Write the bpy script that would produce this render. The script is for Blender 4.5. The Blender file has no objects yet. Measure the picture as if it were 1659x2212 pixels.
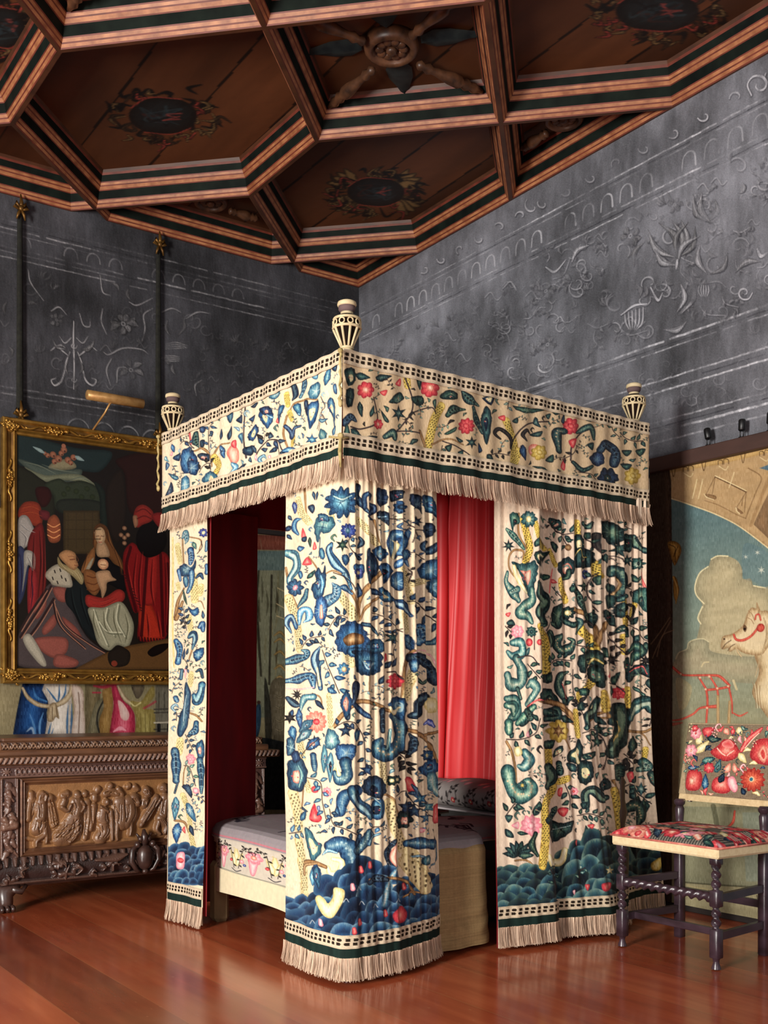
# A carved, painted bed chamber: crewelwork four-poster, cassone, tapestries, coffered ceiling.
import bpy, bmesh, math, random
import numpy as np
from mathutils import Vector, Matrix

random.seed(7)
RNG = np.random.default_rng(7)
C = bpy.context.scene.collection
PI = math.pi
# ---------------------------------------------------------------- survey of the room (metres)
F, YH, CX, HC = 2316.0, 1515.0, 829.5, 1.1          # focal length in pixels, horizon row, centre column, eye height
FW = np.array((.572, .8202)); RT = np.array((.8202, -.572))
XW, YW, ZC = 4.53, 6.83, 4.26                        # right wall, left wall, underside of the ceiling ribs


def at(x, y, z):
    Z = F * (z - HC) / (YH - y); l = (x - CX) / F * Z
    P = Z * FW + l * RT
    return float(P[0]), float(P[1])


def proj(P, z):
    P = np.asarray(P, float)
    Zd = P[..., 0] * FW[0] + P[..., 1] * FW[1]
    l = P[..., 0] * RT[0] + P[..., 1] * RT[1]
    return CX + F * l / Zd, YH - F * (z - HC) / Zd


def on_x(x, y, X):
    l = (x - CX) / F; Z = X / (FW[0] + l * RT[0])
    return Z * (FW[1] + l * RT[1]), HC + (YH - y) / F * Z


def on_y(x, y, Y):
    l = (x - CX) / F; Z = Y / (FW[1] + l * RT[1])
    return Z * (FW[0] + l * RT[0]), HC + (YH - y) / F * Z


def lin(c):
    c = np.asarray(c, float)
    if c.max() > 1.001: c = c / 255.0
    return np.where(c <= .04045, c / 12.92, ((c + .055) / 1.055) ** 2.4)


# ---------------------------------------------------------------- objects
def link(name, me, mat=None, parent=None, smooth=True):
    o = bpy.data.objects.new(name, me); C.objects.link(o)
    if mat is not None: me.materials.append(mat)
    if smooth and len(me.polygons):
        me.polygons.foreach_set('use_smooth', np.ones(len(me.polygons), bool))
    if parent is not None: o.parent = parent
    return o


def tag(o, label=None, cat=None, group=None, kind=None):
    if label: o['label'] = label
    if cat: o['category'] = cat
    if group: o['group'] = group
    if kind: o['kind'] = kind
    return o


def thing(name, label, cat, group=None, loc=(0, 0, 0), rz=0):
    o = bpy.data.objects.new(name, None); C.objects.link(o)
    o.empty_display_size = .1; o.location = loc; o.rotation_euler = (0, 0, rz)
    return tag(o, label, cat, group)


def adopt(o, root):
    o.parent = root; o.matrix_parent_inverse = Matrix.Translation(-root.location); return o


def struct(o):
    o['kind'] = 'structure'; return o


def mesh_np(name, V, Fq, mat, parent=None, col=None, smooth=True):
    """V (n,3), Fq (m,4) or (m,3)"""
    me = bpy.data.meshes.new(name)
    V = np.asarray(V, np.float32).reshape(-1, 3); Fq = np.asarray(Fq, np.int32); k = Fq.shape[1]
    me.vertices.add(len(V)); me.vertices.foreach_set('co', V.ravel())
    me.loops.add(Fq.size); me.loops.foreach_set('vertex_index', Fq.ravel())
    me.polygons.add(len(Fq)); me.polygons.foreach_set('loop_start', np.arange(0, Fq.size, k, dtype=np.int32))
    me.polygons.foreach_set('loop_total', np.full(len(Fq), k, np.int32))
    me.update(calc_edges=True)
    if col is not None:
        a = me.color_attributes.new('Col', 'FLOAT_COLOR', 'POINT')
        c4 = np.ones((len(V), 4), np.float32); c4[:, :3] = np.asarray(col).reshape(-1, 3)
        a.data.foreach_set('color', c4.ravel())
    return link(name, me, mat, parent, smooth)


def grid(name, P, mat, parent=None, col=None, flip=False, smooth=True):
    H, W = P.shape[:2]
    i = np.arange(H * W).reshape(H, W)
    q = np.stack([i[:-1, :-1], i[1:, :-1], i[1:, 1:], i[:-1, 1:]], -1).reshape(-1, 4)
    if flip: q = q[:, ::-1]
    return mesh_np(name, P.reshape(-1, 3), q, mat, parent, None if col is None else lin_arr(col).reshape(-1, 3), smooth)


def lin_arr(c):
    c = np.clip(c, 0, 1)
    return np.where(c <= .04045, c / 12.92, ((c + .055) / 1.055) ** 2.4)


class MB:
    """collects shapes into ONE mesh"""
    def __init__(s): s.v = []; s.f = []; s.m = []; s.cm = 0

    def add(s, vs, fs):
        b = len(s.v); s.v += [tuple(map(float, p)) for p in vs]
        for q in fs: s.f.append([b + i for i in q]); s.m.append(s.cm)
        return s

    def box(s, a, b, bev=.0):
        x0, y0, z0 = a; x1, y1, z1 = b
        if bev <= 0:
            v = [(x, y, z) for z in (z0, z1) for y in (y0, y1) for x in (x0, x1)]
            return s.add(v, [(0, 2, 3, 1), (4, 5, 7, 6), (0, 1, 5, 4), (2, 6, 7, 3), (0, 4, 6, 2), (1, 3, 7, 5)])
        e = bev
        def ring(z, d): return [(x0 + d, y0 + e, z), (x0 + e, y0 + d, z), (x1 - e, y0 + d, z), (x1 - d, y0 + e, z), (x1 - d, y1 - e, z), (x1 - e, y1 - d, z), (x0 + e, y1 - d, z), (x0 + d, y1 - e, z)]
        rs = [ring(z0, e * .7), ring(z0 + e, 0), ring(z1 - e, 0), ring(z1, e * .7)]
        return s.loft(rs, caps=True)

    def loft(s, rings, caps=False, closed=True):
        n = len(rings[0]); b = len(s.v); vs = [p for r in rings for p in r]; fs = []
        for k in range(len(rings) - 1):
            for i in range(n if closed else n - 1):
                j = (i + 1) % n
                fs.append((k * n + i, k * n + j, (k + 1) * n + j, (k + 1) * n + i))
        if caps:
            fs.append(tuple(range(n))[::-1]); fs.append(tuple((len(rings) - 1) * n + i for i in range(n)))
        return s.add(vs, fs)

    def lathe(s, prof, c=(0, 0, 0), n=20, axis='z'):
        rings = []
        for r, z in prof:
            ring = []
            for i in range(n):
                a = 2 * PI * i / n; x, y = r * math.cos(a), r * math.sin(a)
                p = (x, y, z) if axis == 'z' else ((z, x, y) if axis == 'x' else (y, z, x))
                ring.append((c[0] + p[0], c[1] + p[1], c[2] + p[2]))
            rings.append(ring)
        return s.loft(rings, caps=True)

    def tube(s, pts, r, n=8, twist=None):
        """r: number or list; twist=(lobes, depth, turns) makes barley twist"""
        P = [Vector(p) for p in pts]; m = len(P)
        rr = r if isinstance(r, (list, tuple)) else [r] * m
        rings = []; up = None
        for i in range(m):
            d = (P[min(i + 1, m - 1)] - P[max(i - 1, 0)]).normalized()
            if up is None: up = Vector((0, 0, 1)) if abs(d.z) < .9 else Vector((1, 0, 0))
            a = d.cross(up).normalized(); bb = a.cross(d).normalized(); up = bb
            ring = []
            for k in range(n):
                t = 2 * PI * k / n; q = rr[i]
                if twist: q *= 1 + twist[1] * math.cos(twist[0] * t + 2 * PI * twist[2] * i / (m - 1) * 1)
                ring.append(tuple(P[i] + a * (q * math.cos(t)) + bb * (q * math.sin(t))))
            rings.append(ring)
        return s.loft(rings, caps=True)

    def twist(s, p0, p1, r, turns, n=14, off=.42, rope=.62):
        """barley twist: two fat strands wound round each other as one skin"""
        P0, P1 = Vector(p0), Vector(p1); d = (P1 - P0); L = d.length; d.normalize()
        up = Vector((0, 0, 1)) if abs(d.z) < .9 else Vector((1, 0, 0))
        a = d.cross(up).normalized(); b = a.cross(d).normalized(); m = int(turns * 16) + 2
        rings = []
        for i in range(m):
            t = i / (m - 1); ph = 2 * PI * turns * t; fade = min(1, t * 14, (1 - t) * 14)
            ring = []
            for k in range(n):
                th = 2 * PI * k / n; q = r * (1 - .26 * fade + .26 * fade * math.cos(2 * (th - ph)))
                ring.append(tuple(P0 + d * (L * t) + a * (q * math.cos(th)) + b * (q * math.sin(th))))
            rings.append(ring)
        return s.loft(rings, caps=True)

    def ball(s, c, r, n=8, m=6):
        rx, ry, rz = r if isinstance(r, (tuple, list)) else (r, r, r)
        rings = []
        for j in range(m + 1):
            ph = -PI / 2 + PI * j / m; k = max(math.cos(ph), .02)
            rings.append([(c[0] + rx * k * math.cos(2 * PI * i / n), c[1] + ry * k * math.sin(2 * PI * i / n), c[2] + rz * math.sin(ph)) for i in range(n)])
        return s.loft(rings, caps=True)

    def build(s, name, mat, parent=None, smooth=True, auto=None):
        me = bpy.data.meshes.new(name); me.from_pydata(s.v, [], s.f); me.update()
        o = link(name, me, None, parent, smooth)
        for m in (mat if isinstance(mat, (list, tuple)) else [mat]): me.materials.append(m)
        me.polygons.foreach_set('material_index', np.array(s.m, np.int32))
        bm = bmesh.new(); bm.from_mesh(me); bmesh.ops.recalc_face_normals(bm, faces=bm.faces); bm.to_mesh(me); bm.free()
        if smooth and auto is not None:
            me.set_sharp_from_angle(angle=math.radians(auto))
        return o


# ---------------------------------------------------------------- procedural materials
def nodes(name):
    m = bpy.data.materials.new(name); m.use_nodes = True
    nt = m.node_tree; b = nt.nodes['Principled BSDF']
    return m, nt, b


def N(nt, t, **k):
    n = nt.nodes.new(t)
    for a, v in k.items():
        if a.startswith('i_'): n.inputs[a[2:].replace('_', ' ')].default_value = v
        else: setattr(n, a, v)
    return n


def add_bump(nt, b, hsock, strength, dist=.01):
    bp = N(nt, 'ShaderNodeBump'); bp.inputs['Strength'].default_value = strength; bp.inputs['Distance'].default_value = dist
    nt.links.new(hsock, bp.inputs['Height']); nt.links.new(bp.outputs[0], b.inputs['Normal'])


def coord(nt, scale=(1, 1, 1), rot=(0, 0, 0), kind='Object'):
    tc = N(nt, 'ShaderNodeTexCoord'); mp = N(nt, 'ShaderNodeMapping')
    mp.inputs['Scale'].default_value = scale; mp.inputs['Rotation'].default_value = rot
    nt.links.new(tc.outputs[kind], mp.inputs[0]); return mp.outputs[0]


def simple(name, c0, c1=None, rough=.6, metal=0, scale=(8, 8, 8), bump=.15, det=4, spec=.5, dist=.005, coat=0):
    m, nt, b = nodes(name)
    nz = N(nt, 'ShaderNodeTexNoise'); nz.inputs['Scale'].default_value = 1; nz.inputs['Detail'].default_value = det
    nt.links.new(coord(nt, scale), nz.inputs['Vector'])
    r = N(nt, 'ShaderNodeValToRGB'); r.color_ramp.elements[0].position = .3; r.color_ramp.elements[1].position = .7
    c1 = c1 if c1 is not None else tuple(min(255, x * 1.25) for x in c0)
    r.color_ramp.elements[0].color = (*lin(c0), 1); r.color_ramp.elements[1].color = (*lin(c1), 1)
    nt.links.new(nz.outputs['Fac'], r.inputs[0]); nt.links.new(r.outputs[0], b.inputs['Base Color'])
    b.inputs['Roughness'].default_value = rough; b.inputs['Metallic'].default_value = metal
    b.inputs['Specular IOR Level'].default_value = spec; b.inputs['Coat Weight'].default_value = coat
    if bump: add_bump(nt, b, nz.outputs['Fac'], bump, dist)
    return m


def vcol(name, rough=.8, gain=1.0, weave=900, bump=.1, mott=.12, mscale=6, spec=.25, sheen=0, stretch=(1, 1, 1), dist=.002):
    """colours worked into the surface (mesh colour attribute) + woven / mottled procedural grain"""
    m, nt, b = nodes(name)
    at_ = N(nt, 'ShaderNodeAttribute'); at_.attribute_name = 'Col'
    nz = N(nt, 'ShaderNodeTexNoise'); nz.inputs['Scale'].default_value = mscale; nz.inputs['Detail'].default_value = 6
    nt.links.new(coord(nt, stretch), nz.inputs['Vector'])
    mr = N(nt, 'ShaderNodeMapRange'); mr.inputs['From Min'].default_value = .25; mr.inputs['From Max'].default_value = .75
    mr.inputs['To Min'].default_value = gain * (1 - mott); mr.inputs['To Max'].default_value = gain * (1 + mott)
    nt.links.new(nz.outputs['Fac'], mr.inputs['Value'])
    mx = N(nt, 'ShaderNodeVectorMath'); mx.operation = 'SCALE'
    nt.links.new(at_.outputs['Color'], mx.inputs[0]); nt.links.new(mr.outputs[0], mx.inputs['Scale'])
    nt.links.new(mx.outputs[0], b.inputs['Base Color'])
    b.inputs['Roughness'].default_value = rough; b.inputs['Specular IOR Level'].default_value = spec
    b.inputs['Sheen Weight'].default_value = sheen
    if bump:
        n2 = N(nt, 'ShaderNodeTexNoise'); n2.inputs['Scale'].default_value = weave; n2.inputs['Detail'].default_value = 1
        nt.links.new(coord(nt, (1, 1, .35)), n2.inputs['Vector'])
        add_bump(nt, b, n2.outputs['Fac'], bump, dist)
    return m


# ---------------------------------------------------------------- curves
def cr(pts, n):
    """Catmull-Rom through pts, n samples uniform per segment"""
    P = np.asarray(pts, float)
    if len(P) == 2: return P[0] + (P[1] - P[0]) * np.linspace(0, 1, n)[:, None]
    Q = np.vstack([2 * P[0] - P[1], P, 2 * P[-1] - P[-2]])
    t = np.linspace(0, len(P) - 1 - 1e-9, n); i = t.astype(int); u = (t - i)[:, None]
    a, b, c, d = Q[i], Q[i + 1], Q[i + 2], Q[i + 3]
    return .5 * (2 * b + (c - a) * u + (2 * a - 5 * b + 4 * c - d) * u ** 2 + (3 * b - a - 3 * c + d) * u ** 3)


def crc(P, k=8):
    P = np.asarray(P, float); m = len(P); out = []
    for i in range(m):
        a, b, c, d = P[i - 1], P[i], P[(i + 1) % m], P[(i + 2) % m]
        for u in np.arange(k) / k:
            out.append(.5 * (2 * b + (c - a) * u + (2 * a - 5 * b + 4 * c - d) * u ** 2 + (3 * b - a - 3 * c + d) * u ** 3))
    return np.array(out)


class VS:
    """an upright surface hung from a plan path (top, bottom); columns run along the path, rows down"""
    def __init__(s, top, bot, zt, zb, g=1.0, K=.8, n=400, W=None):
        s.T, s.B, s.zt, s.zb, s.g = cr(top, n), cr(bot, n), zt, zb, g
        s.lin = np.linspace(0, 1, n)
        M = .5 * (s.T + s.B); px, _ = proj(M, 1.5); px = np.maximum.accumulate(px)
        s.W = W or max(4, int((px[-1] - px[0]) * K)); s.tc = np.interp(np.linspace(px[0], px[-1], s.W), px + np.arange(n) * 1e-6, s.lin)
        s.K = K
        Zm = float((M @ FW).mean()); s.dz = Zm / F / K; s.H = int((zt - zb) / s.dz) + 1; s.dz = (zt - zb) / (s.H - 1)
        s.L = np.concatenate([[0], np.cumsum(np.linalg.norm(np.diff(M, axis=0), axis=1))])

    def row(s, z):
        fr = min(max((s.zt - z) / (s.zt - s.zb), 0), 1.3) ** s.g
        return s.T + (s.B - s.T) * fr

    def map(s, x, y):
        z = .5 * (s.zt + s.zb)
        for _ in range(5):
            R = s.row(z); px, _y = proj(R, z); px = np.maximum.accumulate(px)
            t = np.interp(x, px, s.lin); i = min(int(t * (len(R) - 1)), len(R) - 2); u = t * (len(R) - 1) - i
            P = R[i] * (1 - u) + R[i + 1] * u
            z = HC + (YH - y) * float(P @ FW) / F
        cx = np.interp(t, s.tc, np.arange(s.W))
        if x < px[0]: cx += (x - px[0]) * s.K
        if x > px[-1]: cx += (x - px[-1]) * s.K
        return cx, (s.zt - z) / s.dz

    def points(s, t, z, off=None):
        """t (n,), z (m,) -> (m,n,3)"""
        t = np.asarray(t); z = np.asarray(z)
        fr = (np.clip((s.zt - z) / (s.zt - s.zb), 0, 1.3) ** s.g)[:, None, None]
        def ip(A): return np.stack([np.interp(t, s.lin, A[:, k]) for k in (0, 1)], -1)
        T, B = ip(s.T), ip(s.B)
        P = T[None] + (B - T)[None] * fr
        e = .004
        T2 = np.stack([np.interp(np.clip(t + e, 0, 1), s.lin, s.T[:, k]) - np.interp(np.clip(t - e, 0, 1), s.lin, s.T[:, k]) for k in (0, 1)], -1)
        B2 = np.stack([np.interp(np.clip(t + e, 0, 1), s.lin, s.B[:, k]) - np.interp(np.clip(t - e, 0, 1), s.lin, s.B[:, k]) for k in (0, 1)], -1)
        D = T2[None] + (B2 - T2)[None] * fr; D /= np.linalg.norm(D, axis=-1, keepdims=True) + 1e-9
        Nn = np.stack([D[..., 1], -D[..., 0]], -1)
        if off is not None: P = P + Nn * off(t[None, :], np.interp(t, s.lin, s.L)[None, :], z[:, None])[..., None]
        return np.concatenate([P, np.broadcast_to(z[:, None, None], P.shape[:2] + (1,))], -1)

    def canvas(s, bg): return Cv(s.W, s.H, bg, s.map, s.K)

    def mesh(s, name, mat, parent, cv, off=None, flip=False):
        P = s.points(s.tc, s.zt - np.arange(s.H) * s.dz, off)
        return grid(name, P, mat, parent, cv.a if cv is not None else None, flip)


# ---------------------------------------------------------------- needle and brush: raster work sewn into the mesh colours
PAL = {
    'b': [(22, 36, 60), (42, 80, 118), (84, 130, 158), (164, 192, 194)],
    'n': [(16, 22, 34), (30, 44, 68), (46, 72, 100), (92, 120, 134)],
    't': [(34, 62, 88), (70, 118, 140), (128, 172, 182), (204, 216, 206)],
    'g': [(16, 22, 26), (28, 50, 52), (56, 88, 82), (118, 142, 118)],
    'G': [(22, 44, 50), (52, 92, 92), (112, 148, 134), (190, 200, 176)],
    'r': [(150, 40, 52), (206, 66, 74), (226, 104, 100), (238, 160, 144)],
    'p': [(206, 116, 128), (236, 158, 168), (244, 196, 194), (248, 220, 214)],
    'o': [(196, 104, 90), (226, 150, 128), (240, 196, 170), (246, 220, 196)],
    'y': [(150, 122, 50), (206, 176, 84), (226, 204, 128), (238, 226, 170)],
    'c': [(196, 176, 110), (228, 214, 160), (240, 232, 190), (246, 240, 210)],
    'u': [(30, 36, 88), (56, 72, 142), (108, 128, 184), (190, 198, 216)],
    'w': [(84, 56, 36), (128, 92, 58), (170, 134, 90), (206, 176, 130)],
    'k': [(14, 14, 16), (24, 22, 24), (40, 36, 36), (60, 54, 50)],
}


class Cv:
    def __init__(s, W, H, bg, mp, k):
        s.W, s.H, s.mp, s.k = W, H, mp, k
        s.a = np.ones((H, W, 3), np.float32) * (np.asarray(bg, np.float32) / 255)
        s.occ = np.zeros((H, W), bool); s.F = (0, 0, 1.0)
        s.nz = np.repeat(RNG.normal(0, 1, (H // 5 + 1, W)), 5, 0)[:H].astype(np.float32)
        s.shade = 1.0; s.swap = {}

    def fr(s, ox, oy, sc): s.F = (ox, oy, sc); return s

    def m(s, pts):
        p = np.asarray(pts, float).reshape(-1, 2)
        return np.array([s.mp(s.F[0] + x / s.F[2], s.F[1] + y / s.F[2]) for x, y in p])

    def w(s, w): return np.asarray(w, float) / s.F[2] * s.k

    def pal(s, p):
        if isinstance(p, str): p = PAL[s.swap.get(p, p)]
        elif not isinstance(p[0], (tuple, list)): p = [p]
        return np.asarray(p, np.float32) / 255

    def box(s, P, r):
        x0, y0 = np.floor(P.min(0) - r).astype(int); x1, y1 = np.ceil(P.max(0) + r).astype(int) + 1
        x0, y0, x1, y1 = max(x0, 0), max(y0, 0), min(x1, s.W), min(y1, s.H)
        if x1 <= x0 or y1 <= y0: return None
        Y, X = np.mgrid[y0:y1, x0:x1]
        return (slice(y0, y1), slice(x0, x1)), X.astype(np.float32), Y.astype(np.float32)

    def put(s, sl, al, col, occ=True):
        al = al[..., None]; s.a[sl] = s.a[sl] * (1 - al) + col * al
        if occ: s.occ[sl] |= al[..., 0] > .4

    def ramp(s, t, pal, sl, jit=.1):
        t = np.clip(t + jit * s.nz[sl] * .6, 0, 1) * (len(pal) - 1); i = np.clip(t.astype(int), 0, max(len(pal) - 2, 0)); u = (t - i)[..., None]
        if len(pal) == 1: return np.broadcast_to(pal[0], t.shape + (3,))
        return pal[i] * (1 - u) + pal[i + 1] * u

    @staticmethod
    def segd(Q, X, Y, W=None, closed=False):
        """smallest distance (minus local radius if W) to polyline"""
        n = len(Q); best = np.full(X.shape, 1e9, np.float32); rad = np.ones(X.shape, np.float32); par = np.zeros(X.shape, np.float32)
        for i in range(n if closed else n - 1):
            a, b = Q[i], Q[(i + 1) % n]; d = b - a; L2 = float(d @ d) + 1e-9
            t = np.clip(((X - a[0]) * d[0] + (Y - a[1]) * d[1]) / L2, 0, 1)
            dd = np.hypot(X - a[0] - t * d[0], Y - a[1] - t * d[1])
            if W is None:
                np.minimum(best, dd, out=best)
            else:
                r = W[i] + (W[(i + 1) % n] - W[i]) * t; e = dd - r; mk = e < best
                best[mk] = e[mk]; rad[mk] = r[mk]; par[mk] = (i + t[mk]) / max(n - 1, 1)
        return best, rad, par

    def vary(s, pal):
        q = s.pal(pal)
        if isinstance(pal, str) and pal in 'bntgGu': q = np.clip(q * random.uniform(.86, 1.16) * np.array([random.uniform(.94, 1.06), 1, random.uniform(.92, 1.06)], np.float32), 0, 1)
        return q

    def scroll(s, pal, pts, ws, occ=True, al=1.0, jit=.1, deco=True):
        P = s.m(pts); n = max(8, len(P) * 6); Q = cr(P, n); crew = isinstance(pal, str) and pal in 'bntgGu'
        w = s.w(ws) / 2; w = np.interp(np.linspace(0, 1, n), np.linspace(0, 1, np.size(w)), np.atleast_1d(w)); L = float(np.hypot(*np.diff(Q, axis=0).T).sum())
        if crew and w.max() > 5: w = w * (1 + .13 * np.sin(np.linspace(0, 1, n) * max(L / 5.5, 6) + random.uniform(0, 6)))
        bx = s.box(Q, w.max() + 2)
        if bx is None: return
        sl, X, Y = bx; e, r, par = s.segd(Q, X, Y, w); t = -e / np.maximum(r, .6)
        if crew and w.max() > 4: t = t * .92 + .14 * (((par * L / 4.2) % 1) - .5)
        s.put(sl, np.clip(.5 - e, 0, 1) * al, s.ramp(t, s.vary(pal), sl, jit), occ)
        if crew and deco and w.max() > 6.5 and not getattr(s, 'plain', False):
            k = random.random(); m = slice(n // 8, -max(n // 6, 1)); q = Q[m]; ww = w[m]; d = np.gradient(q, axis=0); d /= np.hypot(*d.T)[:, None] + 1e-6; nn = np.stack([-d[:, 1], d[:, 0]], -1)
            lite = np.clip(s.pal(pal)[3] * 1.06, 0, 1); dark = s.pal(pal)[0]
            if k < .34:
                for i in range(0, len(q), 2): s._dot(q[i] + nn[i] * ww[i] * random.uniform(-.3, .3), max(.9, ww[i] * .14), lite if k < .2 else np.array((.9, .78, .62)))
            elif k < .62:
                s._path(q, ww * .16 + .4, dark)
                for i in range(0, len(q), 3):
                    for sg in (-1, 1): s._path(np.array([q[i], q[i] + nn[i] * sg * ww[i] * .62 + d[i] * ww[i] * .3]), np.array([.6, .4]), lite, .8)
            elif k < .85:
                s._path(q + nn * ww[:, None] * .28, ww * .22 + .3, lite, .75); s._path(q - nn * ww[:, None] * .35, ww * .15 + .3, dark, .7)

    def _path(s, Q, w, col, al=.9):
        bx = s.box(Q, float(np.max(w)) + 2)
        if bx is None: return
        sl, X, Y = bx; e, r, _ = s.segd(Q, X, Y, np.asarray(w)); s.put(sl, np.clip(.5 - e, 0, 1) * al, np.asarray(col, np.float32), False)

    def _dot(s, c, r, col): s._path(np.array([c, c + .01]), np.array([r, r]), col)

    def line(s, col, pts, w, al=1.0, occ=False):
        s.scroll([col] if not isinstance(col, str) else col, pts, [w, w], occ, al, 0)

    def poly(s, pal, pts, smooth=True, jit=.1, al=1.0, occ=True, depth=None, raw=None):
        P = s.m(pts) if raw is None else np.asarray(raw); Q = crc(P, 6) if smooth and len(P) > 2 else P
        crew = isinstance(pal, str) and pal in 'bntgGu' and smooth; c = Q.mean(0); size = float(np.hypot(*(Q - c).T).mean())
        th = np.arctan2(Q[:, 1] - c[1], Q[:, 0] - c[0])
        if crew and size > 9:
            k = random.choice((7, 9, 11, 13)); Q = c + (Q - c) * (1 + .055 * np.sin(k * th + random.uniform(0, 6)))[:, None]
        bx = s.box(Q, 2)
        if bx is None: return
        sl, X, Y = bx; ins = np.zeros(X.shape, bool); n = len(Q)
        for i in range(n):
            (x0, y0), (x1, y1) = Q[i], Q[(i + 1) % n]
            if y0 == y1: continue
            cc = ((y0 <= Y) & (Y < y1)) | ((y1 <= Y) & (Y < y0))
            ins ^= cc & (X < (x1 - x0) * (Y - y0) / (y1 - y0) + x0)
        d, _, _ = s.segd(Q, X, Y, None, True); sd = np.where(ins, d, -d)
        dm = s.w(depth) if depth else max(float(sd.max()), 1.0); t = sd / dm
        if crew and size > 6: t = t * .9 + .16 * (((np.arctan2(Y - c[1], X - c[0]) * size / 4.6) % 1) - .5)
        s.put(sl, np.clip(sd + .5, 0, 1) * al, s.ramp(t, s.vary(pal), sl, jit), occ)
        if crew and size > 11 and not getattr(s, 'plain', False):
            k = random.random(); off = np.array([random.uniform(-.12, .12), random.uniform(-.05, .2)]) * size
            ip = random.choice([s.pal(pal)[[0, 1, 3]], s.pal(pal)[[3, 2]], s.pal('n')[[0, 1]], s.pal('o')[[0, 2, 3]], s.pal('c')[[1, 2]]]) if k < .6 else None
            if ip is not None:
                keep = s.plain if hasattr(s, 'plain') else False; s.plain = True
                s.poly([tuple(v * 255) for v in ip], None, raw=(c + off + (Q - c) * random.uniform(.36, .5))[::3], occ=False); s.plain = keep
                for _ in range(5): s._dot(c + off + RNG.normal(0, size * .16, 2), max(.8, size * .05), s.pal(random.choice('cnr'))[1])
            else:
                for a in np.linspace(0, 2 * PI, random.randint(5, 9))[:-1] + random.uniform(0, 1):
                    s._path(np.array([c + off, c + off + np.array((math.cos(a), math.sin(a))) * size * .62]), np.array([.9, .4]), s.pal(pal)[3 if k < .85 else 0], .8)

    def leaf(s, pal, x0, y0, x1, y1, w, bend=0.0):
        dx, dy = x1 - x0, y1 - y0; nx, ny = -dy, dx; q = math.hypot(dx, dy) + 1e-6; nx, ny = nx / q, ny / q
        mx, my = (x0 + x1) / 2 + nx * bend, (y0 + y1) / 2 + ny * bend; h = w / 2
        s.poly(pal, [x0, y0, (x0 + mx) / 2 + nx * h * .9, (y0 + my) / 2 + ny * h * .9, mx + nx * h, my + ny * h, x1, y1, mx - nx * h * .8, my - ny * h * .8, (x0 + mx) / 2 - nx * h * .8, (y0 + my) / 2 - ny * h * .8])

    def flower(s, pal, x, y, r, n=7, core='c', inner=.34, ph=0.0):
        pts = []
        for i in range(n):
            a = 2 * PI * i / n + ph; h = PI / n
            for d, q in ((-.55, .93), (0, 1.0), (.55, .93), (1.0, .8)):
                k = r * q * random.uniform(.95, 1.05); pts += [x + k * math.cos(a + d * h), y + k * math.sin(a + d * h)]
        s.poly(pal, pts)
        for i in range(n):
            a = 2 * PI * i / n + ph + PI / n; s.line(tuple(s.pal(pal)[0] * 255), [x + r * .3 * math.cos(a), y + r * .3 * math.sin(a), x + r * .7 * math.cos(a), y + r * .7 * math.sin(a)], r * .05, .7)
        if core: s.dot(core, x, y, r * inner)

    def star(s, pal, x, y, r, n=5, ph=0.0, q=.42):
        pts = []
        for i in range(2 * n):
            a = PI * i / n + ph - PI / 2; k = r if i % 2 == 0 else r * q
            pts += [x + k * math.cos(a), y + k * math.sin(a)]
        s.poly(pal, pts, smooth=False)

    def dot(s, pal, x, y, r): s.scroll(pal, [x - .01, y, x + .01, y], [2 * r, 2 * r])

    def vine(s, pts, n, size, pal='n', w=9, col=(52, 40, 40), side=0):
        s.line(col, pts, w)
        P = cr(np.asarray(pts, float).reshape(-1, 2), 60)
        for k in range(n):
            i = int((k + .6) / n * 57) + 1; p = P[i]; d = P[min(i + 1, 59)] - P[i - 1]; d = d / (np.hypot(*d) + 1e-6)
            sg = (1 if k % 2 else -1) if side == 0 else side; a = d * .55 + sg * np.array((-d[1], d[0])); a = a / np.hypot(*a)
            e = p + a * size * random.uniform(.8, 1.15)
            s.leaf(pal, p[0] + a[0] * size * .12, p[1] + a[1] * size * .12, e[0], e[1], size * .48, random.uniform(-.1, .1) * size)

    def trellis(s, pts, w, base=(222, 206, 140), dk=(66, 56, 40), ed=(160, 134, 70), dens=1.0):
        s.scroll([ed, base, base, base], pts, [w * .9, w, w * .9], jit=.25)
        P = cr(np.asarray(pts, float).reshape(-1, 2), 80); L = np.concatenate([[0], np.cumsum(np.hypot(*np.diff(P, axis=0).T))])
        st = w * .26 / dens; k = 0; q = st * .5
        while q < L[-1]:
            i = min(np.searchsorted(L, q), 78); d = P[i + 1] - P[i]; d = d / (np.hypot(*d) + 1e-6); nn = np.array((-d[1], d[0]))
            for u in ((-.3, .02, .3) if k % 2 else (-.16, .17)):
                c = P[i] + nn * u * w; s.scroll([dk], [c[0] - d[0] * st * .15 - nn[0] * st * .1, c[1] - d[1] * st * .15 - nn[1] * st * .1, c[0] + d[0] * st * .15 + nn[0] * st * .1, c[1] + d[1] * st * .15 + nn[1] * st * .1], [st * .42, st * .3], jit=0)
            q += st; k += 1

    def hills(s, x0, x1, ytop, ybot, rows, wd, pals, col=None):
        """overlapping scalloped mounds; ytop(x) gives the crest"""
        for r in range(rows):
            for i in range(int((x1 - x0) / wd) + 2):
                x = x0 + (i + .5 * (r % 2) + random.uniform(-.25, .25)) * wd
                yt = ytop(x); y = yt + (ybot - yt) * (r + .1 + random.uniform(0, .4)) / rows; q = wd * random.uniform(.6, 1.05); h = random.uniform(.25, .6); yb = ybot + 20 if r == rows - 1 else y + q * 1.7
                s.poly(random.choice(pals), [x - q, yb, x - q * .9, y + q * h, x - q * .35, y - q * .1, x + q * .25, y - q * .12, x + q * .85, y + q * h * .8, x + q, yb], depth=q * .62, jit=.2)

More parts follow.
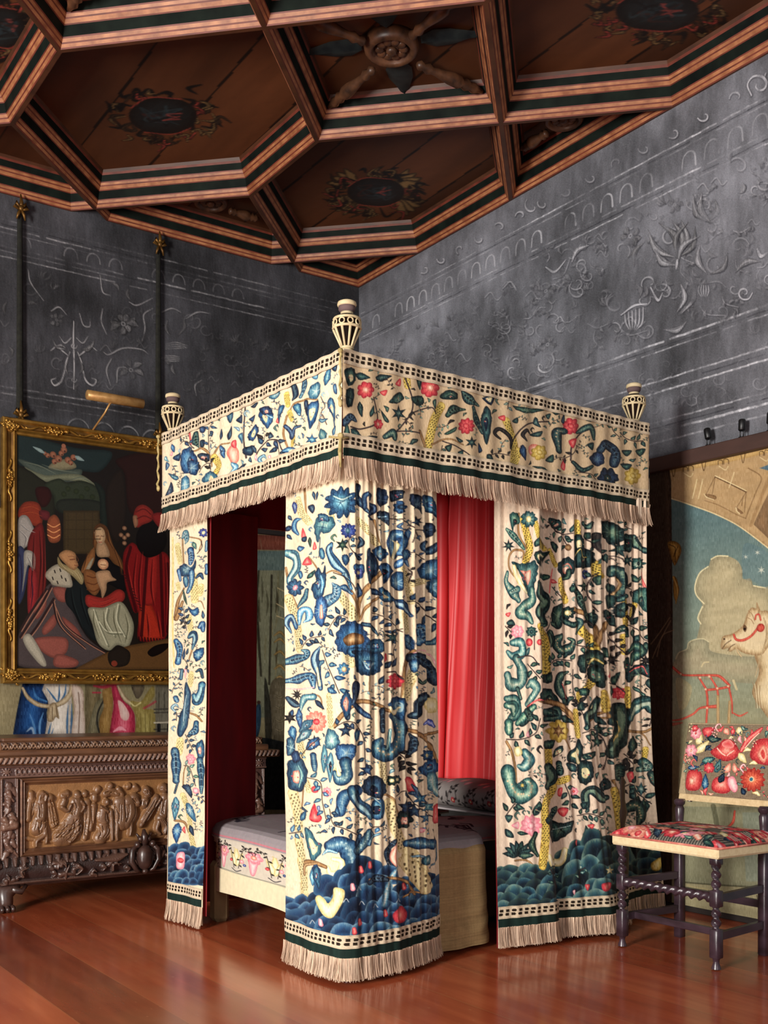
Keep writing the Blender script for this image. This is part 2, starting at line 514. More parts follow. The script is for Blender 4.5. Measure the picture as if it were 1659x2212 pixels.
    def fill(s, n, x0, y0, x1, y1, size, pals='nnbgrt', tend=.5, lim=.06):
        """small sprigs wherever the ground is still bare"""
        for _ in range(n):
            x, y = random.uniform(x0, x1), random.uniform(y0, y1); c = s.mp(s.F[0] + x / s.F[2], s.F[1] + y / s.F[2])
            i, j = int(c[1]), int(c[0]); q = int(s.w(size) * .6)
            if i < q or j < q or i >= s.H - q or j >= s.W - q or s.occ[i - q:i + q + 1, j - q:j + q + 1].mean() > lim: continue
            a = random.uniform(0, 2 * PI); k = random.random(); p = random.choice(pals)
            if k < tend:
                e = [x + size * .9 * math.cos(a), y + size * .9 * math.sin(a)]
                s.vine([x - size * .7 * math.cos(a), y - size * .7 * math.sin(a), x + size * .2 * math.sin(a), y - size * .2 * math.cos(a)] + e, random.randint(3, 5), size * .5, p, size * .07)
            elif k < .8: s.leaf(p, x - size * .5 * math.cos(a), y - size * .5 * math.sin(a), x + size * .5 * math.cos(a), y + size * .5 * math.sin(a), size * .45, size * .15)
            else: s.scroll(p, [x, y + size * .5, x - size * .35, y, x, y - size * .4, x + size * .3, y - size * .1], [size * .15, size * .35, size * .3, size * .1])

    def cloud(s, nx, ny, octv=1):
        """smooth blotches, roughly -1..1"""
        out = np.zeros((s.H, s.W), np.float32)
        for o in range(octv):
            g = RNG.normal(0, 1, (ny * 2 ** o + 2, nx * 2 ** o + 2)); yi = np.linspace(0, g.shape[0] - 1.001, s.H); xi = np.linspace(0, g.shape[1] - 1.001, s.W)
            y0, x0 = yi.astype(int), xi.astype(int); fy, fx = (yi - y0)[:, None], (xi - x0)[None]; fy = fy * fy * (3 - 2 * fy); fx = fx * fx * (3 - 2 * fx)
            a, b, c, d = g[y0][:, x0], g[y0][:, x0 + 1], g[y0 + 1][:, x0], g[y0 + 1][:, x0 + 1]
            out += ((a * (1 - fx) + b * fx) * (1 - fy) + (c * (1 - fx) + d * fx) * fy) * .6 ** o
        return out

    def grain(s, k=.02):
        s.a = np.clip(s.a + s.nz[..., None] * k, 0, 1); return s
# ================================================================ SETTING
# ---- floor of polished boards
def floor_mat():
    m, nt, b = nodes('polished_boards'); L = nt.links.new
    tc = N(nt, 'ShaderNodeTexCoord'); sp = N(nt, 'ShaderNodeSeparateXYZ'); L(tc.outputs['Object'], sp.inputs[0])
    def math_(op, a, bb=None):
        n = N(nt, 'ShaderNodeMath'); n.operation = op
        for i, q in enumerate((a, bb)):
            if q is None: continue
            if isinstance(q, (int, float)): n.inputs[i].default_value = q
            else: L(q, n.inputs[i])
        return n.outputs[0]
    q = math_('DIVIDE', sp.outputs[0], .31); idx = math_('FLOOR', q); fr = math_('FRACT', q)
    wn = N(nt, 'ShaderNodeTexWhiteNoise'); wn.noise_dimensions = '1D'; L(idx, wn.inputs['W'])
    nz = N(nt, 'ShaderNodeTexNoise'); nz.inputs['Scale'].default_value = 1; nz.inputs['Detail'].default_value = 7
    L(coord(nt, (14, 1.6, 1)), nz.inputs['Vector'])
    mix = math_('ADD', math_('MULTIPLY', wn.outputs[0], .45), math_('MULTIPLY', nz.outputs['Fac'], .6))
    r = N(nt, 'ShaderNodeValToRGB'); e = r.color_ramp.elements
    e[0].position = .2; e[0].color = (*lin((116, 50, 31)), 1); e[1].position = .85; e[1].color = (*lin((202, 108, 68)), 1)
    x = e.new(.55); x.color = (*lin((166, 78, 48)), 1)
    L(mix, r.inputs[0])
    # worn, duller patches
    big = N(nt, 'ShaderNodeTexNoise'); big.inputs['Scale'].default_value = .9; big.inputs['Detail'].default_value = 5
    L(coord(nt, (1, 1, 1)), big.inputs['Vector'])
    wr = N(nt, 'ShaderNodeMapRange'); wr.inputs['From Min'].default_value = .52; wr.inputs['From Max'].default_value = .72; wr.inputs['To Max'].default_value = .5
    L(big.outputs['Fac'], wr.inputs['Value'])
    mc = N(nt, 'ShaderNodeMix'); mc.data_type = 'RGBA'; mc.inputs['B'].default_value = (*lin((164, 110, 72)), 1)
    L(wr.outputs[0], mc.inputs['Factor']); L(r.outputs[0], mc.inputs['A'])
    seam = math_('LESS_THAN', math_('ABSOLUTE', math_('SUBTRACT', fr, .5)), .492)
    ms = N(nt, 'ShaderNodeMix'); ms.data_type = 'RGBA'; ms.inputs['A'].default_value = (*lin((168, 96, 60)), 1)
    L(seam, ms.inputs['Factor']); L(mc.outputs['Result'], ms.inputs['B'])
    # pale specks and scratches
    sc = N(nt, 'ShaderNodeTexNoise'); sc.inputs['Scale'].default_value = 1; sc.inputs['Detail'].default_value = 3
    L(coord(nt, (60, 22, 1), (0, 0, .5)), sc.inputs['Vector'])
    sr = N(nt, 'ShaderNodeMapRange'); sr.inputs['From Min'].default_value = .68; sr.inputs['From Max'].default_value = .76; sr.inputs['To Max'].default_value = .45
    L(sc.outputs['Fac'], sr.inputs['Value'])
    mk = N(nt, 'ShaderNodeMix'); mk.data_type = 'RGBA'; mk.inputs['B'].default_value = (*lin((190, 130, 96)), 1)
    L(sr.outputs[0], mk.inputs['Factor']); L(ms.outputs['Result'], mk.inputs['A']); L(mk.outputs['Result'], b.inputs['Base Color'])
    rr = N(nt, 'ShaderNodeMapRange'); rr.inputs['From Min'].default_value = .3; rr.inputs['From Max'].default_value = .75; rr.inputs['To Min'].default_value = .1; rr.inputs['To Max'].default_value = .26
    L(big.outputs['Fac'], rr.inputs['Value']); L(rr.outputs[0], b.inputs['Roughness'])
    b.inputs['Specular IOR Level'].default_value = .62
    wv = N(nt, 'ShaderNodeTexNoise'); wv.inputs['Scale'].default_value = 1; wv.inputs['Detail'].default_value = 2; L(coord(nt, (9, 2.2, 1)), wv.inputs['Vector'])
    add_bump(nt, b, math_('ADD', wv.outputs['Fac'], math_('MULTIPLY', seam, .35)), .09, .01)
    return m


fl = MB().box((-2.5, -2.0, -.08), (XW + .1, YW + .1, 0)).build('floor', floor_mat(), smooth=False); struct(fl)

# ---- painted plaster walls
wall_mat = vcol('painted_plaster', rough=.75, gain=1.22, weave=60, bump=.35, mott=.25, mscale=7, spec=.3, stretch=(1, 1, .6), dist=.006)
plain_wall = simple('plain_plaster', (52, 50, 50), (70, 68, 66), .85, scale=(3, 3, 3))


def wall(name, path, bg, K, side):
    S = VS(path, path, 4.5, 2.2, K=K); cv = S.canvas(bg)
    def P(u, z):
        p = (XW, u) if side == 'r' else (u, YW)
        x, y = proj(p, z); return float(x), float(y)
    cv.a *= (1 + .13 * cv.cloud(7, 5, 3) + .05 * cv.cloud(90, 22, 2) + RNG.normal(0, .045, (cv.H, cv.W)))[..., None]; cv.base = cv.a.copy()
    cv.fr(0, 0, 1)
    return S, cv, P


def worn(cv, k=.62):
    m = np.clip(k + .34 * cv.cloud(60, 40, 2) + RNG.normal(0, .12, (cv.H, cv.W)), .08, 1)[..., None]; cv.a = np.clip(cv.base * (1 - m) + cv.a * m + RNG.normal(0, .008, cv.a.shape[:2])[..., None], 0, 1)


def streak(cv, P, u0, u1, z, w, col, al=.8, breaks=.25):
    n = 46; us = np.linspace(u0, u1, n); k = 1.0
    for a, b in zip(us[:-1], us[1:]):
        k = min(1, max(.12, k + random.uniform(-.35, .35)))
        if random.random() < breaks * .5: continue
        p, q = P(a, z + random.uniform(-.002, .002)), P(b + (b - a) * .1, z + random.uniform(-.002, .002)); cv.scroll([col], [*p, *q], [w * random.uniform(.6, 1.2), w], False, al * k, 0)


def orn(cv, pts, w, li, dk, al=.75, d=2.2):
    cv.scroll([dk], [v + (d if i % 2 else d * .8) for i, v in enumerate(pts)], [w * 1.1, w * 1.5, w * .5], False, al * .7, 0)
    cv.scroll([li], pts, [w * .5, w, w * .35], False, al, 0)


def leaf_o(cv, x0, y0, x1, y1, w, li, dk, al=.6):
    li = tuple(np.array(li) * random.uniform(.66, 1.0)); sg = random.choice((1, -1))
    bx, by = (x0 + x1) / 2, (y0 + y1) / 2; nx, ny = (y1 - y0) * .2 * sg, -(x1 - x0) * .2 * sg
    cv.scroll([dk], [x0 + 2, y0 + 2, bx + nx + 3, by + ny + 3, x1 + 2, y1 + 2], [1, w * 1.35, .6], False, al * .8, 0)
    cv.scroll([tuple(np.array(li) * .62), li], [x0, y0, bx + nx, by + ny, x1, y1], [1, w, .6], False, al, .4)
    cv.scroll([dk], [x0, y0, bx + nx * .8, by + ny * .8, x1, y1], [1, w * .12, .6], False, al * .7, 0)


def blossom(cv, x, y, r, n, li, dk, al=.6):
    ph = random.uniform(0, 6)
    for i in range(n):
        a = 2 * PI * i / n + ph; q = r * random.uniform(.75, 1.1); leaf_o(cv, x + .18 * r * math.cos(a), y + .18 * r * math.sin(a), x + q * math.cos(a), y + q * .9 * math.sin(a), r * .42, li, dk, al * random.uniform(.6, 1))
    cv.scroll([li, dk], [x, y, x + .1, y], [r * .3, r * .3], False, al, 0)


def spiral(x, y, r, a0, turns, sg):
    out = []
    for i in range(9):
        t = i / 8; a = a0 + sg * 2 * PI * turns * t; q = r * (1 - .8 * t); out += [x + q * math.cos(a), y + q * math.sin(a)]
    return out


def grotesque(cv, P, u0, u1, z0, z1, n, li, dk, al, rr):
    for _ in range(n):
        u, z = random.uniform(u0, u1), random.uniform(z0, z1); x, y = P(u, z); r = rr * random.uniform(.6, 1.3); k = random.random(); A = al * random.uniform(.4, 1)
        if k < .30:
            sg = random.choice((1, -1)); a = random.uniform(0, 6.28); orn(cv, spiral(x, y, r, a, .8, sg), r * .16, li, dk, A)
            leaf_o(cv, x + r * math.cos(a), y + r * math.sin(a), x + 1.7 * r * math.cos(a + .6 * sg), y + 1.7 * r * math.sin(a + .6 * sg), r * .3, li, dk, A)
        elif k < .42: blossom(cv, x, y, r * .8, random.randint(5, 7), li, dk, A)
        elif k < .68:
            a = random.uniform(0, 6.28); L = r * random.uniform(1.6, 2.6); st = [x, y, x + L * .4 * math.cos(a + .5), y + L * .4 * math.sin(a + .5), x + L * math.cos(a), y + L * math.sin(a)]; orn(cv, st, r * .1, li, dk, A)
            for q in (.25, .5, .75, 1.0): leaf_o(cv, x + L * q * math.cos(a + .25), y + L * q * math.sin(a + .25), x + L * q * math.cos(a + .25) + r * .7 * math.cos(a + random.choice((1.1, -1.1))), y + L * q * math.sin(a + .25) + r * .7 * math.sin(a + random.choice((1.1, -1.1))), r * .26, li, dk, A)
        elif k < .87:
            a = random.uniform(-2.4, -.7)
            for q in (-.7, -.25, .25, .7): leaf_o(cv, x, y, x + r * 1.1 * math.cos(a + q), y + r * 1.1 * math.sin(a + q), r * .24, li, dk, A)
        else:
            orn(cv, [x - r, y, x - r * .3, y - r * .6, x + r * .4, y + r * .3, x + r, y - r * .2], r * .14, li, dk, A)


# right-hand wall
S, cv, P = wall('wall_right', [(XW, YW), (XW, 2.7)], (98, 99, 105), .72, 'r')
LI, DK = (206, 206, 212), (38, 38, 44)
for z, w, al in ((4.055, 3, .7), (4.02, 2.2, .5), (3.872, 3, .7), (3.825, 2.4, .6), (3.035, 4, .75), (2.99, 2.4, .5), (2.83, 3.2, .7), (2.77, 3.4, .75), (2.61, 3, .6), (2.555, 4.5, .8), (2.5, 3, .5)):
    streak(cv, P, 6.8, 4.9, z, w * .6, LI, al, .2); streak(cv, P, 4.9, 2.7, z, w, LI, al, .12)
for z in (4.035, 3.845, 3.01, 2.8, 2.58): streak(cv, P, 6.8, 2.7, z, 2.2, DK, .6, .3)
u = 6.6
while u > 2.8:                                           # row of little arches in the frieze
    h = .045; pts = []
    for a in np.linspace(0, PI, 7): pts += P(u + h * math.cos(a), 3.9 + .085 * math.sin(a) ** .6)
    if random.random() < .85: cv.scroll([LI], pts, [2, 2.6, 3.6 if u < 5 else 2.2], False, random.uniform(.3, .8), 0)
    u -= .145
u = 6.0
while u > 2.8:                                           # running scroll under the ceiling
    x, y = P(u, 4.13); r = 14 * (6.5 / (u + 2.2)); orn(cv, spiral(x, y, r, random.uniform(2, 4), .6, random.choice((1, -1))), 3.4, LI, DK, random.uniform(.3, .8)); u -= .2
grotesque(cv, P, 6.7, 5.2, 2.5, 3.75, 260, LI, DK, .42, 15)
grotesque(cv, P, 5.2, 2.8, 3.06, 3.78, 190, LI, DK, .55, 19)
grotesque(cv, P, 5.2, 2.8, 2.62, 2.95, 90, LI, DK, .3, 15)
cv.fr(1000, 140, 2.517)
for a in (-2.3, -2.0, -1.7, -1.45, -1.2, -.95):           # pink
    leaf_o(cv, 1165, 1050, 1165 + 210 * math.cos(a) * (1.15 if a < -1.6 else .8), 1050 + 210 * math.sin(a), 30, (186, 186, 190), DK, .85)
for q in ((1165, 1090, 1040, 1000), (1165, 1090, 1290, 930)): leaf_o(cv, *q, 34, LI, DK, .8)
orn(cv, [1165, 1060, 1160, 1110], 16, LI, DK)
for q in ((1330, 1140, 1290, 970), (1340, 1140, 1440, 1020), (1160, 1350, 1180, 1180), (1180, 1360, 1240, 1150), (1090, 1440, 1220, 1390), (1350, 860, 1250, 700), (1350, 860, 1300, 690), (1340, 850, 1370, 730), (930, 1100, 990, 960), (590, 1080, 690, 980), (1520, 640, 1500, 700), (1480, 1130, 1620, 1070)): leaf_o(cv, *q, 30, LI, DK, .75)
orn(cv, [450, 1100, 500, 1125, 560, 1060], 12, LI, DK); orn(cv, [1020, 1210, 1060, 1280, 1085, 1240], 12, LI, DK); orn(cv, [1600, 1000, 1620, 1040, 1659, 1020], 16, LI, DK)
orn(cv, spiral(1610, 110, 70, 2.2, 1.2, 1), 12, LI, DK, .8); orn(cv, spiral(1530, 1240, 44, 0, 1.2, 1), 9, LI, DK, .8); orn(cv, spiral(430, 1630, 60, .2, .5, 1), 10, LI, DK, .8); orn(cv, spiral(380, 770, 50, 4, .6, -1), 9, LI, DK, .7)
for k in range(6): orn(cv, [880 + k * 20, 1350 - k * 6, 885 + k * 18, 1400, 905 + k * 8, 1440], 9, LI, DK, .7)      # urn with gadroons
orn(cv, [860, 1360, 930, 1310, 1000, 1300], 12, LI, DK); leaf_o(cv, 960, 1270, 940, 1190, 24, LI, DK); leaf_o(cv, 965, 1270, 1000, 1200, 24, LI, DK)
for k in range(5): orn(cv, [1285 + k * 12, 1200, 1280 + k * 14, 1230, 1295 + k * 8, 1260], 7, LI, DK, .7)
blossom(cv, 450, 1230, 62, 7, LI, DK); blossom(cv, 910, 930, 66, 6, LI, DK, .7); blossom(cv, 460, 1520, 60, 7, LI, DK); blossom(cv, 1150, 760, 50, 6, LI, DK, .5)
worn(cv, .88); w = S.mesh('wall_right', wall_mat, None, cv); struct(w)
MB().box((XW + .002, 2.7, 0), (XW + .02, YW, 2.2)).build('plain_wall_below', plain_wall, w, False)

# left-hand wall; its dimmer light is worked into a darker ground colour
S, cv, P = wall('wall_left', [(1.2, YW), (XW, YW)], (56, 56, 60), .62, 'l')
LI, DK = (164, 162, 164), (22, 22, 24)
for z, w_, al in ((4.10, 2.4, .6), (4.05, 2.6, .7), (4.02, 1.6, .4), (3.935, 2.6, .7), (3.905, 1.6, .4), (3.87, 2.2, .6), (3.06, 2.4, .6), (3.02, 2, .5), (2.97, 1.6, .4)):
    streak(cv, P, 1.2, 3.7, z, w_, LI, al, .2); streak(cv, P, 3.7, 4.5, z, 1.6, LI, al * .6, .3)
for z in (4.07, 3.92, 3.04): streak(cv, P, 1.2, 4.5, z, 1.8, DK, .6, .3)
u = 2.0
while u < 3.6:
    pts = []
    for a in np.linspace(0, PI, 7): pts += P(u + .045 * math.cos(a), 3.965 + .06 * math.sin(a))
    if random.random() < .6: cv.scroll([LI], pts, [2, 2, 2.6], False, random.uniform(.25, .6), 0)
    u += .15
grotesque(cv, P, 1.3, 3.2, 3.12, 3.8, 70, LI, DK, .34, 15)
grotesque(cv, P, 3.2, 4.4, 2.6, 3.75, 130, LI, DK, .32, 14)
for k in range(6):
    pts = []
    for a in np.linspace(0.2, PI, 7): pts += P(2.35 + .17 * k + .08 * math.cos(a), 2.83 + .1 * math.sin(a))
    orn(cv, pts, 3.4, LI, DK, .6)
cv.fr(0, 400, 3.607)
for sx in (1, -1):                                        # lyre-shaped ornament
    X = lambda v: 575 + sx * v
    orn(cv, [X(-30), 1300, X(-60), 1380, X(-75), 1460, X(-100), 1530, X(-150), 1560, X(-175), 1520, X(-140), 1505], 15, LI, DK, .95)
    orn(cv, [X(-40), 1330, X(-90), 1290, X(-130), 1255, X(-180), 1290], 14, LI, DK, .9); orn(cv, [X(-20), 1190, X(-70), 1230, X(-110), 1180], 10, LI, DK, .8)
    leaf_o(cv, X(-60), 1280, X(-165), 1200, 26, LI, DK, .8); leaf_o(cv, X(-40), 1360, X(-42), 1480, 22, LI, DK, .9); leaf_o(cv, X(-55), 1275, X(-150), 1260, 20, LI, DK, .8)
orn(cv, [575, 1060, 572, 1200, 578, 1400, 574, 1590], 13, LI, DK, .95); orn(cv, spiral(575, 1250, 28, 0, 1, 1), 8, LI, DK, .9); orn(cv, spiral(575, 1515, 24, 0, 1, 1), 8, LI, DK, .9)
blossom(cv, 960, 1080, 115, 8, LI, DK, .85); blossom(cv, 1020, 1440, 105, 6, LI, DK, .7); blossom(cv, 440, 1050, 70, 6, LI, DK, .5)
for q in ([805, 1300, 850, 1320, 960, 1270, 1100, 1280, 1160, 1320], [800, 960, 790, 1060, 830, 1160], [1190, 960, 1120, 1010, 1130, 1110, 1110, 1210], [870, 1350, 830, 1440, 860, 1560], [910, 1540, 920, 1430, 980, 1420], [620, 1000, 650, 1090, 700, 1100, 700, 1040], [1005, 910, 1070, 935, 1190, 880], [780, 700, 800, 830, 860, 860], [220, 660, 240, 760, 340, 900], [400, 980, 460, 950, 520, 1010], [1260, 990, 1340, 960, 1410, 990], [1450, 1040, 1540, 990, 1640, 1000], [1530, 1640, 1520, 1560, 1570, 1520]): orn(cv, q, 11, LI, DK, .75)
for k in range(4): orn(cv, [1290, 1240 + k * 12, 1370, 1225 + k * 16, 1460, 1250 + k * 6], 8, LI, DK, .7); orn(cv, [1285, 1330 + k * 12, 1350, 1330 + k * 14, 1400, 1340 + k * 10], 8, LI, DK, .7)
for q in ((1350, 1390, 1370, 1480), (1330, 1180, 1310, 1040), (1380, 1180, 1420, 1010), (930, 830, 860, 760), (1000, 800, 1020, 900), (210, 930, 290, 930), (60, 900, 40, 1010), (60, 1250, 90, 1340)): leaf_o(cv, *q, 28, LI, DK, .6)
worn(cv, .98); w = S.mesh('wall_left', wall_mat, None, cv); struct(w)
MB().box((1.2, YW + .002, 0), (XW, YW + .02, 2.2)).build('plain_wall_below', plain_wall, w, False)

# ---- coffered ceiling of hexagons and squares
cream = simple('rib_cream', (140, 82, 50), (196, 132, 88), .5, scale=(16, 16, 16), bump=.3)
redp = simple('rib_red', (88, 36, 24), (130, 60, 42), .55, scale=(12, 12, 12))
green = simple('rib_green', (12, 17, 15), (26, 35, 29), .7, scale=(9, 9, 9), spec=.12)
oak = simple('ceiling_oak', (58, 32, 18), (96, 56, 32), .5, scale=(6, 6, 12))
boss_wood = simple('boss_wood', (52, 34, 24), (110, 72, 48), .42, scale=(14, 14, 14), bump=.4)
dark_leaf = simple('boss_leaf', (24, 32, 36), (44, 54, 54), .55, scale=(20, 20, 20))
panel_mat = vcol('ceiling_panel', rough=.5, gain=1.0, weave=14, bump=.15, mott=.35, mscale=2.2, spec=.35, stretch=(2.4, .5, 1), dist=.01)
RISE = .20
# board colours and painted cartouches
x0, x1, y0, y1, rs = 1.0, 4.53, 1.6, 6.83, .0095
W, H = int((x1 - x0) / rs), int((y1 - y0) / rs)
def cmap(x, y):
    p = at(x, y, ZC + RISE); return (p[0] - x0) / rs, (p[1] - y0) / rs
cv = Cv(W, H, (104, 60, 34), cmap, .27)
XX, YY = np.meshgrid(np.arange(W) * rs + x0, np.arange(H) * rs + y0)
pl = np.floor((XX + .06 * np.sin(YY * .7)) / .43); tone = .72 + .5 * ((np.sin(pl * 12.9898) * 43758.5) % 1)
cv.a *= .92 * tone[..., None]; sm = np.abs(((XX + .06 * np.sin(YY * .7)) / .43) % 1 - .5) > .482; cv.a[sm] *= .35
cv.fr(0, 0, 1)
def cart(cx, cy, sx, sy, seed, corner=True):
    r = random.Random(seed); dk, ol, rd = (24, 20, 18), (128, 100, 62), (156, 62, 52)
    if corner:
        for a in (.6, 2.55, 3.75, 5.7):
            for d in (-.3, -.1, .1, .3): cv.leaf([(30, 22, 14), ol, (128, 100, 60)], cx + sx * .6 * math.cos(a), cy + sy * .7 * math.sin(a), cx + sx * 1.35 * math.cos(a + d), cy + sy * 1.55 * math.sin(a + d), 22)
    for i in range(60):
        a = r.uniform(0, 6.28); q = r.uniform(.72, 1.2); c = r.choice((ol, rd, dk, dk, (60, 44, 30)))
        x, y = cx + sx * q * math.cos(a), cy + sy * q * math.sin(a); b = a + r.choice((-1.4, 1.4)); L = r.uniform(12, 30)
        cv.scroll([(18, 14, 12), c], [x, y, x + L * math.cos(b), y + L * .6 * math.sin(b), x + L * 1.3 * math.cos(b + 1), y + L * .8 * math.sin(b + 1)], [4, 12, 4])
    cv.poly([(22, 18, 16), (30, 32, 32), (28, 34, 36)], [v for i in range(12) for v in (cx + sx * .74 * math.cos(i * PI / 6), cy + sy * .74 * math.sin(i * PI / 6))])
    cv.line(rd, [cx - sx * .7, cy - sy * .3, cx - sx * .3, cy - sy * .72, cx + sx * .4, cy - sy * .66], 3); cv.line(rd, [cx - sx * .4, cy + sy * .66, cx + sx * .2, cy + sy * .74, cx + sx * .6, cy + sy * .5], 3)
    for _ in range(14): cv.scroll([r.choice([(40, 52, 56), (60, 34, 30), (20, 18, 18), (46, 60, 64)])], [cx + r.uniform(-.5, .5) * sx, cy + r.uniform(-.4, .4) * sy, cx + r.uniform(-.5, .5) * sx, cy + r.uniform(-.4, .4) * sy, cx + r.uniform(-.5, .5) * sx, cy + r.uniform(-.4, .4) * sy], [2, 7, 2], al=.8)
    for _ in range(4): cv.scroll([(140, 64, 58)], [cx + r.uniform(0, .4) * sx, cy + r.uniform(-.3, .2) * sy, cx + r.uniform(0, .45) * sx, cy + r.uniform(-.3, .2) * sy], [3, 5])
cart(352, 250, 100, 54, 3, False); cart(812, 415, 84, 42, 5); cart(1420, 25, 122, 58, 9, False); cart(10, 60, 60, 60, 4, False)
Pg = np.stack([XX, YY, np.full_like(XX, ZC + RISE)], -1)
ceil = grid('ceiling', Pg, panel_mat, None, np.clip(cv.a, 0, 1), flip=True); struct(ceil)
MB().box((-2.5, -2.0, ZC + RISE + .01), (XW + .1, YW + .1, ZC + RISE + .06)).build('ceiling_boards', oak, ceil, False)
PROF = [(0, 0, 3), (.012, 0, 1), (.016, .006, 0), (.024, .018, 1), (.028, .024, 0), (.034, .038, 1), (.037, .044, 2), (.047, .092, 1), (.051, .097, 0), (.062, .112, 1), (.066, .118, 0), (.072, .130, 1), (.075, .136, 2), (.085, .172, 1), (.092, .184, 3), (.10, .2, 3)]


def clip_poly(P, ax, lim):
    out = []
    for i in range(len(P)):
        a, b = P[i], P[(i + 1) % len(P)]
        if a[ax] <= lim: out.append(a)
        if (a[ax] - lim) * (b[ax] - lim) < 0:
            t = (lim - a[ax]) / (b[ax] - a[ax]); q = [a[0] + (b[0] - a[0]) * t, a[1] + (b[1] - a[1]) * t]; q[ax] = lim; out.append(tuple(q))
    return out


def inset(P, d):
    n = len(P); ln = []
    for i in range(n):
        a, b = P[i], P[(i + 1) % n]; dx, dy = b[0] - a[0], b[1] - a[1]; q = math.hypot(dx, dy); nx, ny = -dy / q, dx / q
        ln.append((a[0] + nx * d, a[1] + ny * d, dx / q, dy / q))
    out = []
    for i in range(n):
        x, y, ux, uy = ln[i - 1]; X, Y, vx, vy = ln[i]; den = ux * vy - uy * vx
        if abs(den) < 1e-6: out.append((X, Y)); continue
        t = ((X - x) * vy - (Y - y) * vx) / den; out.append((x + ux * t, y + uy * t))
    return out


def coffer(P):
    P = clip_poly(clip_poly(P, 0, XW), 1, YW)
    P = [p for i, p in enumerate(P) if math.hypot(p[0] - P[i - 1][0], p[1] - P[i - 1][1]) > .02]
    if len(P) < 3: return
    A = sum(P[i - 1][0] * P[i][1] - P[i][0] * P[i - 1][1] for i in range(len(P))) / 2
    if A < 0: P = P[::-1]
    if abs(A) < .02: return
    m = MB(); rings = [[(x, y, ZC + z) for x, y in inset(P, d)] for d, z, _ in PROF]; n = len(P)
    for k in range(len(PROF) - 1):
        m.cm = PROF[k][2]; m.loft([rings[k], rings[k + 1]])
    m.build('coffer_moulding', [cream, redp, green, oak], ceil, False)


HX, HY, a_, b_ = 2.42, 5.58, .732, .40
for r in (-1, 0, 1):
    for c in (-1, 0, 1, 2):
        X, Y = HX + 2 * a_ * c, HY + r * 2.264
        coffer([(X, Y - 1.132), (X + a_, Y - b_), (X + a_, Y + b_), (X, Y + 1.132), (X - a_, Y + b_), (X - a_, Y - b_)])
        coffer([(X + a_, Y + b_), (X + 2 * a_, Y + 1.132), (X + a_, Y + 1.864), (X, Y + 1.132)])


def boss(x, y, arms, r=.17, leaves=True):
    z = ZC + RISE
    m = MB(); m.lathe([(r * .8, 0), (r * .84, -.03), (r * .8, -.055), (r * .68, -.07), (r * .58, -.06), (r * .55, -.03), (r * .3, -.035), (.01, -.05)], (x, y, z), 24)
    for i in range(10):
        a = 2 * PI * i / 10; m.ball((x + r * .36 * math.cos(a), y + r * .36 * math.sin(a), z - .045), (.026, .026, .014))
    m.ball((x, y, z - .055), (.03, .03, .02))
    m.build('carved_boss', boss_wood, ceil)
    for a, L in arms:
        m = MB(); dx, dy = math.cos(a), math.sin(a)
        pts, rr = [], []
        for t, q in ((0, .02), (.04, .045), (.1, .03), (.16, .05), (.22, .034), (.3, .038), (.5, .06), (.62, .064), (.68, .04), (.74, .055), (.8, .036), (.86, .05), (.93, .03), (1, .018)):
            d = r * .95 + (L - r * .95) * t; pts.append((x + dx * d, y + dy * d, z - .065)); rr.append(q * .56)
        m.tube(pts, rr, 10).build('turned_spindle', boss_wood, ceil)
        if leaves:
            a2 = a + PI / 4; ux, uy = math.cos(a2), math.sin(a2); vs = []
            for t, q in ((.9, .03), (1.3, .07), (1.8, .065), (2.3, .035), (2.9, .004)): vs.append(((x + ux * r * t - uy * q, y + uy * r * t + ux * q, z - .012), (x + ux * r * t, y + uy * r * t, z - .03), (x + ux * r * t + uy * q, y + uy * r * t - ux * q, z - .012)))
            MB().loft([list(v) for v in vs], closed=False).build('flat_leaf', dark_leaf, ceil)


boss(3.15, 4.45, [(PI / 2 * k, .60) for k in range(4)])
boss(3.13, 6.50, [(PI * 1.5, .42), (0, .36), (PI, .36)], .14, False)
boss(4.33, 4.42, [(PI, .42), (PI / 2, .36), (PI * 1.5, .36)], .14, False)
boss(1.69, 4.45, [(0, .6), (PI / 2, .6)])

# ---- rails above the tapestries
rail = simple('rail_brown', (58, 38, 32), (78, 52, 44), .6, scale=(3, 3, 10))
t1 = MB().box((XW - .075, 2.7, 2.325), (XW - .001, YW - .001, 2.40), .004).build('trim_1', rail, smooth=False); struct(t1)
t2 = MB().box((1.2, YW - .075, 2.295), (XW - .08, YW - .001, 2.37), .004).build('trim_2', simple('rail_shaded', (20, 15, 14), (30, 22, 20), .8), smooth=False); struct(t2)  # same brown rail, its shade painted in as near-black
skirt = simple('skirting_dark', (30, 24, 22), (46, 38, 34), .6)
b1 = MB().box((XW - .02, 2.7, 0), (XW - .001, YW - .03, .14), .004).build('baseboard_right', skirt, smooth=False); struct(b1)
b2 = MB().box((1.2, YW - .02, 0), (XW - .021, YW - .001, .14), .004).build('baseboard_left', skirt, smooth=False); struct(b2)
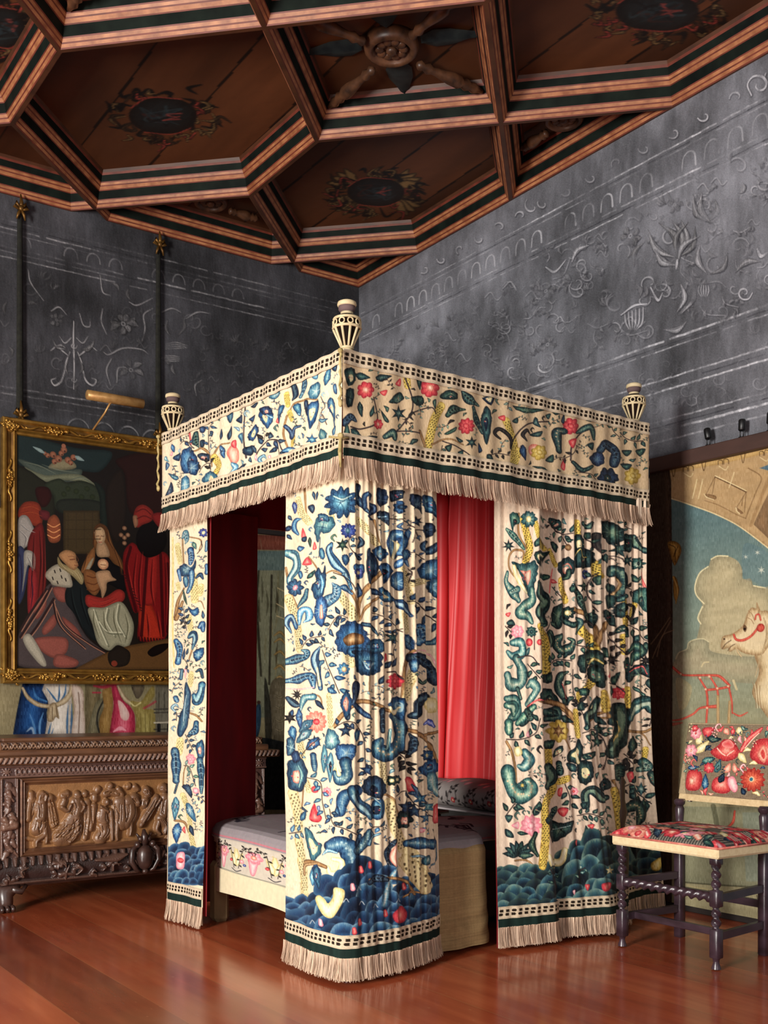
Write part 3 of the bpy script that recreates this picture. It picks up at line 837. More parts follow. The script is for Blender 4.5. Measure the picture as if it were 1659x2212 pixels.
# ================================================================ TAPESTRIES
tap_mat = vcol('tapestry_wool', rough=.9, gain=1.0, weave=420, bump=.25, mott=.12, mscale=9, spec=.1, stretch=(1, 1, 3), dist=.003)
S = VS([(4.498, 4.45), (4.498, 2.75)], [(4.498, 4.45), (4.498, 2.75)], 2.325, .035, K=.75); cv = S.canvas((158, 152, 122))
yy = np.linspace(0, 1, S.H)[:, None]
top, mid, low = np.array((92, 118, 120)) / 255, np.array((134, 146, 128)) / 255, np.array((158, 150, 116)) / 255
g = np.where(yy < .3, 1, 0) ; k1 = np.clip((yy - .1) / .3, 0, 1); k2 = np.clip((yy - .42) / .2, 0, 1)
cv.a[:] = ((top * (1 - k1) + mid * k1) * (1 - k2) + low * k2)[:, None, :]
cv.fr(1380, 880, 5.265)
TAN, TD, PALE = (180, 150, 108), (126, 98, 66), (226, 206, 158)
cv.poly([(160, 132, 94), TAN, TAN], [-300, 500, 100, 640, 800, 640, 1900, 300, 2000, 2000, 1700, 1760, 1469, 1600, 1300, 1470, 1100, 1330, 860, 1210, 620, 1120, 380, 1040, 100, 980, -300, 940], smooth=False, depth=60)
cv.line(PALE, [-100, 960, 100, 980, 380, 1040, 620, 1120, 860, 1210, 1100, 1330, 1300, 1470, 1469, 1600, 1800, 1860], 12)
cv.line(TD, [750, 1060, 900, 1110, 1100, 1215, 1210, 1262], 10, .7); cv.line(TD, [1240, 690, 1390, 795, 1330, 960, 1240, 1180, 1210, 1262], 12, .8); cv.line((150, 118, 80), [1480, 800, 1340, 1150, 1270, 1340], 40, .6)
cv.poly([(120, 96, 70), (142, 112, 80)], [1480, 960, 1380, 1160, 1300, 1330, 1480, 1500], smooth=False); cv.poly([(84, 110, 124)], [1370, 690, 1480, 650, 1480, 720], smooth=False)
for q in ((665, 820, 615, 1035), (730, 815, 680, 1040)): cv.line(PALE, q, 10)
cv.line((92, 66, 44), [866, 790, 1216, 962], 12); cv.line(PALE, [866, 778, 1216, 948], 10); cv.line(PALE, [1078, 738, 1050, 830, 1020, 912], 9)
for q in ((862, 790, 770, 980), (866, 790, 835, 985), (1216, 960, 1105, 1140), (1216, 960, 1195, 1190), (1180, 1010, 1165, 1120)): cv.line((104, 78, 52), q, 6)
cv.poly([(110, 82, 56), (150, 118, 80)], [750, 985, 860, 1000, 880, 1035, 840, 1050, 780, 1020]); cv.line(PALE, [745, 985, 770, 1020, 850, 1050], 9)
cv.poly([(110, 82, 56), (140, 108, 74)], [1095, 1130, 1180, 1195, 1160, 1210, 1130, 1205, 1100, 1170]); cv.line(PALE, [1098, 1140, 1110, 1180, 1140, 1207], 12)
# border with small hooked ornament along the top edge
cv.poly([(176, 142, 90), (206, 172, 112)], [-400, 840, 300, 760, 900, 650, 1500, 510, 2100, 380, 2100, 250, 1500, 440, 900, 590, 300, 690, -400, 790], smooth=False)
for X, Y in ((400, 720), (740, 650), (1180, 560), (1600, 470)): cv.line((80, 56, 32), [X - 28, Y - 40, X, Y + 70, X + 26, Y - 46], 7)
for X, Y in ((560, 720), (950, 640), (1420, 540)):
    cv.line((70, 50, 30), [X - 50, Y + 10, X - 46, Y - 36, X - 6, Y - 34, X - 4, Y + 6], 7); cv.line((70, 50, 30), [X + 10, Y + 6, X + 14, Y - 50, X + 60, Y - 46, X + 66, Y], 7); cv.line(PALE, [X - 40, Y + 30, X + 30, Y + 70, X + 60, Y + 30], 8)
CL = [(150, 142, 112), (172, 162, 128), (182, 170, 134)]
cv.fr(1380, 1240, 5.946)
cv.poly(CL, [725, 150, 780, 0, 890, -90, 930, -190, 1020, -230, 1140, -230, 1260, -170, 1320, -60, 1330, 60, 1430, 60, 1470, 150, 1600, 170, 1700, 250, 1760, 1100, 800, 1100, 790, 640, 760, 560, 820, 400, 740, 270], depth=160)
for q in ([840, 380, 745, 270, 728, 150, 785, -10, 890, -95], [930, -190, 1010, -232, 1140, -230], [800, 640, 765, 560, 820, 420], [1470, 150, 1540, 165, 1620, 175]): cv.line((228, 216, 172), q, 16)
cv.poly([(142, 138, 112), (160, 154, 124), (168, 158, 128)], [470, 1100, 520, 1010, 620, 960, 640, 880, 720, 840, 830, 830, 900, 870, 950, 1000, 1400, 1060, 1700, 1060, 1700, 1400, 470, 1300], depth=140)
cv.line((206, 196, 156), [480, 1090, 520, 1010, 620, 965, 645, 885, 720, 843, 830, 833, 900, 870], 12); cv.line((206, 190, 146), [810, 1190, 840, 1140, 900, 1130], 16)
HL = [(150, 120, 84), (200, 176, 134), (222, 202, 162)]
cv.poly(HL, [1480, 1010, 1640, 760, 1900, 500, 2000, 1800, 1800, 2000, 1560, 1720, 1500, 1640, 1450, 1500, 1540, 1250], depth=120)
cv.poly(HL, [1058, 870, 1080, 800, 1200, 762, 1330, 660, 1380, 520, 1440, 432, 1500, 440, 1510, 360, 1562, 470, 1640, 470, 1720, 560, 1740, 800, 1640, 960, 1560, 1040, 1400, 1030, 1310, 1000, 1250, 960, 1165, 1000, 1140, 950, 1075, 970, 1050, 930], depth=70)
cv.poly([(96, 70, 50), (120, 92, 66)], [1330, 700, 1350, 650, 1380, 690, 1360, 745]); cv.dot([(30, 20, 16)], 1352, 705, 16); cv.line((84, 60, 42), [1070, 960, 1110, 900, 1180, 850], 10); cv.line((84, 60, 42), [1140, 985, 1180, 930, 1230, 900], 9); cv.dot([(70, 50, 36)], 1095, 835, 12)
for q in ([1400, 470, 1450, 520, 1480, 600], [1390, 560, 1440, 590, 1470, 640], [1510, 380, 1540, 460, 1520, 520]): cv.line((160, 130, 94), q, 10)
RD = [(150, 54, 46), (204, 82, 68), (214, 104, 84)]
cv.scroll(RD, [1215, 780, 1245, 840, 1330, 850, 1430, 800, 1510, 710, 1540, 650], [26, 30, 34, 30, 30, 20]); cv.dot(RD, 1560, 690, 52); cv.scroll(RD, [1490, 580, 1500, 530, 1540, 520, 1560, 590], [22, 22, 22, 22]); cv.scroll(HL, [1240, 900, 1260, 990, 1310, 1060], [18, 20, 14])
for i in range(10): cv.line((206, 186, 146) if i % 2 else (140, 112, 78), [1600 + i * 12, 560 + i * 20, 1640 - i * 6, 800 + i * 20, 1560 - i * 8, 1050 + i * 30], 9, .8)
for i in range(6): cv.line((222, 206, 168) if i % 2 else (150, 124, 90), [1460 + i * 22, 1400 + i * 10, 1490 + i * 14, 1560, 1500 + i * 16, 1720], 9, .9)
cv.scroll(RD, [320, 1190, 420, 1190, 540, 1280, 620, 1300, 900, 1300, 1030, 1312, 1120, 1390, 1160, 1430], [20, 34, 34, 24, 28, 34, 34, 30]); cv.scroll(RD, [330, 1150, 420, 1170], [8, 24])
cv.scroll(RD, [780, 1330, 870, 1480], [24, 28]); cv.scroll(RD, [870, 1490, 1010, 1475, 1150, 1450], [30, 30, 30]); cv.scroll(RD, [920, 1320, 1000, 1460, 1020, 1570], [24, 26, 26]); cv.scroll(RD, [872, 1490, 886, 1650, 868, 1960], [28, 28, 24]); cv.scroll(RD, [1150, 1440, 1190, 1640, 1195, 1790], [26, 24, 16])
cv.scroll(RD, [300, 1880, 520, 1872, 700, 1800, 800, 1720, 1000, 1700], [10, 24, 26, 26, 46]); cv.scroll(RD, [1200, 1780, 1290, 1822, 1390, 1776], [14, 24, 12]); cv.scroll(RD, [300, 1910, 420, 1930, 560, 1910], [20, 50, 20], al=.7)
for q in ([1015, 1570, 1020, 1960], [1165, 1640, 1150, 1960]): cv.scroll([(150, 120, 80), (204, 172, 124)], q, [34, 38])
for x, y in ((545, 1285), (790, 1330), (908, 1316), (862, 1480), (1008, 1468), (1145, 1440), (880, 1720)): cv.dot([(236, 196, 160)], x, y, 14)
cv.poly([(186, 164, 116), (202, 184, 140)], [480, 1350, 620, 1380, 690, 1480, 620, 1700, 520, 1720], al=.5); cv.line((216, 196, 150), [1210, 1370, 1250, 1480], 30, .8)
# left border: dark brown with the bed's shadow painted in, and gold leaf ornament
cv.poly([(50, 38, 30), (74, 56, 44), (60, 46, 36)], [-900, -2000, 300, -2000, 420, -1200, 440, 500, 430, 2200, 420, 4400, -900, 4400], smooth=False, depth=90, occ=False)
GO = [(96, 66, 30), (168, 128, 60), (206, 172, 96)]
cv.fr(1380, 880, 5.265)
cv.poly(GO, [330, 1540, 400, 1520, 470, 1560, 488, 1640, 440, 1760, 410, 1800, 380, 1740, 350, 1640]); cv.poly(GO, [400, 1930, 440, 1960, 455, 2080, 420, 2200, 395, 2100])
for q in ([350, 1560, 420, 1600, 400, 1700], [450, 1580, 420, 1660, 420, 1760]): cv.line((70, 46, 22), q, 9)
cv.fr(1380, 1240, 5.946)
cv.scroll(GO, [450, 40, 500, 200, 480, 380], [30, 50, 12])
for q in ([150, 900, 260, 760, 400, 560], [170, 1080, 260, 880, 410, 600], [230, 1060, 300, 800, 450, 720]): cv.line((150, 122, 92), q, 12, .7)
cv.fr(1380, 880, 5.265)
for x, y, r in ((1345, 1650, 34), (1210, 1700, 28), (1390, 1850, 46)): cv.star([(226, 222, 196)], x, y, r, 6, 0, .3)
cv.poly([(72, 108, 134), (80, 116, 138)], [1180, 1580, 1300, 1560, 1500, 1700, 1500, 2030, 1400, 2040, 1300, 1980, 1180, 1920], al=.2, depth=90)
cv.fr(1320, 1520, 3.749)                                   # lower field and border
cv.poly([(110, 116, 96), (128, 132, 108)], [520, 830, 1400, 840, 1400, 1500, 520, 1440], smooth=False, al=.55, depth=60); cv.poly([(132, 146, 136), (142, 154, 144)], [1060, 880, 1400, 880, 1400, 1440, 1090, 1440], smooth=False, al=.5)
cv.line((70, 70, 52), [830, 830, 850, 930, 860, 1000], 40, .6); cv.scroll(RD, [1000, 870, 985, 960, 930, 1010], [14, 22, 10]); cv.line((88, 86, 66), [520, 1440, 900, 1470, 1400, 1500], 12)
cv.line((172, 160, 118), [620, 1470, 700, 1490, 780, 1500, 860, 1530, 940, 1540, 1040, 1560], 10)
for x in (640, 780, 930, 1070, 1190): cv.line((60, 50, 40), [x - 14, 1500 + (x - 600) * .09, x, 1560 + (x - 600) * .09, x + 16, 1495 + (x - 600) * .09], 6)
cv.poly([(200, 172, 96), (222, 198, 124)], [200, 1560, 620, 1645, 1170, 1750, 1500, 1820, 1500, 1850, 1170, 1790, 600, 1680, 200, 1600], smooth=False)
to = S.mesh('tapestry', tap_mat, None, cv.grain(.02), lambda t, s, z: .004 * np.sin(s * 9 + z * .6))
tag(to, 'woven tapestry with pale horse head and sky, hung behind the stool chair', 'tapestry', 'wall tapestries')

S = VS([(1.62, 6.79), (4.42, 6.79)], [(1.62, 6.79), (4.42, 6.79)], 2.295, .035, K=.7); cv = S.canvas((128, 118, 88))
cv.fr(0, 1460, 4.1475)
cv.poly([(132, 120, 90), (150, 138, 104)], [-300, 60, 190, 60, 110, 560, -300, 560], smooth=False)
BL = [(14, 26, 50), (24, 54, 100), (38, 84, 142)]; WH = [(150, 140, 130), (196, 186, 174), (214, 204, 192)]; BE = [(110, 92, 68), (160, 140, 110), (186, 168, 138)]
cv.poly(BL, [205, 60, 420, 60, 440, 240, 420, 330, 440, 560, 110, 560, 150, 330], smooth=False)
for q, c in (([270, 340, 310, 460, 320, 560], (84, 132, 180)), ([390, 330, 360, 430, 360, 560], (96, 144, 190)), ([300, 110, 330, 190, 420, 230], (60, 110, 160)), ([240, 500, 290, 470, 310, 560], (150, 170, 190)), ([180, 320, 160, 440, 150, 540], (16, 30, 60))): cv.scroll([c], q, [6, 22, 14], al=.8)
cv.poly(WH, [400, 60, 600, 60, 640, 120, 640, 560, 400, 560, 440, 300, 430, 220, 380, 130], smooth=False)
for q in ([420, 110, 480, 190, 510, 230], [530, 80, 530, 170, 520, 230], [590, 60, 580, 160, 540, 230], [460, 420, 440, 500, 430, 560], [610, 260, 600, 400, 600, 560], [640, 250, 640, 400, 630, 560], [480, 470, 450, 560, 440, 570]): cv.scroll([(44, 84, 124)], q, [4, 18, 12], al=.9)
cv.scroll(BE, [205, 110, 250, 190, 330, 250, 420, 272, 500, 262, 580, 220, 630, 150, 640, 80], [24, 36, 40, 34, 40, 50, 40, 36]); cv.poly(BE, [445, 260, 500, 245, 530, 380, 500, 370, 470, 410, 425, 400, 430, 320]); cv.line((90, 72, 52), [470, 280, 470, 390], 8); cv.line((90, 72, 52), [505, 290, 512, 360], 7)
cv.poly([(150, 128, 112), (190, 170, 156), (196, 180, 168)], [640, 90, 720, 100, 750, 180, 750, 300, 770, 560, 640, 560, 660, 300], depth=40); cv.line((120, 98, 84), [700, 150, 710, 300, 700, 540], 10)
cv.poly([(84, 74, 52), (120, 106, 76)], [760, 60, 900, 60, 900, 560, 760, 560], smooth=False); cv.poly([(90, 84, 64), (130, 120, 92)], [840, 280, 900, 210, 960, 190, 920, 330, 880, 420, 880, 560, 780, 560]); cv.line((40, 38, 34), [940, 200, 880, 320, 870, 430, 900, 530], 16)
cv.poly([(120, 88, 46), (156, 122, 70)], [920, 130, 1010, 120, 1010, 330, 990, 560, 910, 560, 890, 400, 930, 280]); cv.scroll([(150, 50, 62)], [840, 90, 930, 100, 1000, 80], [16, 30, 34]); cv.line((150, 50, 62), [830, 150, 900, 150], 14)
PK = [(130, 30, 52), (186, 60, 84), (212, 110, 126)]
cv.poly(PK, [1000, 70, 1060, 80, 1090, 180, 1180, 290, 1210, 380, 1190, 540, 1000, 560, 1000, 400, 1020, 250]); cv.poly([(206, 160, 154), (214, 186, 176)], [1060, 220, 1110, 250, 1160, 340, 1140, 400, 1090, 380, 1070, 300]); cv.scroll([(232, 150, 164)], [1020, 500, 1080, 470, 1130, 490], [10, 36, 10])
cv.scroll(BE, [1060, 90, 1110, 190, 1180, 250, 1240, 240], [26, 40, 40, 30]); cv.poly([(120, 104, 54), (160, 146, 86)], [1170, 230, 1260, 230, 1330, 130, 1370, 90, 1380, 180, 1310, 290, 1380, 320, 1380, 560, 1220, 560, 1220, 380]); cv.line((190, 176, 120), [1170, 240, 1210, 270, 1260, 240], 12)
for x in (1260, 1300, 1340): cv.line((110, 96, 50), [x, 340, x + 4, 540], 8)
cv.poly([(70, 60, 48), (104, 92, 72)], [1180, 70, 1290, 70, 1270, 170, 1220, 200]); cv.poly([(96, 90, 76), (116, 110, 94)], [1390, 70, 1700, 70, 1700, 560, 1390, 560], smooth=False)
for x in (1420, 1470, 1520): cv.line((70, 66, 56), [x, 150, x, 310], 10)
for y in (300, 330, 420, 480): cv.line((60, 56, 48) if y != 420 else (190, 180, 160), [1380, y, 1600, y - 6], 12)
for x in (1420, 1510): cv.line((24, 24, 26), [x, 440, x, 540], 30)
cv.line((150, 50, 60), [1290, 290, 1360, 250, 1390, 230], 20, .7)
cv.fr(360, 1080, 5.53)
cv.poly([(100, 102, 84), (122, 122, 98)], [880, 600, 1500, 600, 1500, 2600, 880, 2600], smooth=False); cv.poly([(96, 50, 40), (120, 66, 52)], [880, 405, 1500, 430, 1500, 600, 880, 590], smooth=False); cv.line((110, 78, 60), [1120, 470, 1140, 590], 10)
cv.poly([(76, 96, 98), (92, 112, 110)], [1040, 610, 1420, 610, 1420, 840, 1060, 840], smooth=False, al=.8)
for i in range(22):
    x = random.uniform(960, 1420); y = random.uniform(850, 1900); cv.scroll([random.choice([(50, 44, 30), (128, 118, 84), (62, 60, 44), (110, 104, 76)])], [x, y, x + random.uniform(-20, 20), y + 150, x + random.uniform(-30, 30), y + 300], [6, 30, 8], al=.7)
for q in ([1100, 850, 1080, 1200, 1100, 1600, 1130, 2100], [1260, 900, 1250, 1400, 1230, 2200]): cv.line((34, 30, 22), q, 26, .8)
for q in ([1330, 1050, 1440, 1110], [1320, 1240, 1440, 1310], [1320, 1385, 1440, 1430]): cv.line((178, 160, 120), q, 12)
for y in (1620, 1700, 1850, 2020, 2150): cv.scroll([(96, 76, 44), (156, 130, 80)], [1290, y, 1360, y - 40, 1420, y + 20], [14, 40, 18])
cv.fr(420, 1440, 3.88)
cv.poly([(92, 84, 58), (122, 112, 80)], [430, 150, 520, 160, 520, 580, 430, 580], smooth=False); cv.line((70, 62, 44), [430, 215, 520, 212], 8); cv.poly([(24, 40, 54), (40, 64, 84)], [520, 330, 545, 300, 560, 360, 555, 500, 530, 590, 495, 590, 505, 460, 500, 400]); cv.dot([(60, 40, 34)], 540, 300, 16)
cv.poly([(80, 72, 56), (108, 98, 78)], [640, 150, 790, 150, 790, 640, 660, 600]); cv.poly([(26, 24, 20)], [590, 100, 640, 300, 650, 640, 600, 640], al=.8); cv.poly([(20, 22, 26)], [430, 580, 620, 600, 790, 640, 790, 1200, 430, 1200], smooth=False, al=.85)  # dark lower patch is shadow beside the chest, painted into the cloth
for y in (240, 330, 440, 520): cv.scroll([(60, 52, 40), (140, 128, 100)], [680, y, 720, y + 20, 760, y - 6], [8, 18, 8])
to = S.mesh('tapestry', tap_mat, None, cv.grain(.02), lambda t, s, z: .006 * np.sin(s * 11) * (z < 3))
tag(to, 'woven tapestry with robed figures, above the carved chest and behind the gilt picture', 'tapestry', 'wall tapestries')

# ================================================================ GILT PICTURE
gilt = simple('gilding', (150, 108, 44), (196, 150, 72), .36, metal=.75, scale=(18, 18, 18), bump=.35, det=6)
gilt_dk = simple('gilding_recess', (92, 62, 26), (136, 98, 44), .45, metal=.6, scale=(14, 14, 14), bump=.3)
pic = thing('framed_painting', 'large dark devotional painting in ornate gilt frame hung on the left wall', 'painting', None, (2.45, 6.76, 1.21))
X0, X1, Z0, Z1, YF = 1.838, 3.055, 1.21, 2.845, 6.765


R4 = [(X0, Z0), (X1, Z0), (X1, Z1), (X0, Z1)]
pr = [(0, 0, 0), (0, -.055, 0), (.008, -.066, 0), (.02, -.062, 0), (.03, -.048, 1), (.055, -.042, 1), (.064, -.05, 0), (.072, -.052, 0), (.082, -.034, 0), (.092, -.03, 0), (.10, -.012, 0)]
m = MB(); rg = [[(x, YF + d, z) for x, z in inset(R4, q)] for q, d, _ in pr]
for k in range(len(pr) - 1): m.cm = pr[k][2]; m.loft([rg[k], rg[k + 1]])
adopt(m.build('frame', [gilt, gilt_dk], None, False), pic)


def rocaille(name, x, z, ang, L, W_, extra=None):
    """leaves, beads and scrolls lying on the frame face"""
    m = MB()
    for ang, L, W_ in [(ang, L, W_)] + ([extra] if extra else []):
        ca, sa = math.cos(ang), math.sin(ang)
        m.ball((x, YF - .046, z), (L * .8 * abs(ca) + W_ * abs(sa) * .8, .01, L * .8 * abs(sa) + W_ * abs(ca) * .8), 12, 6)
        for i in range(26):
            u = random.uniform(-1, 1); v = random.uniform(-1, 1) * (1 - abs(u) * .7)
            px, pz = x + ca * u * L - sa * v * W_, z + sa * u * L + ca * v * W_
            m.ball((px, YF - .054 - random.uniform(0, .008), pz), (random.uniform(.006, .013), .008, random.uniform(.006, .013)), 7, 5)
        for sg in (1, -1):
            pts = []
            for t in np.linspace(0, 1, 9):
                u = sg * (L * (.7 + 1.5 * t)); v = W_ * .5 * math.sin(t * 6) * (1 - .3 * t); pts.append((x + ca * u - sa * v, YF - .05, z + sa * u + ca * v))
            m.tube(pts, [.009, .009, .008, .008, .008, .007, .006, .006, .004], 6)
    adopt(m.build(name, gilt, None), pic)


for x in (2.16, 2.5, 2.8): rocaille('leaf_ornament', x, Z1 - .045, 0, .085, .026); rocaille('leaf_ornament', x - .01, Z0 + .045, 0, .085, .028)
for z in (1.6, 2.02, 2.46): rocaille('leaf_ornament', X0 + .045, z, PI / 2, .06, .02); rocaille('leaf_ornament', X1 - .045, z, PI / 2, .06, .02)
for x in (X0 + .05, X1 - .05):
    for z in (Z0 + .05, Z1 - .05): rocaille('corner_ornament', x, z, PI / 4 if (x < 2.4) == (z > 2) else -PI / 4, .035, .04, (0, .05, .02))
S = VS([(X0 + .09, YF - .02), (X1 - .09, YF - .02)], [(X0 + .09, YF - .02), (X1 - .09, YF - .02)], Z1 - .09, Z0 + .09, K=1.1); cv = S.canvas((26, 21, 18))
cv.fr(0, 850, 3.403)
def pg(c, *p, sm=True, dp=None, k=.8):
    c = np.array(c, float); c = c * .74; cv.poly([tuple(c * k), tuple(c * .92), tuple(c), tuple(np.minimum(c * 1.12, 255))], p, smooth=sm, depth=dp or 22, jit=.1)
pg((38, 52, 52), 90, 300, 560, 400, 820, 430, 740, 570, 580, 570, 300, 560, 100, 500); pg((84, 96, 86), 130, 480, 330, 540, 460, 560, 600, 560, 560, 640, 400, 650, 250, 590)
pg((136, 140, 112), 180, 540, 330, 600, 480, 590, 600, 600, 690, 660, 700, 690, 580, 650, 430, 635, 330, 650, 260, 600)
pg((40, 40, 30), 100, 560, 200, 560, 290, 620, 345, 660, 395, 740, 380, 920, 100, 920); pg((54, 62, 46), 330, 670, 430, 625, 500, 655, 600, 640, 720, 700, 740, 860, 440, 870, 390, 750); pg((42, 46, 38), 440, 780, 720, 790, 730, 880, 450, 880)
pg((74, 60, 38), 465, 860, 730, 860, 750, 1180, 465, 1180, sm=False); pg((34, 42, 36), 690, 650, 770, 720, 790, 960, 740, 960, 730, 760); pg((46, 22, 18), 860, 480, 1200, 460, 1290, 900, 1000, 900, 930, 800, 915, 600); pg((40, 30, 24), 780, 700, 900, 560, 930, 900, 870, 1100, 800, 1000)
pg((150, 140, 108), 355, 545, 420, 490, 520, 490, 560, 545, 450, 565)
for x, y, r in ((390, 450, 24), (470, 415, 24), (540, 470, 22), (350, 455, 18), (430, 480, 26), (500, 490, 24), (400, 500, 20), (450, 440, 20), (330, 440, 14), (520, 510, 18)): cv.dot([(104, 64, 48), (140, 90, 68), (150, 104, 80)], x, y, r); cv.dot([(70, 44, 34)], x + 6, y + 10, r * .3)
cv.dot([(140, 90, 70)], 468, 386, 16); cv.leaf([(110, 130, 130), (140, 156, 150)], 330, 440, 240, 390, 26); cv.leaf([(110, 130, 130), (140, 156, 150)], 550, 460, 620, 495, 30)
# standing king at left
pg((54, 20, 18), 260, 700, 350, 690, 380, 760, 340, 830, 290, 820); pg((150, 56, 36), 128, 880, 180, 800, 280, 805, 312, 900, 290, 980, 160, 930); pg((176, 168, 160), 133, 930, 200, 900, 262, 1020, 272, 1055, 190, 1130, 138, 1140); pg((120, 34, 32), 230, 1020, 312, 960, 335, 1200, 335, 1440, 270, 1620, 215, 1600, 250, 1300, 200, 1160)
pg((56, 62, 96), 128, 1150, 185, 1155, 210, 1290, 170, 1500, 128, 1520); pg((186, 180, 168), 180, 1160, 255, 1180, 250, 1310, 205, 1265, 165, 1460, 175, 1300); pg((166, 46, 50), 212, 1290, 275, 1350, 262, 1590, 205, 1610); pg((110, 40, 44), 290, 860, 360, 870, 360, 930, 300, 920)
pg((160, 84, 54), 348, 945, 398, 890, 442, 945, 440, 1080, 360, 1085)
for y in (960, 1000, 1040): cv.line((220, 150, 96), [350, y, 395, y + 22, 440, y], 6)
# kneeling king
pg((84, 72, 72), 360, 1400, 500, 1400, 540, 1600, 640, 1790, 790, 1920, 700, 1960, 560, 2015, 130, 2000, 130, 1790, 240, 1600)
for p in ((390, 1430, 482, 1430, 484, 1530, 420, 1515), (312, 1725, 400, 1620, 412, 1700, 330, 1775), (455, 1640, 560, 1720, 605, 1810, 520, 1765), (260, 1800, 480, 1795, 490, 1900, 400, 1945, 300, 1890), (420, 1915, 570, 1960, 545, 2012, 400, 2005), (250, 1560, 320, 1470, 340, 1560, 270, 1660)): pg((164, 90, 78), *p)
for q in ([375, 1420, 300, 1560, 150, 1790], [395, 1510, 280, 1700, 180, 1830], [400, 1560, 470, 1700, 640, 1830, 760, 1900], [390, 1520, 440, 1700, 620, 1870], [340, 1440, 220, 1620, 150, 1740]): cv.line((42, 28, 28), q, 18); cv.line((150, 104, 84), [v + 9 for v in q], 7)
pg((26, 32, 34), 485, 1440, 560, 1370, 645, 1440, 655, 1650, 720, 1810, 640, 1780, 545, 1620, 485, 1540)
pg((196, 184, 160), 330, 1330, 400, 1262, 480, 1262, 525, 1360, 522, 1425, 400, 1412, 368, 1385)
for x, y in ((400, 1300), (440, 1290), (480, 1360), (420, 1380), (450, 1340), (385, 1350)): cv.line((24, 20, 20), [x, y, x + 6, y + 18], 8)
pg((180, 160, 112), 425, 1200, 460, 1250, 520, 1270, 570, 1280, 615, 1350, 600, 1405, 540, 1350, 490, 1310, 430, 1265); pg((204, 148, 100), 432, 1190, 485, 1150, 550, 1172, 562, 1225, 575, 1262, 540, 1300, 482, 1255); cv.line((100, 56, 40), [515, 1222, 550, 1218], 7); cv.line((120, 70, 50), [548, 1262, 575, 1266], 6)
pg((200, 190, 168), 168, 1795, 222, 1770, 300, 1890, 342, 1992, 300, 1998, 200, 1880)
# seated woman and child
pg((120, 76, 42), 690, 1000, 742, 960, 792, 1000, 835, 1120, 900, 1240, 900, 1330, 800, 1210, 690, 1130); pg((196, 156, 116), 716, 1095, 772, 1095, 806, 1195, 716, 1195); pg((20, 18, 20), 690, 1165, 722, 1205, 792, 1205, 835, 1250, 905, 1300, 925, 1450, 820, 1410, 655, 1310)
pg((160, 104, 60), 690, 1130, 622, 1230, 596, 1310, 640, 1315, 694, 1230); pg((206, 190, 160), 690, 1205, 662, 1285, 628, 1305, 650, 1250)
pg((222, 182, 138), 692, 1015, 735, 982, 770, 1012, 774, 1070, 744, 1118, 708, 1082)
for q in ([706, 1050, 726, 1047], [744, 1047, 764, 1050]): cv.line((90, 58, 42), q, 5)
cv.line((150, 70, 60), [726, 1093, 748, 1093], 5); pg((110, 68, 38), 690, 1020, 700, 975, 740, 955, 790, 990, 800, 1090, 778, 1050, 765, 1000, 735, 980, 705, 1000)
cv.line((160, 110, 80), [738, 1050, 734, 1074], 5)
pg((176, 52, 46), 638, 1480, 760, 1500, 862, 1440, 915, 1465, 905, 1525, 820, 1560, 720, 1585, 638, 1560); pg((150, 96, 56), 618, 1300, 700, 1312, 745, 1400, 700, 1485, 632, 1420)
for y in (1340, 1390, 1440): cv.line((90, 50, 28), [640, y, 690, y + 14, 730, y - 6], 8)
pg((212, 166, 124), 708, 1315, 795, 1300, 825, 1345, 855, 1372, 790, 1390, 782, 1445, 752, 1505, 738, 1440, 716, 1385); cv.dot([(150, 100, 74), (210, 164, 122), (222, 182, 142)], 758, 1255, 40); cv.line((110, 70, 50), [740, 1258, 776, 1262], 5)
pg((176, 172, 142), 648, 1580, 762, 1572, 882, 1530, 945, 1600, 985, 1720, 945, 1860, 862, 1850, 800, 1890, 720, 1835, 680, 1700)
for q in ([700, 1600, 740, 1720, 800, 1860], [800, 1590, 790, 1680, 850, 1790], [880, 1560, 870, 1680, 930, 1800], [740, 1690, 800, 1760, 900, 1770]): cv.line((104, 104, 84), q, 14, .8); cv.line((212, 208, 178), [v - 12 for v in q], 9, .8)
# king at right
pg((140, 26, 28), 905, 1190, 960, 1100, 1010, 1120, 1085, 1200, 1185, 1160, 1250, 1230, 1275, 1500, 1215, 1800, 1060, 1825, 1010, 1785, 1020, 1620, 980, 1600, 920, 1400); pg((196, 52, 34), 1020, 1600, 1100, 1540, 1180, 1720, 1205, 1790, 1050, 1800); pg((172, 40, 36), 1080, 1220, 1160, 1200, 1150, 1500, 1090, 1560, 1050, 1500)
for q in ([1180, 1180, 1190, 1500, 1200, 1780], [1080, 1200, 1060, 1500, 1040, 1780], [1230, 1250, 1240, 1500, 1230, 1750], [960, 1130, 930, 1300, 1000, 1600]): cv.line((50, 10, 14), q, 22, .85)
pg((18, 13, 13), 1008, 1020, 1080, 945, 1175, 955, 1228, 1060, 1190, 1165, 1085, 1205, 1010, 1130); pg((160, 48, 40), 978, 930, 1000, 840, 1060, 818, 1125, 870, 1115, 935, 1050, 965, 1008, 985); pg((186, 130, 96), 976, 905, 1008, 900, 1014, 960, 990, 985); pg((150, 40, 38), 1115, 895, 1200, 880, 1250, 980, 1170, 985)
for q in ([1000, 870, 1060, 850, 1110, 890], [1010, 920, 1060, 900, 1110, 920]): cv.line((90, 24, 22), q, 9)
for x, y in ((915, 990), (890, 1040), (940, 1040), (915, 1060), (915, 1100)): cv.dot([(90, 60, 44), (176, 136, 104)], x, y, 17)
for k in range(9): cv.line((20, 10, 10), [1020 + k * 22, 1790 + k * 2, 1024 + k * 22, 1820], 8)
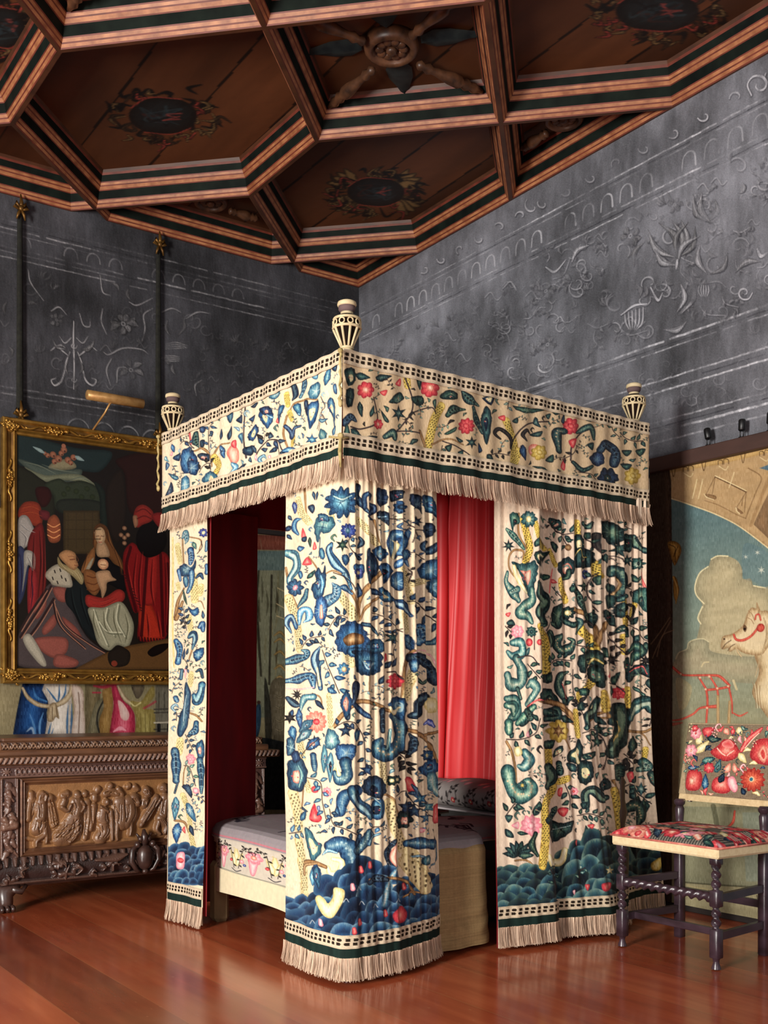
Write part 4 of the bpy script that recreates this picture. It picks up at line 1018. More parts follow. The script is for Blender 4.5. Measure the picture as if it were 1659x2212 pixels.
pg((110, 76, 42), 560, 2020, 790, 1900, 960, 1850, 1290, 1790, 1290, 2030, 560, 2030, sm=False); pg((40, 32, 26), 795, 1910, 880, 1862, 955, 1905, 935, 1995, 820, 2005); cv.dot([(120, 50, 36)], 840, 1985, 22); pg((24, 16, 14), 1085, 1900, 1150, 1850, 1250, 1840, 1200, 1900, 1120, 1935)
def fd(q, w=12, dk=(34, 14, 14), lt=None, al=.8):
    cv.scroll([dk], q, [3, w, 3], al=al)
    if lt: cv.scroll([lt], [v + (w * .9 if i % 2 == 0 else 2) for i, v in enumerate(q)], [2, w * .7, 2], al=al * .8)
for q in ([1000, 1180, 980, 1400, 1010, 1580], [1040, 1160, 1020, 1400, 1030, 1600], [1120, 1220, 1110, 1420, 1130, 1560], [1210, 1200, 1220, 1450, 1215, 1700], [930, 1260, 960, 1420, 1000, 1560], [1150, 1600, 1170, 1720, 1180, 1790], [1080, 1620, 1090, 1720, 1090, 1800]): fd(q, 13, (62, 10, 14), (176, 52, 44))
for q in ([250, 1040, 240, 1250, 225, 1500], [290, 1010, 300, 1250, 280, 1500], [320, 1020, 322, 1300, 310, 1500]): fd(q, 12, (44, 12, 14), (120, 44, 40))
for q in ([150, 960, 200, 1000, 250, 1020], [145, 1010, 190, 1060, 180, 1120], [200, 1200, 220, 1240, 235, 1300]): fd(q, 9, (96, 92, 92), (196, 190, 180))
for q in ([150, 1190, 160, 1350, 145, 1500], [230, 1340, 240, 1460, 225, 1590]): fd(q, 9, (26, 20, 40))
for q in ([150, 840, 220, 830, 290, 860], [150, 880, 220, 870, 300, 900]): fd(q, 9, (90, 26, 20), (176, 84, 46))
for q in ([520, 1440, 540, 1560, 600, 1720], [590, 1430, 600, 1540, 650, 1700]): fd(q, 12, (10, 12, 14), (36, 46, 46))
for q in ([690, 1600, 690, 1680, 730, 1800], [840, 1580, 840, 1680, 890, 1830], [920, 1620, 940, 1720, 920, 1830], [760, 1600, 770, 1700, 800, 1760]): fd(q, 11, (84, 82, 62), (176, 172, 144))
for q in ([660, 1510, 740, 1530, 830, 1500], [680, 1550, 760, 1560, 860, 1510]): fd(q, 9, (92, 22, 24), (176, 70, 58))
for q in ([640, 1170, 625, 1250, 610, 1300], [840, 1150, 880, 1260, 890, 1330], [700, 1000, 690, 1080, 690, 1130], [785, 1000, 800, 1080, 830, 1140]): fd(q, 9, (64, 36, 20), (150, 100, 58))
for q in ([440, 1240, 470, 1280, 530, 1320], [520, 1290, 560, 1330, 590, 1380], [560, 1300, 590, 1350, 600, 1390]): fd(q, 6, (120, 100, 70), (200, 186, 146))
for q in ([560, 1190, 575, 1225, 560, 1245], [500, 1200, 530, 1196, 550, 1204]): fd(q, 5, (110, 66, 46))
for q in ([300, 520, 420, 560, 560, 580], [160, 500, 280, 530, 400, 590], [500, 640, 600, 620, 680, 660]): fd(q, 12, (60, 72, 66), (150, 152, 126), .5)
for x, y in ((500, 700), (560, 720), (640, 700), (470, 740), (600, 760), (680, 760)): cv.dot([(34, 40, 26), (46, 54, 34)], x, y, 20)
for x in (500, 560, 620, 680): cv.line((52, 42, 28), [x, 870, x, 1140], 5)
for y in (930, 1000, 1070): cv.line((50, 40, 26), [470, y, 740, y], 5)
for k in range(12): cv.line((60, 20, 20), [905 + k * 12, 1330 + k * 24, 925 + k * 12, 1340 + k * 24], 8)
cv.a *= (1 + RNG.normal(0, .05, cv.a.shape[:2])[..., None]); cv.a = np.clip(cv.a, 0, 1)
canv_mat = vcol('oil_paint', rough=.3, gain=1.0, weave=500, bump=.05, mott=.06, mscale=14, spec=.35)
adopt(S.mesh('canvas', canv_mat, None, cv), pic)

# straps, rosettes, picture light
velvet = simple('dark_velvet', (22, 22, 18), (38, 38, 30), .9, scale=(40, 40, 40))
for k, (xs, lab) in enumerate(((1.965, 'dark velvet picture strap with gilt bows, running up from the picture corner at far left'), (2.885, 'dark velvet picture strap with gilt bows, between picture light and bed canopy'))):
    st = thing('hanging_strap', lab, 'strap', 'velvet straps carrying the gilt picture', (xs, 6.80, 2.86))
    m = MB(); n = 14; rows = []
    for i in range(n + 1):
        z = 2.87 + (4.2 - 2.87) * i / n; w_ = .022 - .006 * i / n
        rows.append([(xs - w_, 6.795, z), (xs - w_ * .5, 6.785, z), (xs + w_ * .5, 6.785, z), (xs + w_, 6.795, z), (xs + w_ * .8, 6.803, z), (xs - w_ * .8, 6.803, z)])
    adopt(m.loft(rows, caps=True).build('strap_ribbon', velvet, None), st)
    for zz, up in ((4.17, 1), (2.885, 1)):
        m = MB()
        for sg in (1, -1):
            m.tube([(xs, 6.775, zz), (xs + sg * .03, 6.765, zz + .03), (xs + sg * .04, 6.77, zz + .005), (xs + sg * .01, 6.765, zz - .01)], [.008, .012, .012, .007], 7)
            m.tube([(xs, 6.77, zz - .005), (xs + sg * .018, 6.765, zz - .04), (xs + sg * .026, 6.77, zz - .07)], [.009, .01, .004], 7)
        m.ball((xs, 6.765, zz), (.018, .014, .02)); m.tube([(xs, 6.775, zz + .09), (xs + .004, 6.772, zz + .04), (xs, 6.77, zz)], [.004, .012, .016], 8)
        adopt(m.build('gilt_bow', gilt_dk, None), st)
brass = simple('lamp_brass', (176, 130, 76), (206, 160, 100), .35, metal=.35, scale=(30, 30, 30), bump=.05)
pl_ = thing('picture_light', 'brass tube picture light on a thin arm above the gilt frame', 'lamp', None, (2.5, 6.6, 2.85))
m = MB(); m.lathe([(.024, 0), (.031, .004), (.031, .37), (.024, .374)], (2.305, 6.55, 3.015), 18, 'x'); adopt(m.build('lamp_shade', brass, None), pl_)
m = MB(); m.tube([(2.46, 6.55, 2.99), (2.44, 6.6, 2.93), (2.40, 6.70, 2.84)], .0065, 8); m.ball((2.46, 6.55, 2.99), .011); adopt(m.build('arm', brass, None), pl_)

# spotlights standing on the rail over the right-hand tapestry
blk = simple('spot_black', (12, 12, 13), (20, 20, 22), .4)
for y, tilt, lab in ((3.53, .18, 'small black spotlight nearest the bed canopy, on the brown rail'), (3.33, .02, 'small black spotlight in the middle of the three, on the brown rail'), (3.17, -.02, 'small black spotlight furthest from the bed, on the brown rail')):
    sp_ = thing('spotlight', lab, 'spotlight', 'spotlights on the tapestry rail', (XW - .055, y, 2.40))
    m = MB(); m.lathe([(.012, 0), (.017, .004), (.018, .05), (.016, .056), (.008, .058)], (0, 0, 0), 14); o = m.build('lamp_head', blk, None); o.parent = sp_; o.location = (0, 0, .035); o.rotation_euler = (tilt * -1.4, .1, 0)
    m = MB(); m.box((-.012, -.012, 0), (.012, .012, .006), .002)
    for q in (-.009, .009): m.tube([(0, q, .004), (0, q * 1.1, .05)], .0028, 6)
    o = m.build('bracket', blk, None); o.parent = sp_

# ================================================================ CARVED CHEST
walnut = simple('walnut', (78, 50, 36), (124, 84, 58), .36, scale=(5, 20, 30), bump=.25, spec=.6)
walnut_dk = simple('walnut_dark', (46, 31, 28), (78, 54, 46), .32, scale=(16, 16, 16), bump=.3, spec=.6)
carve = vcol('carved_walnut', rough=.38, gain=1.25, weave=120, bump=.12, mott=.2, mscale=30, spec=.6)
CY = 5.71
chest = thing('carved_chest', 'dark carved walnut chest with relief figures standing under the gilt picture', 'chest', None, (2.33, 6.0, 0))
CXa, CXb = 1.53, 3.115
m = MB(); m.box((CXa + .03, CY + .015, .2), (CXb - .03, 6.42, .70), .01); adopt(m.build('body', walnut, None, False), chest)


class Relief:
    """height map carved into an upright panel facing the room"""
    def __init__(s, xa, xb, za, zb, res=.0026):
        s.xa, s.zb, s.res = xa, zb, res; s.W, s.H = int((xb - xa) / res), int((zb - za) / res)
        s.h = np.zeros((s.H, s.W)); s.F = (0, 1560, 4.1475)
        s.Y, s.X = np.mgrid[0:s.H, 0:s.W]
    def p(s, x, y):
        X, Z = on_y(s.F[0] + x / s.F[2], s.F[1] + y / s.F[2], CY); return (X - s.xa) / s.res, (s.zb - Z) / s.res
    def cap(s, pts, ws, hh, raw=False, sharp=.5):
        P = np.asarray(pts, float).reshape(-1, 2)
        if not raw: P = np.array([s.p(*q) for q in P])
        n = max(8, len(P) * 5); Q = cr(P, n); k = 1 / s.F[2] * (5.84 / F) / s.res if not raw else 1
        w = np.interp(np.linspace(0, 1, n), np.linspace(0, 1, len(ws)), ws) * k / 2
        mg = w.max() + 2; x0, y0 = np.maximum(np.floor(Q.min(0) - mg).astype(int), 0); x1, y1 = np.ceil(Q.max(0) + mg).astype(int)
        x1, y1 = min(x1, s.W), min(y1, s.H)
        if x1 <= x0 or y1 <= y0: return
        X, Y = s.X[y0:y1, x0:x1].astype(np.float32), s.Y[y0:y1, x0:x1].astype(np.float32)
        e, r, _ = Cv.segd(Q, X, Y, w); t = np.clip(1 + e / np.maximum(r, .5), 0, 1); v = hh * np.clip(1 - t ** 2, 0, 1) ** sharp
        s.h[y0:y1, x0:x1] = np.maximum(s.h[y0:y1, x0:x1], np.where(e < 0, v, 0))
    def cut(s, pts, w, d):
        P = np.array([s.p(*q) for q in np.asarray(pts, float).reshape(-1, 2)]); Q = cr(P, 14); k = 1 / s.F[2] * (5.84 / F) / s.res
        x0, y0 = np.maximum(np.floor(Q.min(0) - 6).astype(int), 0); x1, y1 = np.ceil(Q.max(0) + 6).astype(int)
        if x1 <= x0 or y1 <= y0: return
        X, Y = s.X[y0:y1, x0:x1].astype(np.float32), s.Y[y0:y1, x0:x1].astype(np.float32)
        if X.size == 0: return
        e, _, _ = Cv.segd(Q, X, Y); s.h[y0:y1, x0:x1] -= np.where(s.h[y0:y1, x0:x1] > .002, d * np.clip(1 - e / (w * k), 0, 1), 0)
    def mesh(s, name, mat, y, lo, hi, h1, bulge=None):
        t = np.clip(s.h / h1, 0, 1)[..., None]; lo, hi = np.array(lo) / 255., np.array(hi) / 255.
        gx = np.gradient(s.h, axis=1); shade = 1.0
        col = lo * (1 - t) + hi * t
        X = s.xa + np.arange(s.W) * s.res; Z = s.zb - np.arange(s.H) * s.res
        XX, ZZ = np.meshgrid(X, Z); YY_ = y - s.h - (0 if bulge is None else bulge(ZZ))
        return grid(name, np.stack([XX, YY_, ZZ], -1), mat, None, np.broadcast_to(col, s.h.shape + (3,)) * shade)


# figures: (head, neck/waist, hip, feet ...) strokes transcribed limb by limb
r_ = Relief(1.68, 2.955, .318, .662)
FIG = [([280, 640, 285, 690], [60, 50], .02), ([285, 700, 260, 800, 250, 870], [90, 100, 60], .018),
       ([375, 660, 378, 640], [70, 60], .03), ([370, 720, 370, 790, 365, 860], [110, 120, 110], .034), ([345, 720, 360, 650, 400, 640], [44, 36, 30], .03), ([410, 660, 400, 700], [40, 40], .034), ([365, 870, 350, 930, 330, 960], [130, 150, 120], .03), ([390, 930, 400, 1000, 330, 1060, 320, 1110], [70, 60, 44, 34], .03), ([400, 960, 415, 1030, 410, 1080], [60, 48, 34], .028),
       ([440, 690, 450, 680], [80, 80], .026), ([450, 740, 470, 840, 490, 930], [80, 90, 80], .02),
       ([570, 660, 600, 640], [80, 70], .026), ([560, 740, 575, 700], [70, 60], .026), ([550, 760, 600, 790, 630, 740], [50, 46, 40], .034),
       ([690, 650, 700, 660], [80, 70], .03), ([680, 720, 690, 780, 680, 830], [130, 130, 110], .036), ([720, 710, 750, 750, 720, 800], [46, 40, 36], .036), ([660, 850, 640, 930, 600, 1000, 540, 1040], [130, 190, 220, 150], .032), ([680, 860, 690, 960, 660, 1030, 620, 1070], [110, 90, 56, 40], .036),
       ([760, 640, 762, 650], [70, 60], .026), ([780, 720, 790, 820, 780, 920, 760, 1040], [80, 90, 70, 60], .022), ([850, 690, 850, 670], [70, 70], .024), ([840, 750, 830, 850, 810, 960], [70, 60, 50], .022),
       ([880, 600, 860, 630, 820, 640], [70, 50, 40], .02), ([985, 580, 990, 570], [70, 66], .028), ([950, 640, 990, 620, 1050, 640], [80, 90, 80], .026), ([1060, 600, 1090, 650], [60, 70], .024),
       ([955, 720, 955, 710], [64, 60], .034), ([925, 790, 920, 850, 930, 890], [100, 120, 110], .034), ([900, 760, 960, 800], [40, 44], .036), ([930, 920, 940, 980, 900, 1040], [120, 140, 130], .03), ([990, 800, 1000, 920, 1000, 1050], [60, 56, 40], .03),
       ([1080, 720, 1090, 820, 1090, 900], [150, 190, 150], .034), ([1150, 720, 1160, 820, 1130, 900], [150, 170, 120], .036), ([1200, 680, 1230, 720], [110, 90], .034), ([1050, 900, 1040, 1000, 1045, 1050], [60, 50, 40], .03), ([1170, 880, 1170, 960, 1160, 1010], [60, 46, 36], .03),
       ([1140, 580, 1160, 570], [60, 60], .022), ([1210, 580, 1230, 600], [70, 60], .022), ([1310, 610, 1320, 640], [90, 90], .034), ([1300, 700, 1290, 740], [90, 80], .03), ([1400, 680, 1360, 760, 1310, 840, 1260, 920], [80, 90, 90, 60], .034),
       ([1465, 590, 1470, 600], [100, 90], .036), ([1480, 680, 1470, 760, 1460, 830], [120, 120, 110], .036), ([1430, 690, 1370, 760, 1320, 800], [50, 44, 40], .036), ([1440, 860, 1480, 930, 1470, 990], [110, 70, 44], .036), ([1430, 880, 1400, 960, 1430, 1000], [70, 46, 36], .03),
       ([240, 1040, 300, 1050, 470, 1070, 640, 1085, 800, 1070, 1000, 1065, 1200, 1050, 1500, 1010], [50, 40, 40, 30, 40, 30, 40, 50], .012)]
for p_, w_, h_ in FIG: r_.cap(p_, w_, h_)
for dx in (420, 540, 660, 790, 930):                       # figures that carry on behind the bed curtain
    for p_, w_, h_ in FIG[2:9 if dx % 2 else 8]: r_.cap([v + (dx + 750 if i % 2 == 0 else -30 + dx % 7) for i, v in enumerate(p_)], w_, h_)
for p_, w_, h_ in FIG[:-1]:
    if max(w_) < 84: continue
    P_ = cr(np.asarray(p_, float).reshape(-1, 2), 12)
    for k in range(5):
        o_ = random.uniform(-.36, .36) * max(w_); j = random.uniform(-14, 14)
        r_.cut([v for i in (1, 4, 7, 10) for v in (P_[i][0] + o_ + j * i * .15, P_[i][1] + j * .3)], 6, .006)
for _ in range(26):
    x = random.uniform(520, 720); y = random.uniform(840, 1000); r_.cut([x, y, x - 40, y + 40, x - 90, y + 60], 7, .006)
for q in ([330, 880, 370, 900, 410, 880], [340, 940, 350, 980], [860, 900, 900, 980, 880, 1040], [1330, 830, 1300, 900, 1260, 980], [1030, 760, 1060, 830, 1050, 900], [1110, 700, 1120, 850], [450, 700, 470, 740], [560, 650, 600, 660], [660, 700, 680, 760], [820, 760, 825, 900], [1400, 760, 1360, 840], [1130, 560, 1120, 640], [1180, 560, 1170, 640]): r_.cut(q, 9, .008)
r_.h += RNG.normal(0, .00035, r_.h.shape)
adopt(r_.mesh('relief_panel', carve, CY + .012, (128, 90, 54), (100, 71, 50), .03), chest)
# mouldings round the panel, frieze, lid
m = MB()
R4 = [(1.65, .285), (2.985, .285), (2.985, .695), (1.65, .695)]
rg = [[(x, CY + d, z) for x, z in inset(R4, q)] for q, d in ((0, .012), (0, -.012), (.008, -.02), (.015, -.008), (.022, -.014), (.03, .004), (.038, .012))]
for k in range(6): m.loft([rg[k], rg[k + 1]])
adopt(m.build('panel_moulding', walnut, None, False), chest)
fz = Relief(CXa, CXb, .695, .765)
for i in range(int((CXb - CXa - .24) / .026)):
    x = (.11 + .026 * i) / fz.res; y = fz.H * .5
    fz.cap([x - 3, y + 6, x - 4, y - 3, x + 2, y - 6, x + 4, y + 2, x - 1, y + 6, x + 7, y + 4], [3, 3, 3, 3, 3, 3], .007, True)
for x in (.05, CXb - CXa - .05):
    for a in range(8): fz.cap([x / fz.res, fz.H * .5, x / fz.res + 9 * math.cos(a * PI / 4), fz.H * .5 + 8 * math.sin(a * PI / 4)], [4, 3], .007, True)
for y in (2, fz.H - 3): fz.cap([0, y, fz.W, y], [5, 5], .008, True)
fz.h += RNG.normal(0, .0003, fz.h.shape)
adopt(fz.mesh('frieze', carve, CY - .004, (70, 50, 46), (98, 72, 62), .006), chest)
for k, (xa, xb) in enumerate(((CXa + .02, 1.645), (2.99, CXb - .012))):   # pilasters hung with fruit
    pf = Relief(xa, xb, .27, .695); c = pf.W / 2
    rs_ = random.Random(4)
    for i in range(34):
        y = pf.H * (.06 + .88 * i / 34); x = c + rs_.uniform(-1, 1) * pf.W * .2; q = rs_.uniform(8, 17)
        pf.cap([x, y, x + rs_.uniform(-9, 9), y + rs_.uniform(2, 11)], [q, q * .6], rs_.uniform(.012, .026), True)
    for i in range(5): pf.cap([c + rs_.uniform(-12, 12), pf.H * (.5 + .02 * i), c + rs_.uniform(-12, 12), pf.H * (.52 + .02 * i)], [16, 16], .034, True)
    for x in (2, pf.W - 3): pf.cap([x, 0, x, pf.H], [6, 6], .016, True)
    pf.h += RNG.normal(0, .0004, pf.h.shape)
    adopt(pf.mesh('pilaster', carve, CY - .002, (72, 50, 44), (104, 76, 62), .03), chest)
bs = Relief(CXa - .02, CXb + .02, .14, .285)
rs_ = random.Random(11)
for i in range(95):
    x = rs_.uniform(0, bs.W); y = rs_.uniform(.12, .86) * bs.H; a = rs_.uniform(0, 6.28); q = rs_.uniform(6, 15); L = rs_.uniform(8, 22)
    bs.cap([x, y, x + L * .6 * math.cos(a), y + L * .6 * math.sin(a), x + L * math.cos(a + .9), y + L * math.sin(a + .9)], [q, q * .8, q * .3], rs_.uniform(.012, .03), True)
for i in range(36): bs.cap([bs.W * (i + .5) / 36, 2, bs.W * (i + .4) / 36, 15], [13, 8], .024, True)
bs.cap([bs.W * .33, bs.H * .33, bs.W * .4, bs.H * .3, bs.W * .44, bs.H * .2], [6, 22, 6], .034, True)
bs.cap([0, bs.H - 3, bs.W, bs.H - 3], [9, 9], .022, True); bs.h += RNG.normal(0, .0005, bs.h.shape)
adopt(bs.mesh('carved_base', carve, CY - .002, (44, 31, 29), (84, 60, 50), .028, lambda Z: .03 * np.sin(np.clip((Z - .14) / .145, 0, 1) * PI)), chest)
m = MB(); m.box((CXa + .0, CY + .01, .125), (CXb, 6.42, .2), .01); adopt(m.build('base_board', walnut_dk, None, False), chest)
lid = MB(); yb = 6.44
lid.box((CXa - .045, CY - .06, .768), (CXb + .07, yb, .81), .012); lid.box((CXa + .0, CY - .005, .81), (CXb + .02, yb, .842), .008); lid.box((CXa + .02, CY + .02, .84), (CXb - .01, yb, .885), .006); lid.box((CXa + .05, CY + .06, .885), (CXb - .04, yb, .905), .006)
lo = lid.build('lid', walnut, None, False); adopt(lo, chest)
gd = Relief(CXa - .04, CXb + .065, .771, .808)
for i in range(int((CXb - CXa + .1) / .028)):
    x = (i + .5) * .028 / gd.res; gd.cap([x + 3, 2, x, gd.H * .5, x - 3, gd.H - 2], [9, 8, 4], .012, True)
gr = gd.mesh('gadroon_edge', carve, CY - .061, (70, 48, 40), (112, 82, 66), .01)
ug = Relief(CXa + .03, CXb - .02, .842, .884)
for i in range(int((CXb - CXa) / .048)):
    x = (i + .5) * .048 / ug.res; y = ug.H * .5
    ug.cap([x - 7, y + 5, x, y - 5, x + 7, y + 5], [4, 6, 4], .012, True); ug.cap([x - 6, y - 5, x, y + 4, x + 6, y - 4], [3, 5, 3], .01, True); ug.cap([x - 9, y, x - 9, y + 5], [5, 3], .011, True)
ur = ug.mesh('carved_edge', carve, CY + .019, (66, 46, 38), (108, 80, 60), .01)
for o in (gr, ur): adopt(o, chest)
# central cartouche
m = MB(); xc = on_y(1300 / 4.1475, 1560 + 1200 / 4.1475, CY - .05)[0]
m.ball((xc, CY - .045, .232), (.048, .045, .072), 16, 12)
for sg in (1, -1):
    m.tube([(xc + sg * .035, CY - .045, .31), (xc + sg * .075, CY - .05, .275), (xc + sg * .08, CY - .05, .215), (xc + sg * .05, CY - .05, .165), (xc + sg * .02, CY - .045, .15)], [.012, .016, .017, .013, .006], 8)
    m.ball((xc + sg * .045, CY - .05, .305), .019); m.ball((xc + sg * .025, CY - .045, .335), .016); m.tube([(xc + sg * .02, CY - .03, .33), (xc + sg * .045, CY - .035, .365)], [.012, .005], 6)
m.tube([(xc, CY - .04, .30), (xc, CY - .045, .35), (xc, CY - .03, .385)], [.02, .022, .008], 8); m.ball((xc, CY - .055, .155), (.02, .015, .016))
adopt(m.build('cartouche', walnut_dk, None), chest)
for sx, xx in ((1, CXa + .05), (-1, CXb - .05)):
    for yy_ in (CY + .04, 6.33):
        m = MB(); m.tube([(xx + sx * .10, yy_, .155), (xx + sx * .05, yy_ - .01, .13), (xx, yy_ - .01, .10), (xx - sx * .0, yy_ - .02, .05), (xx + sx * .0, yy_ - .03, .012)], [.012, .035, .05, .042, .036], 12)
        for q in (-.028, 0, .028): m.ball((xx + q, yy_ - .06, .02), (.015, .03, .02))
        m.ball((xx + sx * .09, yy_ - .02, .15), .022); m.tube([(xx + sx * .03, yy_ - .04, .12), (xx + sx * .08, yy_ - .04, .10), (xx + sx * .11, yy_ - .03, .13)], [.02, .016, .008], 8)
        adopt(m.build('paw_foot', walnut_dk, None), chest)
# ================================================================ THE BED
crewel = vcol('crewelwork', rough=.85, gain=1.0, weave=700, bump=.35, mott=.06, mscale=30, spec=.15, sheen=.1, stretch=(1, 1, .3), dist=.002)
braid_m = vcol('knotted_braid', rough=.85, gain=1.0, weave=900, bump=.4, mott=.08, mscale=60, spec=.15)
green_velvet = simple('green_velvet', (14, 30, 26), (26, 48, 42), .8, scale=(30, 30, 6), bump=.1, spec=.2)
fringe_m = vcol('silk_fringe', rough=.6, gain=1.0, bump=0, mott=.05, mscale=20, spec=.3)
red_lining = simple('red_lining', (108, 12, 18), (136, 18, 24), .85, scale=(14, 14, 2), bump=.1)
red_silk = simple('red_silk', (212, 52, 56), (226, 68, 70), .45, scale=(30, 30, 2), bump=.06, spec=.4)
linen_m = vcol('linen', rough=.9, gain=1.0, weave=800, bump=.3, mott=.08, mscale=40, spec=.1)
turned = simple('bed_oak', (60, 42, 30), (92, 66, 46), .5, scale=(10, 10, 3))

bed = thing('four_poster_bed', 'four-poster bed with crewelwork valance, finials and cream fringe', 'bed', None, (3.1, 4.3, 0))
C0, CL, CR = (2.22, 3.461), (2.183, 5.083), (4.039, 3.545); CB = (CL[0] + CR[0] - C0[0], CL[1] + CR[1] - C0[1])
ZT = 2.445


def strip(name, S, z0, z1, off, mat, parent, kind, step=.0026, rows=10, t0=0, t1=1, phase=0.0):
    """braid or velvet band following the cloth"""
    Ls = np.arange(np.interp(t0, S.lin, S.L), np.interp(t1, S.lin, S.L), step); t = np.interp(Ls, S.L, S.lin)
    if kind == 'braid': rows = 28
    z = np.linspace(z0, z1, rows); P = S.points(t, z, off); col = None
    if kind == 'braid':
        u = ((Ls + phase) / .027) % 1; v = np.linspace(0, 1, rows)
        U, V = np.meshgrid(u, v); U2 = np.where(V < .5, U, (U + .12) % 1)
        a = np.minimum(np.abs(V - .35), np.abs(V - .65)); hole = (np.abs(U2 - .5) < .33 - .5 * a) & (a < .098)
        base = np.array((222, 202, 172)) / 255; col = np.broadcast_to(base, U.shape + (3,)).copy()
        col *= (1 - .12 * (RNG.random(U.shape) ** 2))[..., None]; edge = (V < .1) | (V > .9); col[edge] *= .93
        col[hole] = np.array((40, 30, 22)) / 255
    return grid(name, P, mat, parent, col)


def fringe(name, S, z0, ln, off, parent, gap=.0024, t0=0, t1=1, flare=.012, tint=(226, 194, 166)):
    Ls = np.arange(np.interp(t0, S.lin, S.L), np.interp(t1, S.lin, S.L), gap); n = len(Ls) * 2
    Ls = np.concatenate([Ls, Ls + gap * .5]) + RNG.normal(0, gap * .25, n); t = np.clip(np.interp(Ls, S.L, S.lin), .001, .999)
    lv = np.array([0, .12, .35, .65, 1.0]); V = np.zeros((n, 5, 2, 3)); jl = ln * RNG.uniform(.88, 1.04, n); clump = np.sin(Ls * 160) * .004 + RNG.normal(0, .003, n)
    base = S.points(t, np.array([z0]), off)[0]; e = S.points(np.clip(t + .002, 0, 1), np.array([z0]), off)[0] - S.points(np.clip(t - .002, 0, 1), np.array([z0]), off)[0]
    D = e[:, :2] / (np.linalg.norm(e[:, :2], axis=1, keepdims=True) + 1e-9); Nn = np.stack([D[:, 1], -D[:, 0]], -1)
    lay = np.where(np.arange(n) < n // 2, 0.0, -.004) + RNG.normal(0, .0012, n); rot = RNG.uniform(-.7, .7, n)
    for k, l in enumerate(lv):
        w = .0015 * (1 - .3 * l)
        c = base[:, :2] + D * (clump * l)[:, None] + Nn * (lay + flare * l * l + .003)[:, None]
        sd = (D * np.cos(rot)[:, None] + Nn * np.sin(rot)[:, None]) * w
        for q, sg in ((0, -1), (1, 1)): V[:, k, q, :2] = c + sg * sd; V[:, k, q, 2] = z0 - jl * l
    i = np.arange(n * 10).reshape(n, 5, 2); f = np.stack([i[:, :-1, 0], i[:, 1:, 0], i[:, 1:, 1], i[:, :-1, 1]], -1).reshape(-1, 4)
    c = np.array(tint) / 255 * RNG.uniform(.82, 1.06, (n, 1)) ; col = np.repeat(c[:, None, :], 10, 1).reshape(n, 5, 2, 3) * np.array([1.05, 1, .96, .95, .97])[None, :, None, None]
    return mesh_np(name, V.reshape(-1, 3), f, fringe_m, parent, lin_arr(col.reshape(-1, 3)))


def hung(S, root, cv, off, hem, fl, name, pfix=''):
    """embroidered panel + braid + velvet + fringe; hem=(z braid top, braid bottom, velvet bottom), fl = fringe length"""
    adopt(S.mesh(name, crewel, None, cv, off), root)
    o2 = lambda t, s, z: off(t, s, z) + .003; o3 = lambda t, s, z: off(t, s, z) + .005
    adopt(strip('braid', S, hem[0], hem[1], o3, braid_m, None, 'braid'), root)
    adopt(strip('velvet_band', S, hem[1], hem[2], o2, green_velvet, None, 'plain', .012), root)
    adopt(fringe('fringe', S, hem[2] + .004, fl, o3, None), root)


GR = (230, 212, 180)


def stitch(cv, fr, items):
    cv.fr(*fr)
    for it in items:
        k, a = it[0], it[1:]
        if k == 'S': cv.scroll(a[0], a[1], a[2])
        elif k == 'P': cv.poly(a[0], a[1])
        elif k == 'L': cv.leaf(*a)
        elif k == 'l': cv.scroll([(70, 48, 32), (150, 112, 70), (176, 138, 92)], a[0], [a[1], a[1] * 1.1, a[1] * .8])
        elif k == 'd': cv.line((54, 42, 44), a[0], a[1])
        elif k == 'T': cv.trellis(a[0], a[1], **TR)
        elif k == 'F': cv.flower(*a)
        elif k == 'V': cv.vine(*a)
        elif k == 'D': cv.dot(*a)
        elif k == '*': cv.star(*a)


